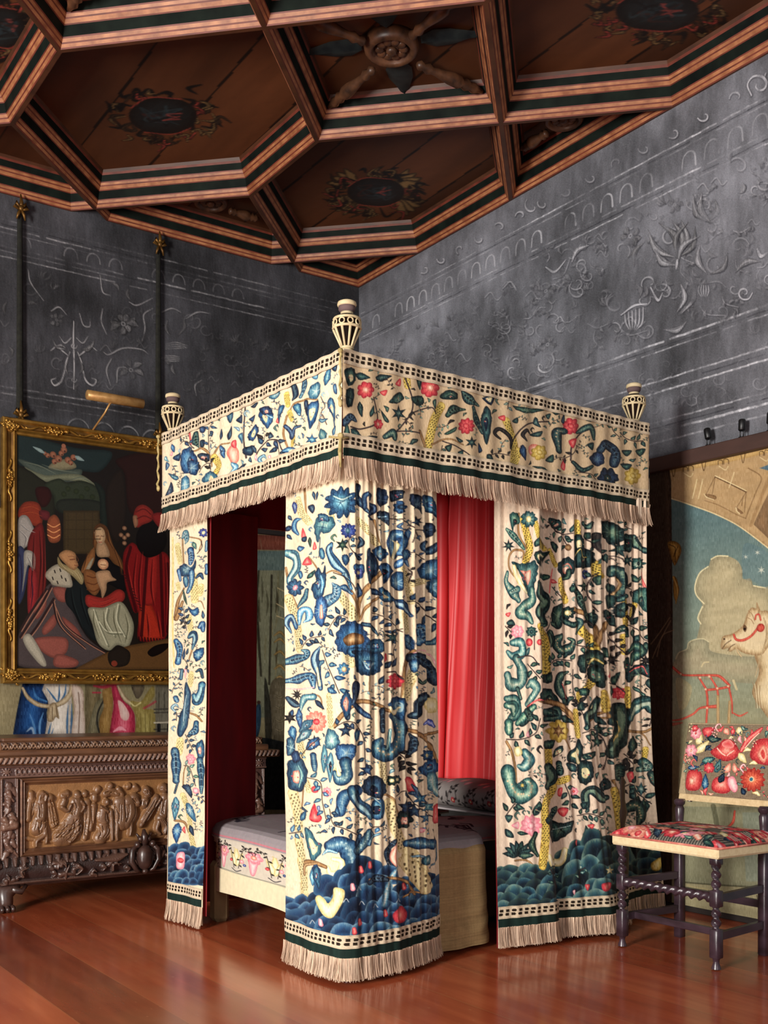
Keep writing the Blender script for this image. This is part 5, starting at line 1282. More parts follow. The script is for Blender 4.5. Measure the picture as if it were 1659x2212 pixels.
# ---------------------------------------------------------------- curtain at the foot corner
S = VS([(2.235, 3.935), (2.225, 3.72), (2.235, 3.545), (2.27, 3.495), (2.40, 3.492), (2.56, 3.505), (2.733, 3.53)],
       [(2.225, 3.90), (2.205, 3.70), (2.215, 3.53), (2.262, 3.470), (2.44, 3.472), (2.63, 3.52), (2.81, 3.607)], 2.08, .02, g=1.2, K=.9)
cv = S.canvas(GR)
TR = dict(base=(228, 212, 160), dk=(84, 70, 46), ed=(190, 168, 112))
FA = (600, 1020, 4.608)
stitch(cv, FA, [
 ('l', [1020, 1000, 880, 1150, 815, 1290, 812, 1470], 44), ('l', [990, 1250, 880, 1340, 825, 1470], 26), ('l', [735, 1190, 790, 1320, 812, 1430], 32), ('l', [480, 1010, 560, 982, 650, 1030, 725, 1120], 14), ('l', [960, 480, 990, 620, 1020, 740], 22),
 ('l', [1335, 1780, 1265, 1900, 1245, 2240], 42), ('l', [270, 90, 285, 430], 16), ('l', [80, 950, 130, 1200, 215, 1360], 18), ('l', [300, 840, 380, 960, 420, 1040], 12), ('l', [870, 1750, 910, 1900, 905, 2180], 14),
 ('T', [205, 270, 240, 400, 310, 500], 64), ('T', [800, 470, 880, 570, 990, 725], 72), ('T', [630, 1230, 700, 1330, 775, 1450], 100), ('T', [1240, 940, 1290, 1100, 1320, 1290], 62), ('T', [1320, 1120, 1480, 1070], 66), ('T', [1255, 1380, 1275, 1580], 62), ('T', [105, 1250, 165, 1400, 205, 1560, 220, 1760], 88), ('T', [1335, 1980, 1285, 2180], 84), ('T', [680, 1800, 745, 1910], 76), ('T', [520, 370, 560, 460], 46),
 ('F', 'b', 640, 300, 160, 11, None), ('P', 't', [545, 290, 590, 220, 660, 210, 725, 270, 700, 370, 610, 385, 550, 340]), ('S', 't', [560, 240, 640, 270, 740, 230], [20, 40, 10]),
 ('P', 't', [360, 500, 410, 440, 500, 440, 575, 470, 560, 570, 480, 615, 430, 600, 400, 700, 365, 640, 355, 560]), ('P', 'b', [400, 430, 430, 410, 510, 430, 520, 500, 460, 480, 410, 500]),
 ('S', 'b', [238, 465, 170, 490, 155, 560, 205, 620], [14, 56, 70, 20]), ('P', 'u', [130, 320, 165, 295, 200, 330, 185, 400, 165, 415, 140, 370]), ('P', 'r', [250, 555, 280, 640, 238, 650]), ('P', 'n', [240, 655, 285, 640, 280, 690, 245, 690]), ('P', 'r', [355, 690, 378, 755, 338, 770]), ('P', 'r', [290, 845, 328, 915, 246, 922]),
 ('L', 'b', 190, 765, 268, 750, 60), ('L', 'g', 312, 645, 316, 750, 34), ('P', 'n', [300, 340, 350, 320, 368, 360, 345, 410, 315, 385]), ('L', 'n', 350, 190, 370, 280, 36), ('L', 'n', 400, 190, 385, 280, 30), ('F', 'u', 700, 580, 76, 10, 't'),
 ('S', 't', [80, 800, 170, 840, 185, 950, 120, 1060, 150, 1140], [70, 90, 90, 70, 60]), ('F', 'b', 175, 1150, 90, 8, 'p', .3), ('P', 'b', [205, 1010, 235, 980, 255, 1030, 230, 1065]), ('D', 'n', 92, 560, 26), ('L', 'n', 80, 620, 130, 670, 40), ('L', 'n', 90, 430, 130, 480, 40),
 ('S', 'b', [545, 715, 520, 790, 590, 920, 680, 1010, 735, 1160], [40, 78, 86, 70, 30]), ('V', [560, 1000, 720, 1080, 770, 1180], 3, 60, 'b'), ('S', 'n', [800, 1120, 820, 1200, 800, 1240], [40, 54, 20]), ('S', 'b', [600, 1150, 670, 1150, 740, 1210], [20, 60, 26]),
 ('P', 'b', [390, 950, 440, 1000, 470, 925, 485, 1050, 460, 1180, 400, 1270, 345, 1230, 325, 1130, 365, 1080, 355, 1000]), ('S', 't', [420, 1030, 440, 1110, 420, 1200], [20, 46, 20]), ('S', 't', [480, 1290, 570, 1240, 590, 1170, 550, 1105], [110, 110, 80, 20]), ('P', 'b', [400, 1230, 485, 1280, 485, 1420, 420, 1545, 355, 1440, 365, 1300]), ('S', 'o', [420, 1330, 425, 1440], [24, 40]),
 ('P', 'b', [400, 780, 440, 750, 475, 800, 470, 860, 420, 860]), ('S', 'n', [390, 690, 420, 650, 410, 760, 400, 830], [8, 12, 10, 6]), ('L', 'g', 290, 1060, 360, 970, 46), ('S', 'b', [290, 1170, 270, 1260, 210, 1340], [30, 60, 20]),
 ('V', [770, 620, 710, 680, 740, 780, 800, 850], 5, 70, 'n'), ('*', 'g', 645, 725, 70, 6), ('P', 'b', [640, 830, 690, 820, 720, 870, 680, 930, 645, 890]), ('S', 'n', [820, 650, 840, 700, 800, 750], [26, 60, 20]), ('P', 'n', [760, 800, 830, 850, 820, 880, 770, 850]), ('P', 'b', [750, 920, 860, 930, 840, 1050, 790, 1060, 765, 1000]), ('F', 'u', 805, 1000, 50, 6),
 ('S', 'n', [800, 140, 800, 250, 870, 370, 945, 470], [60, 66, 44, 14]), ('S', 'n', [860, 350, 860, 240, 920, 215, 930, 270], [44, 60, 40, 20]), ('S', 'n', [900, 440, 960, 370, 930, 310], [40, 60, 24]), ('P', 'n', [980, 170, 1070, 170, 1090, 290, 1040, 345, 985, 300]), ('P', 'n', [1110, 190, 1260, 190, 1220, 265, 1130, 290]), ('P', 'n', [1310, 225, 1425, 235, 1430, 340, 1432, 415, 1390, 360, 1320, 335]), ('L', 'b', 1450, 220, 1600, 460, 130), ('P', 'n', [985, 400, 1060, 380, 1112, 430, 1105, 540, 1060, 475, 1000, 465]), ('S', 't', [990, 445, 1080, 440], [10, 16]),
 ('F', 'b', 1215, 350, 66, 7, 'n'), ('d', [1110, 460, 1250, 480, 1350, 560, 1450, 580], 10), ('*', 'n', 1385, 490, 60, 7), ('P', 'n', [1450, 525, 1520, 505, 1565, 580, 1490, 660, 1445, 610]), ('d', [1360, 570, 1330, 700], 8), ('d', [1380, 570, 1410, 680], 8), ('L', 'b', 1290, 560, 1300, 680, 60),
 ('S', 'b', [1165, 830, 1130, 700, 1190, 615, 1250, 680, 1215, 810], [70, 100, 90, 90, 60]), ('S', 'c', [1150, 680, 1190, 720, 1160, 850], [10, 40, 40]), ('P', 'n', [885, 770, 945, 800, 1000, 960, 900, 1110, 875, 960]), ('P', 'b', [955, 760, 1050, 730, 1100, 820, 1030, 890, 960, 830]), ('P', 'b', [1000, 930, 1090, 905, 1155, 980, 1110, 1050, 1070, 1115, 1040, 1040]), ('P', 'b', [1130, 1030, 1230, 990, 1255, 1100, 1230, 1180, 1130, 1130]), ('S', 'b', [1190, 930, 1260, 870, 1300, 930], [50, 60, 24]), ('P', 'b', [1220, 790, 1300, 770, 1320, 840, 1250, 880]), ('L', 'b', 1000, 1150, 1170, 1285, 130, 20), ('L', 'n', 900, 1160, 1040, 1230, 60),
 ('S', 'n', [1480, 690, 1445, 745, 1500, 790, 1580, 730], [36, 60, 66, 60]), ('V', [1310, 800, 1380, 810, 1450, 870], 4, 60, 'n'), ('P', 'b', [1420, 930, 1500, 880, 1600, 875, 1600, 1050, 1480, 1070, 1400, 1010]), ('P', 'b', [1510, 1080, 1600, 1060, 1600, 1265, 1510, 1190]), ('V', [1300, 960, 1330, 1000, 1310, 1100], 3, 60, 'k'),
 ('V', [1290, 1285, 1400, 1300, 1480, 1400, 1590, 1510], 8, 110, 'n', 10), ('S', 'b', [1190, 1290, 1250, 1330, 1325, 1430], [70, 90, 34]), ('V', [1230, 1590, 1100, 1470, 940, 1400], 8, 90, 'n', 9), ('V', [1230, 1560, 1150, 1600, 1110, 1660], 3, 70, 'n'),
 ('P', 'b', [575, 1660, 615, 1545, 720, 1478, 835, 1512, 885, 1610, 905, 1740, 860, 1805, 700, 1815, 600, 1770]), ('P', 'w', [650, 1660, 740, 1600, 850, 1620, 860, 1700, 760, 1720, 690, 1725]), ('P', 'b', [700, 1760, 800, 1740, 900, 1770, 860, 1850, 720, 1830]), ('P', 'b', [775, 1790, 900, 1770, 1025, 1800, 1015, 1970, 940, 2020, 840, 2015, 785, 1950]), ('P', 'b', [890, 1690, 1000, 1660, 1050, 1730, 1040, 1790, 900, 1800]), ('S', 'n', [850, 1510, 930, 1540, 985, 1620], [40, 46, 14]), ('S', 't', [860, 1880, 900, 1960, 960, 1900], [14, 26, 40]),
 ('V', [700, 1450, 600, 1430, 500, 1570], 9, 90, 'n', 8), ('V', [255, 1745, 320, 1660, 440, 1630], 8, 80, 'n', 8), ('S', 'b', [190, 1545, 130, 1440, 90, 1500, 130, 1600], [44, 60, 60, 14]), ('S', 't', [225, 1510, 240, 1390, 300, 1370, 315, 1450, 270, 1495], [40, 66, 66, 56, 16]),
 ('S', 'b', [70, 1890, 180, 1860, 285, 1840, 300, 1790, 250, 1770], [80, 90, 70, 50, 18]), ('S', 'b', [412, 1735, 370, 1850, 400, 1990, 425, 2150], [12, 90, 60, 46]), ('S', 'c', [390, 1950, 415, 2120], [16, 26]), ('S', 'b', [70, 2080, 200, 2060, 330, 2030, 360, 2140], [50, 90, 80, 40]), ('V', [440, 1770, 490, 1900, 560, 2050, 620, 2200], 7, 110, 'b', 9), ('F', 't', 660, 1960, 66, 8), ('L', 'b', 500, 2150, 600, 2200, 70),
 ('S', 'b', [1410, 1700, 1390, 1570, 1440, 1550, 1460, 1640, 1380, 1710], [60, 80, 70, 80, 50]), ('P', 'b', [1250, 1620, 1330, 1640, 1340, 1770, 1260, 1740]), ('S', 'b', [1480, 1700, 1560, 1690, 1600, 1620], [50, 60, 20]), ('S', 'n', [1310, 1850, 1400, 1840, 1500, 1930, 1570, 2070], [80, 100, 100, 110]), ('P', 'b', [1300, 1880, 1400, 1870, 1400, 1960, 1330, 1990]), ('S', 'p', [1340, 1800, 1430, 1770, 1530, 1830, 1580, 1940], [6, 12, 14, 16]), ('F', 'r', 1170, 2080, 82, 8, 'r'), ('d', [1240, 2060, 1180, 1990, 1100, 1990], 14), ('L', 'r', 1060, 1900, 1085, 1800, 44), ('L', 'n', 1060, 1950, 1130, 1880, 60), ('L', 'n', 1130, 1940, 1200, 1840, 56), ('L', 'n', 1000, 2110, 1060, 2020, 60), ('S', 'g', [1360, 2010, 1430, 2100, 1480, 2060], [24, 34, 20]), ('*', 'g', 1140, 1650, 80, 6),
])
stitch(cv, (600, 1480, 4.366), [
 ('l', [545, 390, 620, 270, 760, 160, 900, 170, 1070, 250], 40), ('l', [1220, 415, 1330, 460, 1430, 560, 1520, 740], 38), ('l', [1380, 470, 1540, 435], 30), ('l', [330, 80, 400, 120, 420, 230], 14), ('l', [890, 1070, 1000, 1030, 1080, 1080, 1135, 1210], 20), ('l', [250, 940, 240, 1100, 220, 1220], 16),
 ('T', [490, 100, 500, 250, 510, 400], 62), ('T', [205, 540, 235, 690], 74), ('T', [975, 740, 1005, 940], 80), ('T', [1035, 1110, 1090, 1300, 1180, 1540], 104), ('T', [150, 1020, 190, 1200, 200, 1350], 104), ('T', [195, 1470, 235, 1700, 245, 1980], 100), ('T', [1240, 1590, 1330, 1760, 1395, 1930], 160), ('T', [270, 900, 300, 990], 60), ('T', [1230, 20, 1210, 120], 80), ('T', [540, 790, 580, 850], 46),
 ('S', 'n', [90, 120, 150, 180, 200, 190], [40, 66, 30]), ('S', 't', [335, 110, 250, 130, 205, 250], [60, 80, 24]), ('S', 'p', [80, 30, 200, 40, 340, 20], [10, 14, 10]), ('*', 'k', 170, 90, 60, 9), ('F', 'o', 360, 345, 105, 12, 'r', .28), ('L', 't', 330, 330, 185, 450, 90), ('L', 't', 320, 420, 160, 545, 100), ('L', 'b', 190, 220, 210, 420, 80), ('L', 'b', 130, 380, 150, 540, 70), ('L', 'n', 350, 140, 440, 230, 50), ('P', 'b', [95, 500, 150, 515, 155, 640, 100, 660]), ('L', 'n', 130, 230, 110, 330, 40), ('*', 'k', 110, 310, 60, 6),
 ('S', 'n', [745, 0, 735, 110, 700, 180], [80, 74, 24]), ('L', 'b', 650, 50, 655, 340, 110), ('S', 'n', [735, 190, 820, 270, 895, 320], [50, 60, 18]), ('S', 'n', [990, 250, 985, 430], [76, 50]), ('S', 'b', [1100, 290, 1170, 420, 1130, 580, 1030, 650, 930, 600, 965, 520], [110, 130, 130, 150, 120, 60]), ('P', 'b', [1050, 200, 1080, 120, 1150, 110, 1225, 160, 1200, 320, 1120, 300]), ('S', 'c', [1060, 210, 1100, 260, 1160, 210], [20, 50, 16]), ('S', 't', [1060, 420, 1040, 590, 1000, 600], [20, 30, 16]),
 ('S', 'n', [1390, 110, 1320, 170, 1310, 270, 1255, 290], [90, 96, 80, 56]), ('D', 'c', 1450, 190, 76), ('S', 'u', [1370, 370, 1420, 340, 1470, 390], [20, 50, 30]), ('L', 'n', 1310, 340, 1330, 390, 34), ('S', 'n', [1250, 460, 1290, 550, 1240, 670], [20, 90, 40]), ('V', [1150, 630, 1200, 700, 1230, 800], 7, 90, 'k', 8), ('L', 'k', 1240, 790, 1270, 850, 30),
 ('P', 't', [475, 415, 565, 450, 590, 560, 500, 610, 435, 560]), ('P', 't', [425, 560, 465, 640, 450, 760, 420, 825, 392, 700]), ('P', 'b', [560, 570, 640, 555, 735, 570, 725, 660, 660, 735, 565, 690]), ('S', 'b', [640, 730, 650, 850, 575, 890, 540, 830], [110, 110, 110, 50]), ('L', 't', 500, 630, 485, 920, 90), ('S', 'c', [560, 760, 580, 840], [14, 40]),
 ('V', [550, 400, 640, 345, 740, 370, 810, 500, 825, 700, 835, 850], 12, 84, 'n', 9), ('*', 'n', 640, 430, 70, 5), ('*', 'n', 840, 800, 70, 5), ('*', 'n', 340, 540, 70, 6), ('P', 'b', [270, 610, 290, 530, 370, 490, 385, 560, 320, 610]), ('P', 'b', [720, 440, 780, 430, 770, 510, 730, 530]), ('S', 'b', [330, 660, 345, 800], [60, 40]), ('V', [380, 500, 240, 640, 230, 690], 3, 50, 'b'),
 ('P', 'b', [110, 720, 220, 700, 285, 800, 265, 950, 190, 1010, 110, 950]), ('S', 't', [190, 760, 230, 850, 200, 960], [20, 50, 20]), ('P', 'n', [130, 640, 180, 620, 210, 700, 150, 730]), ('P', 'n', [805, 920, 860, 860, 960, 870, 1015, 980, 960, 1070, 880, 1050, 805, 1000]), ('S', 'b', [740, 1000, 630, 1050, 590, 1190], [110, 110, 110]), ('S', 'b', [700, 990, 760, 1110, 840, 1180, 880, 1250], [90, 100, 90, 50]), ('P', 'b', [890, 1110, 990, 1080, 985, 1250, 890, 1250]), ('S', 't', [820, 1100, 900, 1060, 960, 1120], [10, 24, 10]), ('P', 'b', [560, 1140, 520, 1240, 590, 1230]),
 ('F', 'g', 1065, 900, 50, 6), ('F', 'g', 1130, 890, 44, 6), ('P', 'r', [1195, 890, 1260, 870, 1300, 970, 1255, 1020]), ('V', [1110, 1050, 1210, 1000, 1290, 1120, 1460, 1240], 6, 90, 'n'), ('*', 'n', 1215, 1150, 90, 5), ('*', 'n', 1285, 1190, 80, 5), ('*', 'b', 1340, 1070, 80, 6), ('*', 't', 1420, 1150, 80, 6), ('*', 'b', 1390, 1250, 60, 5), ('S', 'n', [1270, 940, 1310, 1000, 1300, 1050], [20, 40, 10]),
 ('P', 'b', [1335, 800, 1400, 720, 1490, 700, 1530, 800, 1420, 870]), ('S', 't', [1460, 870, 1480, 960, 1530, 1020], [110, 110, 70]), ('F', 'b', 1410, 660, 60, 8, 'c'), ('P', 'r', [1480, 1150, 1540, 1130, 1540, 1290, 1460, 1290]), ('S', 'k', [1460, 1360, 1500, 1480, 1510, 1560], [8, 14, 10]),
 ('P', 'r', [345, 1115, 375, 1200, 410, 1250, 380, 1295, 310, 1260]), ('P', 'u', [365, 1150, 390, 1140, 390, 1210]), ('P', 'r', [325, 960, 380, 950, 370, 1010, 330, 1010]), ('F', 'p', 455, 1010, 50, 8, 'r'), ('V', [280, 870, 390, 920, 410, 1100, 445, 1260], 9, 84, 'b', 8), ('L', 'b', 215, 1280, 280, 1180, 70), ('S', 'n', [240, 1160, 290, 1190], [30, 14]), ('V', [480, 1170, 520, 1310, 620, 1350, 770, 1420], 9, 84, 'n', 9), ('V', [980, 1330, 900, 1350, 860, 1420], 4, 70, 'b'), ('V', [110, 1400, 220, 1380], 4, 80, 'b'),
 ('P', 't', [260, 1355, 330, 1380, 370, 1470, 412, 1500, 400, 1600, 340, 1660, 300, 1560]), ('S', 'b', [480, 1520, 620, 1500, 690, 1590, 680, 1740, 590, 1830, 470, 1850], [110, 150, 170, 160, 110, 40]), ('S', 'c', [520, 1640, 600, 1660, 590, 1760, 500, 1780, 470, 1720], [40, 50, 60, 60, 40]), ('S', 't', [420, 1600, 470, 1560, 560, 1580], [10, 40, 20]), ('l', [235, 1770, 255, 1680, 340, 1670, 450, 1715], 44), ('L', 'b', 360, 1680, 385, 1950, 96), ('L', 't', 330, 1740, 340, 1900, 50),
 ('F', 'g', 1190, 1270, 90, 6, None), ('D', 'p', 1350, 1370, 26), ('S', 'b', [1215, 1490, 1330, 1490, 1465, 1500], [70, 110, 100]), ('S', 't', [1260, 1620, 1340, 1610, 1400, 1640], [20, 24, 24]), ('D', 't', 1400, 1650, 44), ('S', 'n', [1100, 1470, 1035, 1580, 1090, 1780], [40, 60, 60]), ('S', 'o', [1110, 1500, 1080, 1620, 1120, 1720], [20, 50, 20]), ('S', 'b', [1500, 1500, 1500, 1640, 1420, 1720], [14, 20, 16]), ('S', 'n', [780, 1420, 760, 1500, 780, 1560], [40, 60, 60]), ('S', 'b', [870, 1380, 830, 1480, 760, 1560], [60, 90, 90]), ('S', 'b', [960, 1400, 900, 1440, 870, 1500], [20, 30, 40]),
])
for q, nn_ in ((110, 200), (70, 600), (44, 700)): cv.fr(600, 1480, 4.366); cv.fill(nn_, 90, 20, 1520, 1500, q, 'nbgnt', .45); cv.fr(*FA); cv.fill(nn_, 80, 200, 1580, 2200, q, 'nnbgb', .45)
cv.fr(600, 1860, 3.19)
BH = [[(112, 146, 166), (58, 98, 132), (36, 66, 102), (22, 42, 72)], [(84, 122, 150), (44, 80, 116), (28, 54, 88), (18, 34, 62)], [(60, 96, 126), (34, 66, 100), (24, 46, 78)], [(130, 160, 172), (66, 110, 138), (40, 76, 110), (24, 46, 78)], [(40, 70, 98), (22, 40, 66), (14, 26, 46)]]
cv.hills(60, 1130, lambda x: 150 - 190 * math.exp(-((x - 610) / 260) ** 2) + (90 if x < 330 else 0) - (70 if x > 960 else 0), 505, 6, 90, BH)
for x, y, c in ((510, 178, 'p'), (575, 60, 'r'), (640, 28, 'r'), (740, 360, 'r'), (290, 425, 'p'), (870, 175, 'r'), (520, 480, 'r'), (560, 420, 'r')): cv.scroll(c, [x, y - 16, x + 4, y + 12], [22, 30])
for x, y in ((560, 190), (830, 270), (680, 310), (580, 290), (470, 270), (730, 500), (240, 420), (760, 20)): cv.line((196, 204, 206), [x - 18, y + 12, x, y - 12, x + 16, y + 10], 4)
stitch(cv, (600, 1860, 3.19), [('P', 'c', [262, 270, 282, 235, 320, 262, 345, 292, 380, 250, 388, 190, 420, 182, 460, 205, 445, 290, 380, 388, 310, 375]), ('P', 'r', [795, 365, 850, 308, 892, 350, 880, 415, 815, 425]), ('S', 't', [735, 300, 770, 150, 820, 40], [50, 40, 20]), ('l', [640, 130, 800, 118, 900, 150, 950, 230], 20), ('S', 'n', [640, 150, 690, 120, 760, 130], [40, 50, 30]), ('l', [870, 250, 930, 215, 1000, 220], 14), ('T', [880, 0, 960, 90, 1020, 180], 110), ('T', [150, 0, 175, 110, 185, 210], 62), ('L', 'b', 265, 30, 285, 190, 50), ('S', 'w', [180, 90, 190, 30, 270, 16], [24, 24, 14])])
foldA = lambda t, s, z: (.0065 * np.sin(s * 96 + .8 * np.sin(z * 3)) + .0045 * np.sin(s * 171 + 1 + np.sin(z * 2))) * np.clip((t - .42) / .15, 0, 1) * (.45 + .55 * np.clip((z - .2) / 1.6, 0, 1)) + .004 * np.sin(s * 30 + z * 2) + .003 * np.sin(z * 9 + s * 12)
c1 = thing('bed_curtain', 'white crewelwork curtain with blue leaves at the near corner of the bed', 'curtain', 'curtains hanging round the bed', (2.3, 3.55, .02))
hung(S, c1, cv.grain(.025), foldA, (.198, .145, .105), .088, 'embroidered_panel')
adopt(S.mesh('lining', red_lining, None, None, lambda t, s, z: foldA(t, s, z) - .012, True), c1)

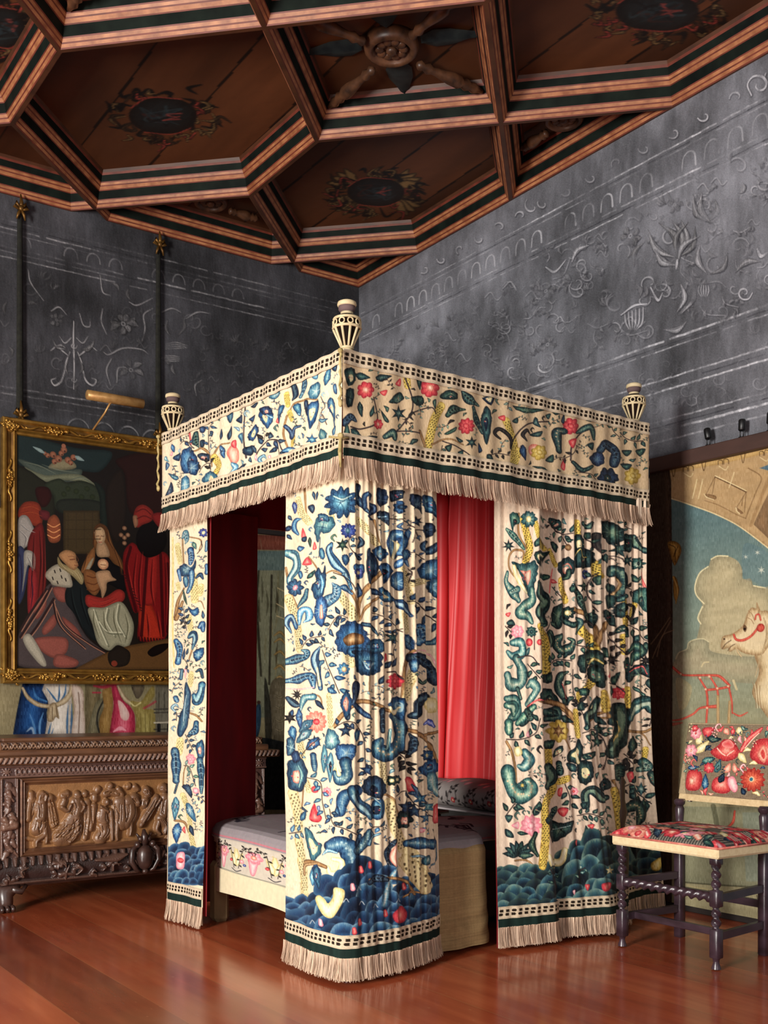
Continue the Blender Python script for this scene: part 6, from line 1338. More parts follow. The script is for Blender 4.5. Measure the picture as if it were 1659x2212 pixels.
# ---------------------------------------------------------------- curtain along the long side, towards the head
S = VS([(3.15, 3.655), (3.285, 3.515), (3.37, 3.575), (3.48, 3.56), (3.6, 3.545), (3.72, 3.55), (3.84, 3.55), (3.94, 3.55), (4.015, 3.545)],
       [(3.09, 3.56), (3.40, 3.515), (3.46, 3.565), (3.6, 3.53), (3.76, 3.49), (3.93, 3.58), (4.1, 3.71), (4.25, 3.755), (4.40, 3.75)], 2.08, .02, g=2.2, K=.9)
cv = S.canvas((222, 200, 176)); cv.swap = {'b': 'g', 'n': 'g', 't': 'G'}
TR = dict(base=(226, 196, 92), dk=(44, 34, 22), ed=(150, 116, 50))
RA = (1060, 1080, 4.1475)
stitch(cv, RA, [
 ('l', [740, 980, 840, 1030, 930, 1140, 955, 1330], 46), ('l', [1040, 1100, 980, 1210, 950, 1330], 34), ('l', [290, 540, 290, 460, 210, 450, 165, 520, 180, 640, 310, 780], 18), ('l', [440, 1790, 560, 1830, 680, 1900, 740, 2000], 40), ('l', [250, 120, 250, 300, 330, 450], 20), ('l', [1060, 1880, 950, 1930, 880, 1991], 24),
 ('T', [285, 170, 330, 330, 350, 440, 310, 560], 76), ('T', [400, 200, 430, 330, 480, 440], 44), ('T', [770, 200, 780, 310], 64), ('T', [520, 460, 580, 580], 60), ('T', [920, 560, 970, 680], 70), ('T', [630, 720, 640, 800, 670, 900], 70), ('T', [1190, 880, 1200, 1120], 56), ('T', [1290, 940, 1250, 1060], 60), ('T', [800, 1160, 870, 1240, 920, 1330], 100), ('T', [440, 1130, 480, 1250, 500, 1400, 500, 1570], 62), ('T', [1180, 1220, 1190, 1370], 50), ('T', [850, 1700, 910, 1620], 80), ('T', [1220, 1700, 1230, 1830], 74), ('T', [790, 1740, 800, 1800], 60), ('T', [1010, 1720, 1030, 1870], 50),
 ('P', 'G', [170, 130, 240, 120, 260, 200, 210, 230, 200, 300]), ('F', 'G', 340, 170, 76, 7, 'c'), ('S', 'G', [140, 260, 220, 340, 300, 440], [30, 66, 20]), ('*', 'g', 160, 410, 60, 7), ('P', 'G', [190, 560, 300, 570, 400, 545, 420, 640, 380, 800, 340, 860, 300, 760, 250, 640]), ('S', 'c', [210, 600, 240, 700, 320, 830], [40, 50, 20]), ('S', 'G', [150, 650, 140, 740, 210, 840, 250, 900], [30, 60, 90, 50]), ('S', 'G', [370, 800, 370, 900, 290, 960, 260, 1010, 330, 1040, 370, 1100], [60, 80, 90, 90, 90, 30]), ('S', 't', [240, 800, 180, 830], [60, 40]),
 ('P', 'g', [390, 480, 450, 450, 515, 460, 480, 540, 460, 590, 420, 570]), ('P', 'g', [500, 170, 600, 170, 640, 230, 560, 260]), ('V', [500, 200, 620, 300, 730, 300], 5, 80, 'g'), ('V', [560, 250, 650, 330, 690, 420], 4, 80, 'g'), ('L', 'g', 400, 420, 440, 330, 60), ('P', 'g', [530, 370, 600, 400, 590, 470, 550, 440]), ('D', 'w', 695, 425, 30),
 ('P', 'g', [740, 340, 800, 310, 850, 380, 830, 470, 760, 500]), ('P', 'g', [760, 440, 860, 430, 930, 480, 930, 560, 860, 610, 760, 600, 740, 520]), ('S', 'y', [760, 500, 800, 440, 830, 510, 870, 510], [8, 10, 10, 10]), ('P', 'g', [600, 580, 690, 510, 750, 580, 730, 660, 640, 700]), ('S', 'G', [640, 610, 690, 590, 720, 640], [10, 16, 10]), ('S', 'g', [700, 640, 690, 690, 640, 710], [50, 50, 20]),
 ('S', 'g', [830, 210, 880, 240, 910, 200], [40, 50, 20]), ('P', 'g', [970, 200, 1060, 190, 1180, 260, 1190, 350, 1120, 400, 1040, 380, 990, 300]), ('S', 'k', [930, 420, 920, 330, 950, 310, 950, 400, 1000, 520], [24, 36, 30, 30, 14]), ('L', 'g', 850, 290, 890, 350, 70), ('V', [870, 350, 940, 430, 1010, 540], 4, 80, 'g'), ('*', 'g', 1145, 440, 90, 7), ('d', [1070, 500, 1160, 520, 1180, 560], 8), ('P', 'g', [1190, 310, 1290, 330, 1280, 440, 1220, 460]), ('S', 'g', [1290, 320, 1310, 400, 1380, 460], [30, 70, 60]), ('*', 'g', 1230, 540, 60, 7), ('F', 'G', 1320, 570, 56, 9, 'g'), ('L', 'g', 1020, 480, 1040, 570, 60),
 ('F', 'u', 850, 665, 44, 7, 'c'), ('*', 'g', 830, 780, 60, 5), ('V', [960, 655, 890, 720, 880, 850, 960, 1000], 8, 90, 'n', 9), ('P', 'n', [940, 690, 980, 680, 985, 750, 945, 760]), ('S', 'g', [1070, 670, 1100, 620, 1170, 670, 1190, 760, 1120, 850, 1080, 870], [40, 80, 90, 80, 60, 20]), ('S', 'w', [1110, 690, 1150, 760, 1090, 850], [10, 24, 14]), ('P', 'g', [1020, 780, 1060, 740, 1110, 790, 1060, 830]), ('V', [1190, 780, 1260, 800, 1290, 830], 3, 70, 'k'), ('P', 'g', [1020, 870, 1090, 850, 1120, 920, 1060, 980]), ('P', 'g', [1100, 960, 1190, 910, 1230, 960, 1180, 1050, 1110, 1040]), ('S', 'g', [1140, 900, 1210, 860], [40, 50]), ('L', 'g', 1020, 980, 1130, 1140, 90), ('S', 'k', [1240, 940, 1290, 960, 1260, 1080, 1220, 1040], [30, 30, 40, 20]),
 ('S', 'g', [1280, 680, 1310, 720, 1350, 690], [40, 50, 20]), ('S', 'r', [1350, 650, 1370, 760, 1400, 830], [10, 22, 10]), ('P', 'G', [1310, 800, 1380, 790, 1410, 900, 1390, 1010, 1330, 940, 1280, 900]), ('L', 'r', 530, 720, 600, 740, 40), ('S', 'r', [550, 620, 530, 740, 520, 830], [8, 26, 16]), ('L', 'g', 450, 690, 530, 690, 60), ('d', [550, 780, 620, 860, 660, 950], 9),
 ('S', 'g', [440, 740, 450, 840, 500, 920, 440, 1000, 470, 1090], [50, 90, 90, 80, 70]), ('S', 'g', [740, 780, 790, 880, 830, 980, 900, 1100], [60, 70, 60, 60]), ('P', 'g', [700, 790, 740, 760, 770, 800, 720, 830]), ('P', 'g', [560, 970, 640, 930, 660, 1000, 640, 1130, 580, 1150, 545, 1070]), ('F', 'g', 690, 1010, 60, 8, 'c'), ('S', 'g', [640, 1060, 730, 1120, 790, 1090], [50, 60, 20]), ('S', 'g', [910, 1130, 920, 1040, 890, 1020], [50, 60, 20]), ('S', 'k', [800, 1100, 870, 1090, 920, 1140], [20, 30, 20]), ('S', 'g', [760, 1060, 800, 1100, 760, 1200], [30, 50, 20]),
 ('S', 'g', [640, 1220, 590, 1270, 620, 1340, 700, 1340, 740, 1270, 700, 1240], [60, 90, 90, 90, 50, 20]), ('S', 'g', [520, 1190, 550, 1260, 540, 1310], [50, 70, 30]), ('V', [540, 1060, 500, 1170], 3, 90, 'g'), ('V', [740, 1290, 840, 1320, 880, 1330], 5, 70, 'g'), ('V', [1040, 1190, 1120, 1290, 1200, 1390], 7, 80, 'k'), ('V', [1220, 1120, 1300, 1150, 1360, 1240, 1430, 1280], 7, 110, 'g', 9), ('S', 'g', [1130, 1180, 1190, 1150, 1220, 1220], [40, 60, 30]), ('P', 'r', [130, 1020, 180, 1010, 160, 1050]), ('P', 'g', [140, 1100, 190, 1070, 220, 1120, 170, 1130]), ('V', [130, 1130, 200, 1200], 4, 70, 'k'), ('F', 'p', 240, 1180, 60, 7, 'p'),
 ('F', 'G', 365, 1180, 50, 8, 'g'), ('D', 'r', 345, 1275, 34), ('D', 'r', 435, 1275, 26), ('d', [390, 1220, 390, 1340], 9), ('L', 'G', 300, 1400, 350, 1320, 50), ('S', 'G', [190, 1280, 270, 1280, 280, 1370, 200, 1400, 150, 1360], [50, 90, 80, 80, 30]), ('S', 'G', [230, 1420, 280, 1530, 270, 1640, 180, 1650, 150, 1570], [80, 100, 100, 110, 70]), ('d', [240, 1410, 360, 1400, 430, 1480], 10), ('V', [330, 1470, 390, 1540, 440, 1600], 5, 90, 'g'), ('S', 'G', [330, 1670, 370, 1640, 410, 1700, 330, 1830], [40, 80, 80, 50]),
 ('V', [520, 1480, 600, 1430, 730, 1440], 9, 84, 'g', 9), ('P', 'g', [780, 1470, 800, 1390, 900, 1340, 1000, 1370, 1030, 1450, 1000, 1500, 880, 1480, 830, 1560]), ('S', 'y', [880, 1470, 930, 1420, 1000, 1470], [12, 20, 12]), ('P', 'g', [870, 1500, 960, 1480, 1030, 1560, 1010, 1690, 930, 1640, 870, 1590]), ('S', 'g', [1010, 1340, 1040, 1400], [50, 30]), ('*', 'k', 1090, 1430, 70, 7), ('S', 'g', [1240, 1350, 1300, 1310, 1360, 1360, 1290, 1400, 1260, 1470], [40, 80, 90, 80, 50]), ('P', 'g', [1180, 1450, 1230, 1410, 1240, 1540, 1200, 1540]), ('P', 'g', [1220, 1540, 1320, 1470, 1410, 1480, 1430, 1600, 1330, 1560, 1270, 1620, 1220, 1630]), ('S', 'r', [1240, 1540, 1350, 1490, 1390, 1560], [8, 16, 10]), ('*', 'k', 1380, 1440, 56, 8), ('L', 'g', 1400, 1600, 1420, 1700, 60),
 ('P', 'g', [480, 1570, 540, 1540, 550, 1620, 480, 1640]), ('S', 'g', [700, 1540, 620, 1590, 610, 1680, 680, 1800], [24, 80, 90, 90]), ('V', [740, 1520, 740, 1680, 790, 1860], 5, 90, 'g'), ('S', 'r', [640, 1650, 690, 1780], [8, 12]), ('P', 'g', [800, 1690, 880, 1690, 880, 1750, 810, 1750]), ('F', 'r', 1145, 1730, 60, 8, 'r'), ('d', [1050, 1640, 1130, 1660, 1200, 1730], 10), ('P', 'g', [1080, 1600, 1160, 1540, 1140, 1640, 1100, 1650]), ('L', 'g', 1070, 1760, 1090, 1660, 56), ('L', 'r', 1050, 1600, 1070, 1540, 36), ('S', 'g', [1290, 1680, 1370, 1750], [30, 30]), ('P', 'g', [450, 1720, 520, 1690, 610, 1790, 590, 1820, 450, 1800]), ('S', 'g', [1250, 1950, 1290, 1860, 1380, 1800, 1430, 1850], [70, 90, 110, 120]), ('S', 'g', [1090, 1991, 1130, 1870, 1200, 1880, 1190, 1960], [80, 90, 90, 60]), ('P', 'g', [880, 1860, 950, 1760, 980, 1790, 950, 1900, 900, 1940, 860, 1930]), ('V', [840, 1950, 800, 1840, 790, 1810], 5, 80, 'k'), ('S', 'G', [140, 1780, 220, 1800, 240, 1900, 180, 1960], [60, 90, 90, 70]), ('S', 'g', [360, 1860, 330, 1940, 280, 1991], [60, 90, 70]), ('S', 'g', [500, 1900, 590, 1880, 590, 1940, 500, 1960], [50, 80, 80, 60]), ('S', 'r', [330, 1850, 440, 1790, 600, 1840], [14, 14, 10]), ('L', 'g', 630, 1940, 740, 1980, 50), ('S', 'g', [240, 1690, 270, 1780], [40, 30]),
])
stitch(cv, (1060, 1500, 3.815), [
 ('l', [470, 60, 580, 90, 660, 160, 690, 240], 40), ('l', [1120, 300, 1260, 310, 1330, 270], 24), ('l', [1130, 310, 1250, 320, 1310, 420], 12), ('l', [600, 350, 660, 450], 16), ('l', [130, 390, 170, 470, 200, 600, 210, 760], 22), ('l', [1010, 710, 1050, 800, 1060, 890], 24), ('l', [940, 130, 960, 190, 850, 190], 18), ('l', [200, 1370, 300, 1370, 380, 1440], 14),
 ('T', [700, 140, 710, 260, 720, 340], 56), ('T', [470, 460, 480, 640], 50), ('T', [520, 760, 450, 920, 450, 1150, 430, 1400], 70), ('T', [1020, 790, 1050, 950, 1060, 1090], 70), ('T', [930, 20, 940, 130], 50), ('T', [1140, 0, 1130, 90], 60), ('T', [1280, 450, 1270, 520], 50),
 ('S', 'G', [130, 90, 190, 100, 190, 170], [60, 90, 40]), ('S', 'G', [220, 240, 290, 170, 360, 100], [50, 70, 40]), ('S', 'g', [300, 140, 330, 190, 300, 210], [60, 60, 20]), ('S', 'G', [150, 240, 150, 310], [90, 60]), ('V', [130, 370, 250, 370, 370, 320, 410, 200], 9, 84, 'g', 9), ('P', 'p', [290, 340, 310, 300, 320, 350]), ('S', 'G', [280, 480, 320, 540, 270, 600, 230, 590], [80, 90, 80, 30]), ('P', 'c', [190, 450, 240, 430, 260, 490, 210, 510]), ('S', 'G', [140, 640, 170, 760, 250, 840, 330, 790, 310, 720, 260, 740], [110, 120, 120, 110, 80, 40]), ('F', 'G', 260, 750, 40, 7, 'y'),
 ('F', 'y', 555, 300, 96, 8, 'y'), ('*', 'w', 555, 300, 60, 6), ('P', 'g', [440, 120, 540, 130, 550, 180, 450, 180]), ('L', 'g', 570, 180, 680, 230, 64), ('L', 'g', 590, 30, 650, 90, 60), ('L', 'g', 440, 430, 530, 380, 80), ('P', 'g', [520, 460, 580, 420, 590, 470, 510, 520]), ('P', 'g', [720, 80, 760, 60, 770, 130, 720, 130]), ('S', 'g', [880, 40, 860, 140, 800, 180, 800, 260], [40, 70, 80, 50]), ('L', 'g', 850, 180, 950, 250, 60), ('V', [760, 320, 850, 290, 920, 350, 960, 480, 940, 620], 10, 80, 'g', 8), ('P', 'g', [780, 340, 830, 330, 810, 390]), ('*', 'g', 880, 390, 60, 5), ('*', 'g', 900, 290, 60, 5),
 ('S', 'g', [1060, 110, 1090, 200, 1070, 340, 1020, 440, 1000, 490], [100, 120, 110, 110, 80]), ('S', 'y', [1040, 220, 1060, 300, 1000, 400], [6, 16, 10]), ('P', 'g', [1150, 360, 1190, 350, 1220, 430, 1160, 480, 1130, 440]), ('V', [1090, 490, 1130, 530, 1180, 600], 6, 90, 'k', 8), ('S', 'G', [1160, 200, 1210, 100, 1300, 70, 1320, 130], [60, 90, 100, 80]), ('V', [1320, 160, 1300, 260], 4, 50, 'k'),
 ('P', 'g', [690, 440, 720, 370, 760, 430, 750, 520, 710, 570, 620, 540, 640, 480]), ('P', 'g', [750, 500, 860, 470, 850, 520, 780, 540]), ('P', 'g', [720, 550, 810, 550, 840, 640, 800, 740, 730, 720, 710, 640]), ('P', 'g', [620, 560, 700, 580, 700, 640, 640, 620]), ('S', 'c', [700, 480, 720, 560], [20, 30]), ('S', 'g', [560, 570, 570, 640], [50, 60]), ('T', [560, 720, 640, 690], 60), ('S', 'g', [1060, 610, 1060, 690], [90, 50]), ('P', 'r', [1110, 650, 1160, 640, 1165, 710, 1130, 720]), ('V', [1070, 780, 1150, 740, 1220, 820, 1320, 900], 8, 100, 'g', 9), ('*', 'g', 1260, 900, 60, 5), ('*', 'G', 1240, 780, 60, 6), ('L', 'g', 1150, 860, 1190, 800, 70), ('S', 'G', [1260, 560, 1300, 600, 1220, 620], [80, 80, 40]), ('P', 'g', [1290, 640, 1350, 640, 1350, 760, 1310, 720]),
 ('S', 'g', [470, 600, 510, 680, 470, 760], [70, 90, 60]), ('V', [610, 740, 650, 850, 650, 950], 6, 90, 'g'), ('P', 'r', [560, 780, 590, 770, 580, 840, 555, 830]), ('F', 'p', 690, 800, 34, 7, 'r'), ('P', 'r', [550, 960, 590, 930, 640, 950, 600, 1010]), ('S', 'g', [790, 920, 780, 820, 840, 790, 920, 860, 960, 850], [60, 70, 80, 80, 40]), ('P', 'g', [740, 900, 800, 890, 770, 950]), ('P', 'g', [890, 740, 960, 690, 1000, 760, 920, 800]), ('V', [720, 1000, 820, 985, 920, 1020], 8, 70, 'g', 8), ('S', 'b', [1120, 940, 1200, 910, 1240, 980, 1220, 1060], [90, 100, 90, 60]), ('S', 'g', [480, 1040, 520, 960, 540, 930], [60, 50, 20]), ('P', 'g', [490, 1060, 580, 1060, 690, 1045, 660, 1130, 560, 1200, 500, 1210]), ('S', 'G', [500, 1130, 580, 1100, 660, 1080], [6, 12, 6]),
 ('V', [130, 1000, 180, 920, 200, 900], 4, 90, 'g'), ('P', 'g', [120, 1000, 180, 1000, 150, 1060]), ('F', 'p', 330, 1080, 90, 9, 'p'), ('P', 'p', [170, 1080, 230, 1050, 230, 1110]), ('P', 'n', [340, 970, 400, 880, 420, 930, 380, 1000]), ('P', 'g', [120, 1110, 170, 1130, 190, 1180, 130, 1170]), ('L', 'n', 220, 1140, 310, 1150, 36),
])
for q, nn_ in ((104, 200), (64, 600), (40, 700)): cv.fr(1060, 1500, 3.815); cv.fill(nn_, 120, 20, 1340, 1150, q, 'ggGgk', .45); cv.fr(*RA); cv.fill(nn_, 130, 150, 1420, 1980, q, 'gggGk', .45)
cv.fr(1060, 1500, 3.815)
GH = [[(104, 130, 118), (44, 76, 82), (24, 46, 58), (14, 26, 36)], [(70, 100, 96), (32, 58, 68), (18, 34, 46)], [(84, 120, 124), (40, 78, 94), (24, 48, 66), (14, 28, 40)], [(120, 150, 140), (56, 96, 104), (30, 58, 74)], [(50, 70, 66), (22, 38, 46), (12, 20, 28)]]
cv.hills(60, 1480, lambda x: 1400 - 330 * math.exp(-((x - 860) / 240) ** 2) - (120 if x > 1080 else 0), 1800, 7, 110, GH)
for k in range(8): cv.leaf('b', 230, 1330, 230 + 130 * math.cos(-3.0 + k * .42), 1330 + 130 * math.sin(-3.0 + k * .42), 60)
stitch(cv, (1060, 1500, 3.815), [('S', 'c', [480, 1330, 520, 1400, 580, 1370, 610, 1280], [30, 60, 60, 40]), ('P', 'r', [800, 1080, 850, 1070, 840, 1110]), ('*', 'c', 980, 1450, 36, 5), ('P', 'r', [920, 1560, 990, 1550, 980, 1610, 930, 1620]), ('P', 'r', [780, 1570, 820, 1570, 800, 1620]), ('P', 'r', [700, 1220, 720, 1200, 716, 1250]), ('P', 'y', [1330, 1390, 1400, 1340, 1390, 1440, 1340, 1450]), ('P', 'p', [670, 1620, 690, 1610, 684, 1650]), ('T', [450, 1250, 430, 1420], 60), ('S', 'n', [370, 1150, 340, 1240, 390, 1330], [40, 60, 30]), ('V', [540, 1590, 520, 1500, 490, 1440], 4, 60, 'g'), ('V', [730, 1540, 740, 1460, 780, 1430], 4, 50, 'G')])
def foldB(t, s, z):
    k = np.clip((z - .15) / 1.7, 0, 1)
    return (.0055 * np.sin(s * 88 + .9 * np.sin(z * 2)) + .0035 * np.sin(s * 150 + 2 + np.sin(z))) * (.4 + .6 * k) + .005 * np.sin(s * 33 + z * 1.2) * np.clip((t - .25) / .1, 0, 1) + .003 * np.sin(z * 8 + s * 15)
c2 = thing('bed_curtain', 'crewelwork curtain with dark green leaves, hanging beside the stool chair', 'curtain', 'curtains hanging round the bed', (3.7, 3.55, .02))
hung(S, c2, cv.grain(.025), foldB, (.198, .145, .105), .088, 'embroidered_panel')
adopt(S.mesh('lining', red_lining, None, None, lambda t, s, z: foldB(t, s, z) - .012, True), c2)

# ---------------------------------------------------------------- curtain round the far foot post
PT = [(2.71, 5.075), (2.45, 5.07), (2.25, 5.07), (2.20, 5.03), (2.205, 4.85), (2.212, 4.63)]
PB = [(2.71, 5.11), (2.45, 5.11), (2.24, 5.10), (2.195, 5.045), (2.215, 4.90), (2.238, 4.735)]
S = VS(PT[3:], PB[3:], 2.08, .02, g=1.0, K=1.0)
cv = S.canvas(GR); TR = dict(base=(228, 212, 150), dk=(110, 90, 50), ed=(196, 176, 120))
LA = (360, 1080, 5.53)
stitch(cv, LA, [
 ('l', [100, 1400, 130, 1200, 200, 1060], 36), ('l', [110, 1420, 180, 1220], 50), ('l', [200, 780, 190, 560, 190, 420], 22), ('l', [270, 440, 400, 480, 380, 600], 12), ('l', [280, 1900, 330, 1760], 18), ('l', [330, 1230, 400, 1210, 440, 1300], 10),
 ('T', [120, 540, 150, 740], 70), ('T', [320, 910, 330, 1060, 340, 1200], 80), ('T', [400, 1030, 390, 1120], 70), ('T', [280, 1400, 300, 1560], 70), ('T', [120, 1000, 130, 1060], 50), ('S', 'y', [70, 450, 72, 1300, 90, 2000], [14, 14, 10]),
 ('S', 't', [190, 450, 230, 400, 250, 480, 230, 520], [40, 76, 50, 20]), ('F', 'u', 430, 390, 56, 8), ('L', 'G', 320, 500, 350, 590, 50), ('d', [400, 490, 410, 560, 360, 640], 9), ('S', 'b', [290, 600, 300, 680, 290, 760], [70, 76, 40]), ('P', 'b', [140, 800, 220, 760, 300, 800, 350, 700, 330, 860, 260, 920, 160, 900]), ('P', 'b', [190, 920, 250, 900, 270, 1000, 230, 1050, 190, 990]), ('S', 'b', [300, 860, 300, 1000, 260, 1100], [60, 60, 40]), ('S', 'n', [350, 930, 390, 890, 420, 940], [20, 50, 20]), ('S', 'b', [130, 840, 150, 960], [50, 30]),
 ('P', 'b', [265, 1270, 320, 1310, 370, 1280, 385, 1350, 340, 1390, 290, 1340]), ('S', 'g', [190, 1080, 220, 1180, 250, 1250], [20, 40, 10]), ('V', [250, 1560, 220, 1420, 200, 1300], 7, 90, 'n', 9), ('V', [160, 1400, 230, 1500], 4, 70, 'k'), ('S', 'b', [280, 1640, 330, 1600, 350, 1660, 320, 1780], [40, 80, 60, 20]), ('S', 'b', [390, 1520, 420, 1480, 430, 1560], [40, 70, 40]), ('S', 'b', [110, 1680, 150, 1780, 130, 1940], [60, 80, 60]), ('P', 'b', [330, 1820, 430, 1760, 430, 1860, 360, 1930]), ('L', 'n', 190, 1910, 215, 1770, 46), ('L', 'n', 240, 1850, 270, 1770, 40), ('V', [210, 1900, 260, 1990, 190, 2060], 4, 70, 'n'), ('P', 'p', [205, 2020, 240, 2040, 215, 2130]), ('S', 'n', [360, 2050, 400, 2030, 420, 2120], [24, 40, 30]), ('S', 'b', [460, 780, 470, 860], [40, 60]), ('S', 'b', [470, 500, 460, 600], [40, 40]), ('L', 'n', 430, 1420, 420, 1320, 40),
])
stitch(cv, (350, 1440, 3.883), [
 ('l', [240, 390, 290, 410, 330, 460], 16), ('l', [110, 1290, 180, 1310, 220, 1400], 20), ('l', [170, 1010, 180, 880, 200, 830], 10), ('T', [150, 620, 140, 720], 60), ('T', [170, 1080, 220, 1230, 240, 1400, 270, 1520], 56), ('T', [250, 60, 240, 150], 50),
 ('P', 'b', [180, 190, 200, 140, 245, 200, 235, 380, 210, 500, 160, 590, 125, 540, 140, 400, 170, 330]), ('S', 't', [200, 240, 180, 350, 170, 460], [14, 30, 14]), ('S', 'b', [330, 150, 320, 220, 290, 290, 270, 240], [50, 60, 66, 40]), ('S', 'b', [290, 470, 280, 540, 230, 560], [40, 60, 20]), ('V', [190, 570, 230, 630, 270, 700], 6, 60, 'n', 7), ('F', 'p', 245, 775, 48, 7, 'p'), ('V', [180, 830, 240, 850, 290, 1000], 6, 60, 'G', 7), ('P', 'b', [290, 660, 340, 620, 350, 760, 310, 770]), ('S', 'b', [320, 780, 330, 900, 330, 1060], [50, 50, 20]), ('S', 'b', [110, 700, 120, 800, 120, 960], [50, 70, 50]), ('P', 'n', [160, 1000, 230, 990, 262, 1060, 250, 1100, 200, 1050]), ('D', 'p', 290, 1040, 26), ('S', 'n', [130, 980, 110, 1060], [16, 16]), ('L', 't', 200, 1140, 290, 1300, 80), ('L', 't', 120, 1090, 110, 1290, 60), ('L', 'b', 130, 1310, 120, 1480, 70), ('L', 'n', 230, 1330, 270, 1420, 50), ('P', 'r', [160, 1370, 180, 1340, 185, 1400]), ('S', 'b', [110, 260, 120, 290], [40, 30]), ('S', 'b', [160, 30, 150, 100], [30, 30]),
])
for q, nn_ in ((90, 120), (56, 300), (36, 300)): cv.fr(*LA); cv.fill(nn_, 90, 420, 480, 2180, q, 'nbgt'); cv.fr(350, 1440, 3.883); cv.fill(nn_, 95, 20, 340, 1400, q * .75, 'nbgt')
cv.hills(60, 345, lambda x: 1500 - 40 * math.exp(-((x - 170) / 60) ** 2), 1810, 6, 62, BH)
cv.poly('p', [125, 1580, 150, 1555, 182, 1570, 180, 1680, 150, 1700, 125, 1680]); cv.dot('r', 152, 1625, 22)
foldC = lambda t, s, z: .005 * np.sin(s * 26 + z * 1.5) + .002 * np.sin(z * 10)
c3 = thing('bed_curtain', 'narrow crewelwork curtain with red lining, between the carved chest and the coverlet', 'curtain', 'curtains hanging round the bed', (2.25, 4.95, .02))
hung(S, c3, cv.grain(.025), foldC, (.198, .145, .105), .10, 'embroidered_panel')
S2 = VS(PT, PB, 2.08, .06, K=.3, W=240); S2.tc = np.linspace(0, 1, 240)
adopt(S2.mesh('lining', red_lining, None, None, lambda t, s, z: -.016 + .006 * np.sin(s * 40), True), c3)
S3 = VS(PT[:4], PB[:4], 2.08, .06, W=60, K=.3); S3.tc = np.linspace(0, 1, 60); cv3 = Cv(60, S3.H, GR, lambda x, y: (x, y), 1.0); cv3.fr(0, 0, 1)
for _ in range(60):
    x, y = random.uniform(4, 56), random.uniform(5, S3.H - 30); cv3.scroll(random.choice('bntg'), [x, y, x + random.uniform(-9, 9), y - 9, x + random.uniform(-9, 9), y - 18], [3, 8, 3])
adopt(S3.mesh('return_panel', crewel, None, cv3, lambda t, s, z: .006 * np.sin(s * 40)), c3)

# ---------------------------------------------------------------- valance
TR = dict(base=(226, 200, 104), dk=(60, 46, 26), ed=(160, 128, 60))
vfold = lambda t, s, z: (.002 + .012 * np.sin(s * 7.5 + 1) * np.sin(s * 17) * np.clip((2.3 - z) / .3, 0, 1.3) + .0035 * np.sin(s * 60)) * 1.0
def valance(S, cv, label):
    va = bpy.data.objects.new('valance', None); C.objects.link(va); adopt(va, bed)
    def ch(o): o.parent = va; o.matrix_parent_inverse = Matrix.Translation(-bed.location); return o
    va.matrix_parent_inverse = Matrix.Identity(4)
    ch(S.mesh('embroidered_panel', crewel, None, cv.grain(.025), vfold))
    o2 = lambda t, s, z: vfold(t, s, z) + .003; o3 = lambda t, s, z: vfold(t, s, z) + .006
    ch(strip('braid', S, ZT + .006, ZT - .052, o3, braid_m, None, 'braid')); ch(strip('braid', S, 2.128, 2.072, o3, braid_m, None, 'braid'))
    ch(strip('velvet_band', S, 2.072, 2.036, o2, green_velvet, None, 'plain', .012)); ch(fringe('fringe', S, 2.04, .092, o3, None, flare=.016))
    ch(S.mesh('lining', red_lining, None, None, lambda t, s, z: vfold(t, s, z) - .01, True))
    va['label'] = label
S = VS([CL, (2.192, 4.6), (2.205, 4.0), C0], [CL, (2.192, 4.6), (2.205, 4.0), C0], ZT, 2.03, K=.95); cv = S.canvas(GR)
VLF = (330, 640, 3.318)
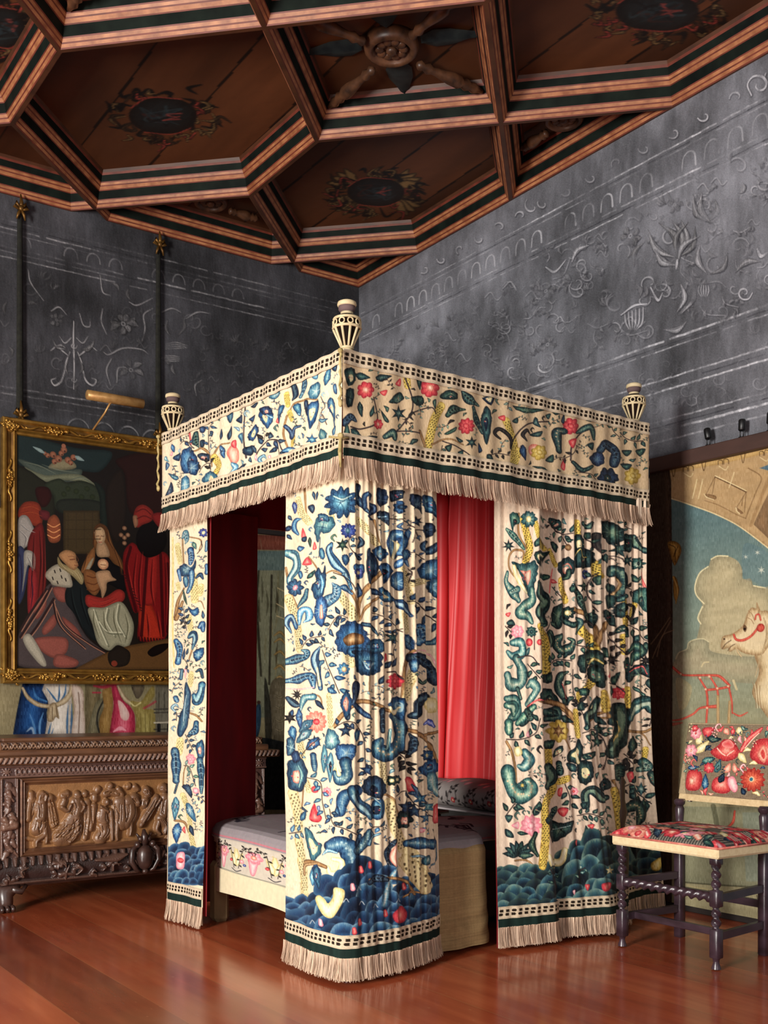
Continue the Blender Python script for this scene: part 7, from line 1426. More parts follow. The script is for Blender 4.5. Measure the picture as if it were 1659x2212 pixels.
stitch(cv, VLF, [
 ('l', [300, 1110, 360, 1090, 420, 1160, 430, 1220], 14), ('l', [960, 860, 1010, 780, 1100, 740, 1180, 740], 12), ('l', [960, 860, 940, 980, 960, 1080], 12), ('l', [430, 1180, 470, 1080, 550, 1050], 12), ('d', [670, 800, 660, 1000, 680, 1160], 10), ('d', [740, 1140, 800, 1050, 890, 1030, 930, 1100], 8), ('d', [1190, 960, 1220, 850, 1250, 920], 5), ('d', [1210, 720, 1240, 790, 1210, 840, 1180, 950], 5),
 ('T', [440, 1150, 480, 1210, 460, 1260], 46), ('T', [980, 830, 1000, 880], 40), ('T', [1010, 1010, 1000, 1060], 40), ('T', [960, 700, 970, 780], 34),
 ('P', 'b', [200, 1150, 250, 1080, 290, 1100, 320, 1180, 300, 1260, 220, 1260]), ('P', 'b', [250, 1180, 330, 1190, 310, 1280, 260, 1260]), ('P', 'n', [320, 1130, 400, 1130, 400, 1180, 340, 1170]), ('P', 't', [200, 1390, 210, 1310, 250, 1290, 270, 1360, 230, 1410]), ('S', 'g', [310, 980, 310, 1040, 330, 1080], [30, 46, 14]), ('P', 'n', [340, 930, 380, 940, 370, 980, 340, 970]), ('P', 'n', [340, 1040, 375, 1030, 370, 1080, 345, 1080]), ('P', 'r', [255, 990, 275, 980, 285, 1060, 275, 1060]), ('P', 'p', [120, 1140, 145, 1110, 150, 1140]), ('L', 'b', 140, 1060, 160, 1120, 36), ('P', 'n', [150, 1160, 200, 1120, 190, 1180]), ('P', 'b', [100, 1190, 120, 1210, 100, 1250]), ('P', 't', [350, 1330, 400, 1250, 470, 1290, 440, 1330]), ('V', [330, 1260, 380, 1200, 420, 1200], 5, 50, 'k', 6), ('V', [200, 1060, 240, 1040, 300, 1090], 4, 46, 'n', 6), ('P', 'n', [100, 1440, 140, 1330, 160, 1400]), ('P', 'b', [110, 1270, 180, 1290, 170, 1320]),
 ('P', 'o', [530, 1130, 560, 1070, 610, 1090, 620, 1170, 580, 1210]), ('P', 'r', [560, 1060, 600, 1030, 600, 1090]), ('S', 't', [570, 1200, 600, 1230, 540, 1280], [20, 40, 14]), ('P', 'b', [480, 1070, 520, 1090, 520, 1160, 490, 1130]), ('L', 'n', 540, 1030, 570, 930, 40), ('L', 'n', 490, 1030, 500, 950, 30), ('P', 'n', [600, 890, 640, 850, 640, 910]), ('P', 'b', [530, 850, 580, 830, 580, 880, 550, 910]), ('P', 'n', [410, 970, 440, 970, 430, 1010]), ('V', [400, 1100, 400, 960, 440, 910], 5, 44, 'n', 6), ('P', 'n', [660, 1090, 730, 1070, 710, 1140, 660, 1130]), ('P', 'n', [610, 1240, 680, 1200, 650, 1250]), ('P', 'b', [610, 1000, 650, 980, 650, 1060]),
 ('P', 'b', [765, 830, 800, 795, 850, 800, 865, 870, 840, 945, 800, 930, 770, 880]), ('P', 'n', [770, 800, 840, 790, 860, 840, 790, 850]), ('S', 't', [820, 850, 860, 870], [10, 16]), ('P', 'b', [690, 980, 740, 920, 765, 960, 730, 1030, 690, 1030]), ('P', 'b', [895, 860, 910, 790, 950, 790, 920, 870, 910, 910]), ('P', 'n', [700, 790, 760, 760, 740, 800]), ('P', 'n', [690, 880, 740, 850, 720, 900]), ('P', 'r', [880, 900, 895, 870, 905, 910]), ('S', 'n', [950, 930, 985, 970, 1000, 1000, 1020, 950, 1060, 930], [20, 36, 44, 30, 16]), ('P', 'b', [930, 1120, 960, 1080, 1030, 1090, 1040, 1110]), ('V', [740, 1150, 790, 1060, 880, 1030, 910, 1140], 9, 70, 'n', 6), ('P', 'p', [730, 1160, 745, 1130, 750, 1180]), ('P', 'p', [830, 1150, 850, 1140, 850, 1180]), ('V', [790, 1040, 800, 990], 2, 60, 'k', 5), ('P', 'n', [690, 1180, 700, 1150, 710, 1190]), ('P', 't', [840, 720, 900, 670, 920, 700, 870, 740]),
 ('S', 'n', [960, 640, 1010, 640, 1030, 710, 1010, 740], [16, 34, 44, 20]), ('P', 't', [1120, 700, 1150, 630, 1200, 620, 1200, 700, 1150, 740]), ('P', 'b', [1010, 790, 1060, 770, 1060, 860, 1030, 830]), ('P', 'n', [1080, 760, 1120, 750, 1120, 860, 1100, 830]), ('P', 'b', [1120, 780, 1190, 750, 1180, 850, 1140, 950, 1120, 870]), ('S', 'b', [1080, 560, 1090, 640, 1060, 720], [24, 46, 24]), ('P', 't', [1140, 540, 1180, 540, 1180, 590, 1150, 590]), ('L', 'b', 1240, 640, 1270, 490, 40), ('L', 'b', 1270, 720, 1310, 890, 60), ('P', 'b', [1290, 640, 1320, 630, 1330, 700, 1300, 690]), ('S', 'n', [1300, 880, 1310, 940], [16, 12]), ('P', 'b', [1285, 960, 1320, 930, 1310, 1000, 1290, 1000]), ('P', 't', [1190, 1000, 1210, 950, 1250, 980, 1240, 1030, 1210, 1030]), ('*', 'b', 1150, 1030, 44, 6), ('P', 't', [970, 600, 1060, 570, 1050, 610]), ('P', 'p', [1075, 1080, 1090, 1075, 1085, 1100]), ('P', 'n', [1280, 520, 1330, 480, 1320, 540]),
])
cv.fr(*VLF)
for q, nn_ in ((70, 200), (46, 400), (30, 500)): cv.fill(nn_, 90, 480, 1340, 1440, q, 'nbgt')
valance(S, cv, 'foot valance in bright light, cream ground with blue leaves')
S = VS([C0, (2.8, 3.478), (3.4, 3.51), CR], [C0, (2.8, 3.478), (3.4, 3.51), CR], ZT, 2.03, K=.95); cv = S.canvas((212, 186, 148)); cv.swap = {'b': 'g', 't': 'G'}
VRF = (730, 640, 2.37)
stitch(cv, VRF, [
 ('T', [350, 410, 355, 460], 34), ('T', [530, 560, 490, 640, 460, 780], 44), ('T', [860, 640, 900, 760, 890, 880], 44), ('T', [925, 790, 900, 870], 36), ('l', [420, 690, 450, 770], 14), ('l', [480, 760, 560, 730, 640, 760], 8),
 ('d', [180, 520, 200, 640, 120, 680, 60, 670], 7), ('d', [340, 400, 380, 560, 330, 660, 260, 720], 7), ('d', [370, 600, 470, 570, 500, 600], 6), ('d', [420, 700, 330, 690, 260, 700], 6), ('d', [540, 740, 640, 790, 700, 850], 6), ('d', [880, 760, 960, 660, 1080, 640], 7), ('d', [1190, 840, 1200, 750, 1280, 670], 7),
 ('F', 'r', 140, 480, 44, 7, 'o'), ('F', 'r', 470, 470, 50, 7, 'o'), ('P', 'r', [215, 490, 250, 480, 240, 510]), ('P', 'r', [290, 450, 320, 420, 320, 460]), ('F', 'r', 205, 655, 28, 7, 'o'), ('F', 'r', 655, 665, 42, 9, 'r'), ('P', 'r', [820, 620, 850, 610, 850, 640]), ('F', 'r', 1190, 665, 44, 7, 'r'), ('P', 'r', [1180, 740, 1220, 730, 1200, 780]), ('P', 'r', [1140, 870, 1165, 830, 1165, 890]), ('D', 'o', 1010, 790, 34), ('F', 'y', 1030, 800, 40, 7, 'y'), ('F', 'y', 1510, 920, 46, 7, 'y'),
 ('L', 'g', 90, 400, 160, 420, 40), ('P', 'g', [30, 380, 80, 370, 90, 430, 50, 460]), ('L', 'g', 190, 420, 270, 410, 40), ('P', 'g', [40, 480, 80, 480, 70, 560, 40, 560]), ('L', 'g', 110, 540, 120, 620, 30), ('S', 'n', [30, 650, 60, 620, 90, 640], [30, 40, 10]), ('L', 'b', 40, 740, 40, 650, 30), ('L', 'g', 60, 680, 120, 730, 40), ('L', 'g', 130, 740, 200, 720, 36), ('S', 'g', [240, 720, 280, 700, 290, 730], [20, 46, 20]), ('P', 'g', [220, 580, 260, 640, 240, 640]), ('*', 'g', 310, 600, 44, 6), ('P', 'g', [260, 540, 310, 490, 340, 520, 300, 550]), ('P', 'g', [370, 520, 430, 510, 440, 550, 400, 560]), ('P', 'g', [400, 430, 430, 420, 420, 480]), ('P', 'g', [480, 540, 500, 530, 495, 580]), ('L', 'g', 160, 620, 180, 560, 24),
 ('P', 'g', [520, 520, 560, 480, 610, 500, 600, 530]), ('S', 'g', [640, 490, 670, 530, 720, 560], [20, 50, 12]), ('S', 'g', [560, 610, 590, 580, 650, 580], [24, 40, 10]), ('S', 'g', [690, 570, 710, 640, 740, 700], [20, 36, 14]), ('L', 'g', 760, 560, 760, 760, 54), ('P', 'n', [740, 520, 800, 510, 780, 560]), ('P', 'g', [550, 700, 600, 670, 600, 690, 560, 710]), ('P', 'g', [600, 720, 640, 740, 620, 750]), ('P', 'g', [550, 770, 580, 760, 570, 800]), ('P', 'g', [610, 800, 640, 790, 630, 830]), ('*', 'g', 680, 750, 34, 6), ('P', 'n', [720, 750, 740, 790, 720, 800]), ('L', 'g', 760, 810, 790, 840, 30),
 ('S', 'k', [830, 730, 800, 700, 830, 680, 880, 730, 880, 780], [10, 22, 20, 24, 12]), ('P', 'g', [890, 560, 960, 570, 1060, 580, 960, 600]), ('P', 'g', [890, 640, 920, 620, 920, 650]), ('P', 'g', [980, 710, 1040, 690, 1030, 720]), ('L', 'n', 940, 760, 960, 840, 36), ('P', 'g', [1000, 870, 1060, 880, 1080, 910]), ('P', 'g', [1060, 840, 1100, 810, 1100, 850]), ('S', 'g', [1130, 790, 1120, 700, 1160, 690], [40, 50, 30]), ('P', 'n', [1140, 640, 1160, 600, 1160, 650]), ('P', 'g', [1060, 610, 1090, 600, 1080, 630]), ('S', 'g', [1220, 700, 1290, 670, 1310, 730], [14, 40, 20]), ('S', 'g', [1200, 850, 1250, 890, 1300, 870], [20, 30, 12]), ('P', 'n', [1280, 830, 1340, 790, 1360, 850, 1320, 870]), ('S', 'n', [1340, 790, 1370, 760, 1420, 800, 1410, 860], [30, 50, 50, 40]), ('F', 'n', 1380, 930, 54, 6, 'g'), ('P', 'g', [1440, 860, 1500, 860, 1480, 890]), ('P', 'g', [1450, 790, 1500, 790, 1480, 820]), ('P', 'g', [1520, 790, 1570, 780, 1550, 820]), ('P', 'g', [1270, 760, 1310, 750, 1300, 790]), ('V', [1230, 900, 1300, 920, 1360, 1000], 5, 36, 'g', 5), ('V', [1440, 700, 1500, 740, 1560, 740], 6, 40, 'g', 5),
])
cv.fr(*VRF)
for q, nn_ in ((60, 240), (40, 500), (26, 500)): cv.fill(nn_, 30, 340, 1580, 1000, q, 'ggkgG', .5)
valance(S, cv, 'long side valance with red blossoms among dark leaves')
for a, b, nm in ((CL, CB, 0), (CB, CR, 0)):             # the two sides towards the walls
    S = VS([a, b], [a, b], ZT, 2.03, W=90, K=.3); S.tc = np.linspace(0, 1, 90)
    cvb = Cv(90, S.H, (224, 206, 176), lambda x, y: (x, y), 1.0); cvb.fr(0, 0, 1)
    for _ in range(70):
        x, y = random.uniform(2, 88), random.uniform(6, S.H - 6); cvb.scroll(random.choice('bng'), [x, y, x + 2, y - 4, x + random.uniform(-4, 5), y - 8], [1, 4, 1])
    va = bpy.data.objects.new('valance', None); C.objects.link(va); va.parent = bed
    for o in (S.mesh('embroidered_panel', crewel, None, cvb, lambda t, s, z: -.010 + 0 * s * z), S.mesh('lining', red_lining, None, None, lambda t, s, z: .006 + .004 * np.sin(s * 30) + 0 * z, True), fringe('fringe', S, 2.06, .03, lambda t, s, z: -.014 + 0 * s * z, None, gap=.005)):
        o.parent = va; o.matrix_parent_inverse = Matrix.Translation(-bed.location)
m = MB()
def quad4(z0, z1, d):
    P = inset([C0, CR, CB, CL], d); m.loft([[(x, y, z0) for x, y in P], [(x, y, z1) for x, y in P]], caps=True)
quad4(2.405, 2.425, .03); adopt(m.build('tester', red_lining, None, False), bed)
PO = inset([C0, CR, CB, CL], .10)
cord = simple('cord_gold', (136, 118, 66), (196, 176, 122), .8, scale=(40, 40, 40))
cream_w = simple('finial_cream', (190, 170, 130), (222, 204, 164), .7, scale=(20, 20, 20), bump=.2)
fin_dk = simple('finial_dark', (20, 13, 10), (34, 22, 18), .9, spec=.08)
fin_grey = simple('finial_grey', (84, 68, 70), (112, 94, 92), .8, spec=.1)
for i, (x, y) in enumerate(PO):
    m = MB(); m.lathe([(.03, .025), (.03, .16), (.045, .2), (.05, .36), (.034, .40), (.03, .5), (.042, .56), (.03, .62), (.036, 1.2), (.03, 1.7), (.03, 2.405)], (x, y, 0), 16)
    p_ = m.build('bed_post', turned, None); adopt(p_, bed)
    m = MB(); m.lathe([(.03, 0), (.034, .006), (.026, .016), (.03, .028)], (x, y, 0), 16); q = m.build('castor_cup', simple('pewter', (120, 116, 124), (160, 156, 164), .3, metal=.7), None); q.parent = p_
FP = [(px, X) for px, X in ((745, None),)]
fpos = [(2.262, 3.495), (4.0, 3.60), (3.97, 5.12), (2.222, 5.05)]
for x, y in fpos:
    k = 1.0; z = ZT + .005
    m = MB(); prof = [(.02, 0), (.024, .012), (.018, .024), (.03, .045), (.052, .095), (.052, .118), (.046, .135), (.030, .148)]
    m.lathe([(a * .93, b) for a, b in prof], (x, y, z), 24); f_ = m.build('finial', fin_dk, None); adopt(f_, bed)
    def sub(mm, nm, mt): o = mm.build(nm, mt, None); o.parent = f_; return o
    m = MB()
    for j in range(10):
        a = 2 * PI * j / 10; m.tube([(x + r * math.cos(a), y + r * math.sin(a), z + h) for r, h in ((.02, .02), (.031, .045), (.052, .092))], [.0045, .0045, .0055], 6)
        ring = [(x + .054 * math.cos(a + .2 * math.cos(b)) , y + .054 * math.sin(a + .2 * math.cos(b)), z + .112 + .011 * math.sin(b)) for b in np.linspace(0, 2 * PI, 11)]
        m.tube(ring, .0034, 5)
    for r, h in ((.053, .096), (.05, .13), (.022, .02)): m.tube([(x + r * math.cos(b), y + r * math.sin(b), z + h) for b in np.linspace(0, 2 * PI, 25)], .0056, 6)
    sub(m, 'braid_lattice', cream_w)
    m = MB(); m.lathe([(.046, .132), (.030, .141), (.024, .147), (.025, .160)], (x, y, z), 24); sub(m, 'neck', cream_w); m = MB(); m.lathe([(.025, .158), (.033, .168), (.033, .182)], (x, y, z), 24); sub(m, 'neck_band', fin_grey)
    m = MB(); m.lathe([(.035, .181), (.038, .187), (.036, .197), (.024, .203), (.005, .204)], (x, y, z), 24); sub(m, 'cap', cream_w)
    m = MB(); m.lathe([(.024, -.02), (.024, .012), (.019, .018)], (x, y, z), 16); sub(m, 'base_collar', cream_w)
for (x, y), L in (((2.197, 3.440), .20), ((2.160, 5.09), .26)):   # knotted cords at the valance corners
    m = MB(); pts = [(x + .004 * math.sin(k * 2.1), y + .004 * math.cos(k * 1.7), ZT - .01 - L * k / 12) for k in range(13)]
    m.tube(pts, [.004 + .0025 * (k % 2) for k in range(13)], 7); m.ball((x, y, ZT - .01), (.011, .011, .01)); m.ball(pts[-1], (.009, .009, .016))
    adopt(m.build('tasselled_cord', cord, None), bed)
m = MB(); x, y = 2.197, 3.438; m.ball((x, y, 2.11), (.012, .012, .012)); m.tube([(x, y, 2.1), (x - .004, y, 2.05), (x, y, 1.99)], [.006, .008, .004], 8); m.tube([(x - .035, y + .03, 2.108), (x, y, 2.10), (x + .035, y, 2.108)], .0045, 6)
adopt(m.build('tasselled_cord', cord, None), bed)

# bed stock, mattress and cloths
m = MB(); m.box((2.75, 4.05, .03), (3.96, 4.85, .26), .01); adopt(m.build('bed_stock', turned, None, False), bed)
cov = thing('coverlet', 'pale embroidered coverlet with pink flowers spread over the mattress', 'coverlet', None, (3.1, 4.3, .3))


def rrect(x0, y0, x1, y1, r, n=10):
    out = []
    for cx, cy, a0 in ((x0 + r, y1 - r, PI / 2), (x0 + r, y0 + r, PI), (x1 - r, y0 + r, 1.5 * PI), (x1 - r, y1 - r, 0)):
        for i in range(n + 1): a = a0 + PI / 2 * i / n; out.append((cx + r * math.cos(a), cy + r * math.sin(a)))
    return out


# outline of the made-up bed: a rounded foot and a tucked-in corner half way along the near side
OUT = [(3.98, 5.03), (3.2, 5.04), (2.62, 5.04), (2.45, 5.0), (2.36, 4.88), (2.335, 4.6), (2.33, 4.2), (2.335, 3.9), (2.38, 3.75), (2.50, 3.685), (2.75, 3.665), (3.0, 3.67), (3.12, 3.70), (3.19, 3.79), (3.24, 3.9), (3.5, 3.93), (3.98, 3.93)]
SO = cr(OUT, 1400); LO = np.concatenate([[0], np.cumsum(np.hypot(*np.diff(SO, axis=0).T))]); cen = np.array((3.2, 4.4))
d_ = np.gradient(SO, axis=0); d_ /= np.linalg.norm(d_, axis=1, keepdims=True); nO = np.stack([-d_[:, 1], d_[:, 0]], -1); nO *= np.sign(((SO - cen) * nO).sum(1, keepdims=True) + 1e-9)
nO = np.where(np.isfinite(nO), nO, 0)
# top: rings shrinking towards the spine
rows = []
for k, (f_, z) in enumerate(((1.0, .43), (.995, .462), (.975, .485), (.94, .497), (.88, .505), (.75, .512), (.6, .516), (.45, .518), (.3, .518), (.15, .518), (.02, .518))):
    T = cen + (SO - cen) * np.array((f_ if f_ < .9 else 1 - (1 - f_) * .8, f_)); z_ = z + .004 * np.sin(T[:, 0] * 9) * np.cos(T[:, 1] * 7)
    rows.append(np.concatenate([T, z_[:, None]], 1))
RW = np.array(rows); fine = np.stack([np.interp(np.linspace(0, 10, 160), np.arange(11), RW[:, j, k]) for j in range(1400) for k in range(3)], -1).reshape(160, 1400, 3)
cvt = Cv(1400, 160, (150, 140, 142), lambda x, y: (x, y), 1.0)
def top_map(px, py):
    x, y = at(px, py, .505); q = ((fine[..., 0] - x) ** 2 + (fine[..., 1] - y) ** 2).argmin(); return q % 1400, q // 1400
cvt.a = np.clip(cvt.a + RNG.normal(0, .01, cvt.a.shape), 0, 1).astype(np.float32)
XYZ = fine
def sprig(x, y, a, L, n, col=(44, 38, 48)):
    for i in range(n + 1):
        t = i / n; cx, cy = x + L * t * math.cos(a + .6 * t), y + L * t * math.sin(a + .6 * t)
        for sg in (-1, 1):
            b = a + .6 * t + sg * .8
            for s_ in np.linspace(0, .045, 7): paint(cx + s_ * math.cos(b), cy + s_ * math.sin(b), .0055, col)
        paint(cx, cy, .006, col)
def paint(x, y, r, col, al=.85):
    mk = ((XYZ[..., 0] - x) ** 2 + (XYZ[..., 1] - y) ** 2) < r * r * 2.2; cvt.a[mk] = cvt.a[mk] * (1 - al) + np.array(col) / 255 * al
for i in range(34): sprig(random.uniform(2.42, 3.7), random.uniform(3.78, 4.95), random.uniform(0, 6.28), random.uniform(.1, .22), 5)
for i in range(26): paint(random.uniform(2.4, 3.6), random.uniform(3.75, 4.95), random.uniform(.008, .02), random.choice([(196, 130, 134), (180, 110, 124), (150, 160, 150)]), .5)
for j in range(1400):
    cvt.a[6:10, j] = np.array((190, 120, 128)) / 255
cvt.a[:3] = np.array((196, 184, 166)) / 255
adopt(grid('top_cloth', fine, linen_m, None, cvt.a, flip=False), cov)
# embroidered band on the foot side
fs = (SO[:, 0] < 2.62) & (np.arange(1400) > 200) & (SO[:, 1] > 3.7); idx = np.where(fs)[0]; pth = SO[idx[0]:idx[-1] + 1]; nb = nO[idx[0]:idx[-1] + 1]
S = VS(pth, pth, .445, .27, W=520, n=len(pth)); S.T = pth; S.B = pth; S.tc = np.linspace(0, 1, 520); S.L = np.concatenate([[0], np.cumsum(np.hypot(*np.diff(pth, axis=0).T))])
S.H = 100; S.dz = .175 / 99; cvb = Cv(520, 100, (206, 196, 178), lambda x, y: (x, y), 1.0); cvb.fr(0, 0, 1)
cvb.line((150, 110, 100), [0, 5, 520, 5], 2.2); cvb.line((120, 120, 100), [0, 92, 520, 92], 1.6)
for k in range(7):
    x = 30 + k * 76
    cvb.flower('p', x, 40, 17, 6, 'o'); cvb.poly('p', [x - 10, 46, x, 54, x + 8, 48, x + 2, 84, x - 6, 84]); cvb.leaf('c', x + 38, 74, x + 38, 22, 20); cvb.leaf('c', x + 38, 74, x + 22, 34, 14); cvb.leaf('c', x + 38, 74, x + 54, 34, 14)
    cvb.vine([x + 2, 34, x + 8, 18, x + 20, 20, x + 26, 44, x + 32, 80], 9, 9, 'k', 1.6); cvb.vine([x - 2, 34, x - 8, 18, x - 18, 22, x - 26, 44, x - 32, 78], 9, 9, 'k', 1.6); cvb.line((44, 40, 50), [x + 26, 82, x + 38, 88, x + 50, 82], 2); cvb.dot('r', x + 24, 60, 4); cvb.dot('p', x - 24, 58, 5); cvb.dot('u', x + 58, 66, 3.5)
o = S.mesh('embroidered_band', linen_m, None, cvb, lambda t, s, z: -(.006 + .004 * np.sin(s * 8) + 0 * z) - .010 * (z < .4)); adopt(o, cov)
sk = thing('bed_skirt', 'plain cream valance cloth hanging below the embroidered coverlet at the foot', 'bed skirt', None, (2.35, 4.3, .2))
t_ = np.linspace(0, 1, 200); z_ = np.linspace(.28, .165, 12)
P = S.points(t_, z_, lambda t, s, z: -(.004 + .006 * np.sin(s * 7 + 1) + .008 * np.sin(s * 3)) + 0 * z); P[..., 2] -= .012 * np.sin(t_ * 9)[None] * np.linspace(0, 1, 12)[:, None]
cc = np.ones((12, 200, 3)) * np.array((228, 214, 178)) / 255
adopt(grid('skirt_cloth', P, linen_m, None, cc), sk)
# plain linen hanging over the near side, right down to the floor
ix = np.arange(np.argmin(np.abs(SO[:, 0] - 2.36) + 9 * (SO[:, 1] > 3.9)), np.argmin(np.abs(SO[:, 0] - 3.26) + 9 * (SO[:, 1] > 3.95)) + 1); pth = SO[ix]
side = thing('side_cover', 'plain tan linen cover hanging from the mattress to the floor between two crewelwork curtains', 'bed cover', None, (2.9, 3.7, .02))
S = VS(pth, pth + np.array((-.0, -.0)), .468, .022, W=260, n=len(pth)); S.T = pth; S.B = pth; S.tc = np.linspace(0, 1, 260); S.L = np.concatenate([[0], np.cumsum(np.hypot(*np.diff(pth, axis=0).T))])
S.H = 160; S.dz = .446 / 159
cs = np.ones((160, 260, 3)) * np.array((160, 132, 92)) / 255; cs *= (1 + RNG.normal(0, .03, (160, 1, 1)) + RNG.normal(0, .015, (1, 260, 1)) + RNG.normal(0, .02, (160, 260, 1)))
class _A: pass
ca_ = _A(); ca_.a = cs
adopt(S.mesh('linen_cloth', linen_m, None, ca_, lambda t, s, z: .012 + .012 * np.clip((.3 - z) / .25, 0, 1) * np.clip((.47 - z) * 9, 0, 1) + .004 * np.sin(s * 34 + z * 2) + .0022 * np.sin(z * 70 + 2 * np.sin(s * 20)) * np.clip((.3 - z) * 5, 0, 1) - .03 * np.clip((z - .43) / .04, 0, 1) ** 2), side)
# pillow
pil = thing('pillow', 'plump grey pillow embroidered with black leaf sprays, against the red silk', 'pillow', None, (3.82, 4.4, .52))
nu, nv = 260, 120; U, V = np.meshgrid(np.linspace(0, 1, nu), np.linspace(0, 2 * PI, nv))
def sg(a, p): return np.sign(a) * np.abs(a) ** p
yy_ = 3.88 + 1.12 * U; prof_ = np.clip(1 - np.abs(2 * U - 1) ** 6, 0, 1) ** .5 * .9 + .1
X_ = 3.715 + .17 * sg(np.cos(V), .75) * prof_ ; Z_ = .600 + .074 * sg(np.sin(V), .8) * prof_ + .008 * np.sin(U * 14) * (np.sin(V) > 0)
cvp = Cv(nu, nv, (158, 150, 146), lambda x, y: (x, y), 1.0); cvp.fr(0, 0, 1)
for k in range(8):
    x = 14 + k * 34
    for s_ in (1, -1): cvp.vine([x, 78, x + 8 * s_, 62, x + 18 * s_, 46], 7, 6, 'k', .9)
    cvp.flower('r', x + 16, 64, 4, 6); cvp.dot('p', x + 4, 40, 4); cvp.flower('p', x + 18, 36, 5, 6)
cvp.line((226, 214, 186), [0, 84, nu, 84], 3)
Pp = np.stack([X_, yy_, Z_], -1); adopt(grid('pillow_case', Pp, linen_m, None, cvp.a, flip=False), pil)
m = MB(); m.box((3.56, 3.97, .519), (3.88, 4.88, .529), .003)
bo = thing('folded_sheet', 'folded pale sheet lying under the grey pillow', 'sheet', None, (3.8, 4.45, .5)); adopt(m.build('sheet_cloth', simple('sheet', (176, 168, 170), (196, 188, 188), .9), None, False), bo)
# red silk at the head
hd = thing('head_curtain', 'bright red gathered silk hanging behind the pillow at the bed head', 'curtain', None, (4.02, 4.4, .5))
S = VS([(3.93, 4.965), (3.94, 4.4), (3.95, 3.72)], [(3.92, 5.05), (3.93, 4.4), (3.94, 3.70)], 2.40, .535, W=420, K=.5); S.tc = np.linspace(0, 1, 420)
def foldH(t, s, z):
    k = np.clip((z - .5) / 1.6, 0, 1); w_ = s + .035 * np.sin(s * 11 + 1) + .018 * np.sin(z * 1.8 + s * 5)
    return (.017 * np.sin(w_ * 58) + .010 * np.sin(w_ * 121 + 1.3) + .004 * np.sin(w_ * 190)) * (.3 + .7 * k) + .022 * np.sin(w_ * 21 + 1.2 * z) * (1 - .4 * k) + .003 * np.sin(z * 7 + s * 20) * (1 - k)
adopt(S.mesh('silk_cloth', red_silk, None, None, foldH), hd)
m = MB(); n = 14; pts = [(3.895 - .0 * i / n, 4.985 + .035 * (i / n) ** 2, 2.38 - 1.84 * i / n) for i in range(n + 1)]
rl = thing('bed_curtain', 'smooth red-lined roll of curtain at the far head corner, beside the red silk', 'curtain', 'curtains hanging round the bed', (3.95, 5.08, .5)); fs_ = np.stack([np.stack([np.linspace(3.35, 3.90, 40), 5.075 - .05 * np.linspace(0, 1, 40) + .01 * np.sin(np.linspace(0, 30, 40)), np.full(40, z)], -1) for z in (2.05, 1.3, .54)]); adopt(grid('far_panel', fs_, red_lining), rl); adopt(m.tube(pts, [.040 - .014 * (i / n) for i in range(n + 1)], 16).build('lining', red_silk, None), rl)
m = MB(); m.box((2.36, 4.84, .0), (2.44, 4.93, .3), .02); adopt(m.build('stock_leg', simple('covered_leg', (120, 98, 66), (150, 126, 90), .9), None, False), bed)

# ================================================================ CHAIR
ch = thing('stool_chair', 'dark barley-twist chair with red floral needlework seat and back', 'chair', None, (3.82, 3.08, 0))
dkw = simple('dark_oak', (40, 28, 34), (70, 52, 62), .3, scale=(8, 8, 20), bump=.12, spec=.65)
needle = vcol('needlework', rough=.9, gain=1.0, weave=600, bump=.5, mott=.08, mscale=60, spec=.15)
FLp, FRp, BLp, BRp = (3.63, 3.335), (3.63, 2.825), (4.0, 3.32), (4.01, 2.87)
def A(o): return adopt(o, ch)
for (x, y) in (FLp, FRp):
    m = MB(); q = .021
    m.lathe([(.010, .0), (.02, .004), (.018, .012), (.012, .03), (.014, .042), (.02, .05)], (x, y, 0), 14); m.box((x - q, y - q, .048), (x + q, y + q, .165), .004); m.twist((x, y, .16), (x, y, .262), .021, 1.3); m.box((x - q, y - q, .258), (x + q, y + q, .325), .004); m.twist((x, y, .32), (x, y, .435), .021, 1.5); m.box((x - q, y - q, .43), (x + q, y + q, .462), .004)
    A(m.build('leg', dkw, None, True, 40))
for (x, y) in (BLp, BRp):
    m = MB(); q = .020
    m.box((x - q, y - q, .0), (x + q, y + q, .5), .004); m.lathe([(.02, .5), (.022, .51), (.016, .525), (.019, .56), (.022, .60), (.016, .612), (.024, .622), (.026, .635), (.018, .645)], (x, y, 0), 14)
    iy = y + (.03 if y < 3 else -.03); m.tube([(4.036, iy, .632), (4.072, iy, .80), (4.106, iy, .96)], [.011, .010, .010], 8); A(m.build('leg', dkw, None, True, 40))
m = MB(); m.twist((FLp[0], FLp[1] - .02, .292), (FRp[0], FRp[1] + .02, .292), .022, 5.5, 16); A(m.build('twist_stretcher', dkw, None))
for a, b, z in ((FLp, BLp, .135), (FRp, BRp, .135), (FLp, BLp, .292), (FRp, BRp, .292), (BLp, BRp, .22)):
    m = MB(); dx, dy = b[0] - a[0], b[1] - a[1]; L = math.hypot(dx, dy); nx, ny = -dy / L * .011, dx / L * .011
    m.loft([[(p[0] + s * nx, p[1] + s * ny, z + h) for s, h in ((-1, -.016), (1, -.016), (1, .016), (-1, .016))] for p in (a, b)], caps=True); A(m.build('stretcher', dkw, None, False))
m = MB(); m.box((3.695, 2.84, .12), (3.717, 3.325, .15), .003); A(m.build('stretcher', dkw, None, False))
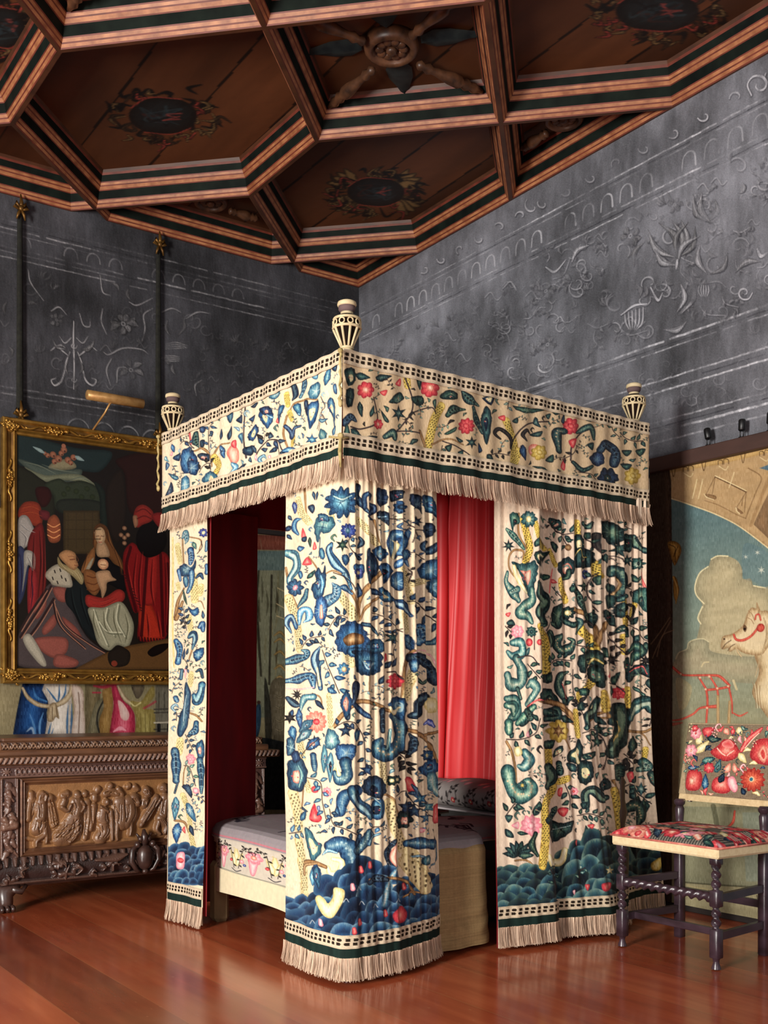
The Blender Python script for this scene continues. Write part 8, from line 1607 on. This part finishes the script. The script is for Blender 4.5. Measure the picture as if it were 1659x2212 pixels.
# seat: webbed side and domed needlework top
SX0, SX1, SY0, SY1 = 3.595, 4.035, 2.79, 3.37
m = MB(); m.box((SX0, SY0, .458), (SX1, SY1, .507), .008); A(m.build('seat_edge', simple('seat_canvas', (214, 192, 148), (232, 212, 170), .9, scale=(60, 60, 60)), None, False))
pip = MB(); e0 = .002; pip.tube([(SX0 - e0, SY1 + e0, .502), (SX0 - e0, SY0 - e0, .502), (SX1 + e0, SY0 - e0, .502), (SX1 + e0, SY1 + e0, .502), (SX0 - e0, SY1 + e0, .502)], .005, 6); A(pip.build('piping', simple('piping_red', (176, 62, 58), (226, 150, 130), .9, scale=(26, 26, 26)), None))
n = 210; u = np.linspace(0, 1, n); Xs, Ys = np.meshgrid(SX0 - .002 + (SX1 - SX0 + .004) * u, SY1 + .002 - (SY1 - SY0 + .004) * u); e_ = np.minimum(np.minimum(u, 1 - u)[None, :], np.minimum(u, 1 - u)[:, None])
Zs = .498 + .042 * np.clip(e_ / .12, 0, 1) ** .5 + .012 * np.sin(np.clip(e_ * 2, 0, 1) * PI / 2)
cvs = Cv(n, n, (70, 66, 64), lambda x, y: (x, y), 1.0); cvs.fr(0, 0, 1)


def turkey(cv, W, H, n, seed, kinds):
    r = random.Random(seed)
    for y in range(0, H, 5): cv.line((170, 160, 140), [0, y, W, y], 1.6, .8)
    for _ in range(n):
        x, y, q = r.uniform(0, W), r.uniform(0, H), r.uniform(.5, 1.2) * W * .09; k = r.choice(kinds)
        if k == 'f': cv.flower(r.choice('rrrpo'), x, y, q, r.randint(6, 9), r.choice('rcpo'), .4)
        elif k == 'l': a = r.uniform(0, 6.28); cv.leaf(r.choice('gnGkc'), x - q * math.cos(a), y - q * math.sin(a), x + q * math.cos(a), y + q * math.sin(a), q * .8)
        elif k == 't': cv.scroll(r.choice('rro'), [x, y, x + q, y - q, x + q * 1.6, y - q * .4], [q * .7, q * .9, q * .4]); cv.line((236, 206, 190), [x, y, x + q, y - q], q * .16)
        else:
            for j in range(5): cv.line(((226, 208, 190), (60, 70, 60))[j % 2], [x + j * q * .22, y - q * .5, x + j * q * .22 + q * .1, y + q * .5], q * .14)


turkey(cvs, n, n, 150, 5, 'fllft|')
for y in range(0, n): pass
A(grid('seat_cushion', np.stack([Xs, Ys, Zs], -1), needle, None, cvs.grain(.03).a, flip=True))
# tall back panel leaning away from the seat
def bp(s, h, d): return (4.018 + .078 * h + d, 3.345 - .49 * s, .638 + .36 * h)
m = MB(); m.loft([[bp(0, 0, .004), bp(1, 0, .004), bp(1, 0, .036), bp(0, 0, .036)], [bp(0, 1, .004), bp(1, 1, .004), bp(1, 1, .036), bp(0, 1, .036)]], caps=True); A(m.build('back_panel', simple('back_canvas', (200, 172, 128), (222, 196, 152), .9, scale=(60, 60, 60)), None, False))
W_, H_ = 300, 220; s_, h_ = np.meshgrid(np.linspace(0, 1, W_), np.linspace(1, .085, H_))
bul = .012 * np.clip(np.minimum(np.minimum(s_, 1 - s_) * 6, np.minimum(1 - h_, h_ - .08) * 6), 0, 1) ** .5
Pb = np.stack([4.018 + .078 * h_ - .001 - bul, 3.345 - .49 * s_, .638 + .36 * h_], -1)
def bmap(px, py):
    P_, z = on_x(px, py, 4.06); h = (z - .638) / .36; P_, z = on_x(px, py, 4.018 + .078 * h - .008); h = (z - .638) / .36
    return (3.345 - P_) / .49 * (W_ - 1), (1 - h) / .915 * (H_ - 1)
cvb = Cv(W_, H_, (176, 156, 124), bmap, .9); cvb.fr(1320, 1520, 3.749)
for k in range(60): cvb.line((48, 32, 34), [600, 170 + k * 10, 1000, 175 + k * 10.5, 1600, 182 + k * 11], 7)
r = random.Random(2)
PK2 = [(150, 40, 46), (200, 64, 66), (222, 110, 100), (240, 180, 160)]
cvb.poly(PK2, [810, 390, 870, 340, 920, 290, 990, 300, 1040, 370, 1040, 410, 1000, 450, 930, 465, 860, 440]); cvb.poly([(232, 150, 140), (206, 70, 72)], [905, 320, 960, 290, 1000, 330, 985, 360, 920, 350]); cvb.scroll([(240, 196, 176)], [865, 360, 900, 400, 930, 420], [14, 18, 14]); cvb.scroll([(240, 196, 176)], [1000, 380, 970, 400, 945, 420], [12, 16, 12])
cvb.poly(PK2, [1130, 420, 1160, 330, 1200, 290, 1260, 280, 1330, 300, 1400, 400, 1380, 500, 1280, 500, 1180, 480]); cvb.poly('o', [1190, 420, 1220, 350, 1250, 340, 1270, 420, 1240, 480]); cvb.poly([(206, 80, 70), (190, 60, 60)], [1215, 400, 1235, 370, 1250, 420, 1235, 450])
cvb.flower([(150, 40, 36), (212, 96, 70), (234, 150, 110)], 1150, 615, 100, 13, None); cvb.dot([(230, 190, 150)], 1143, 612, 34); cvb.dot([(40, 110, 130)], 1140, 612, 22)
cvb.poly(PK2, [620, 560, 680, 530, 735, 560, 740, 640, 700, 700, 610, 690]); cvb.poly('o', [640, 600, 680, 610, 670, 650, 640, 650]); cvb.poly(PK2, [820, 700, 830, 620, 880, 590, 960, 600, 970, 700, 900, 730]); cvb.poly('p', [950, 610, 1000, 590, 1030, 680, 1000, 720, 960, 680])
cvb.poly('r', [740, 210, 780, 190, 840, 200, 800, 270, 760, 260]); cvb.scroll('r', [1060, 380, 1110, 300, 1190, 230, 1220, 200], [50, 66, 66, 30]); cvb.line((240, 206, 180), [1090, 360, 1150, 290, 1200, 240], 14)
for q in ((780, 280, 900, 290, 60, 'g'), (690, 400, 800, 300, 60, 'c'), (740, 470, 850, 440, 60, 'G'), (850, 560, 890, 450, 60, 'G'), (760, 700, 770, 570, 60, 'b'), (1040, 400, 1100, 480, 60, 'c'), (880, 640, 920, 560, 56, 'n'), (620, 520, 720, 510, 40, 'b'), (930, 560, 970, 480, 56, 'o'), (1010, 560, 1000, 480, 46, 'o'), (1080, 740, 1060, 680, 50, 'n'), (700, 330, 740, 250, 60, 'c'), (1030, 190, 1060, 260, 56, 'c'), (920, 200, 960, 250, 50, 'o'), (990, 200, 990, 260, 40, 'r'), (1290, 640, 1340, 560, 70, 'c'), (1400, 620, 1420, 520, 60, 'r')): cvb.leaf(q[5], *q[:5])
cvb.flower('r', 800, 520, 46, 7, 'o'); cvb.flower('p', 690, 240, 50, 7, 'r'); cvb.flower('p', 650, 380, 54, 6, 'o'); cvb.flower('r', 680, 200, 30, 6, 'p')
cvb.fr(1320, 1520, 3.749)
cvb.fill(300, 600, 180, 1650, 740, 70, 'rgpcnGr', .15, .2); cvb.fill(300, 600, 180, 1650, 740, 44, 'rgpcnGo', .3, .2)
cvb.line((190, 80, 76), [560, 742, 900, 772, 1700, 840], 11)
A(grid('needlework_cover', Pb, needle, None, cvb.grain(.03).a))
# ================================================================ LIGHT AND CAMERA
def area(name, loc, tgt, sx, sy, power, col, spread=180):
    L = bpy.data.lights.new(name, 'AREA'); L.shape = 'RECTANGLE'; L.size, L.size_y, L.energy, L.color = sx, sy, power, col; L.spread = math.radians(spread)
    o = bpy.data.objects.new(name, L); C.objects.link(o); o.location = loc; o.rotation_euler = (Vector(tgt) - Vector(loc)).to_track_quat('-Z', 'Y').to_euler(); return o


area('window_light', (-3.4, 1.5, 1.75), (3.2, 4.2, 1.3), 1.2, 2.0, 600, (1.0, .96, .90))
area('room_fill', (.6, -2.4, 2.3), (3.4, 4.4, 1.6), 3.6, 2.6, 75, (1.0, .96, .92))
w = bpy.data.worlds.new('room_air'); bpy.context.scene.world = w; w.use_nodes = True
bg = w.node_tree.nodes['Background']; bg.inputs[0].default_value = (.85, .9, 1.0, 1); bg.inputs[1].default_value = .22
cam = bpy.data.cameras.new('camera'); co = bpy.data.objects.new('camera', cam); C.objects.link(co)
cam.sensor_fit = 'VERTICAL'; cam.sensor_height = 36.0; cam.lens = F / 2212 * 36.0; cam.shift_y = (YH - 1106) / 2212
cam.clip_start = .05; cam.clip_end = 60
co.location = (0, 0, HC); co.rotation_euler = (PI / 2, 0, -math.atan2(FW[0], FW[1]))
sc = bpy.context.scene; sc.camera = co
sc.view_settings.view_transform = 'Standard'; sc.view_settings.look = 'None'; sc.view_settings.exposure = 0.0
sc.cycles.max_bounces = 6; sc.cycles.diffuse_bounces = 3; sc.cycles.glossy_bounces = 3; sc.cycles.use_denoising = True
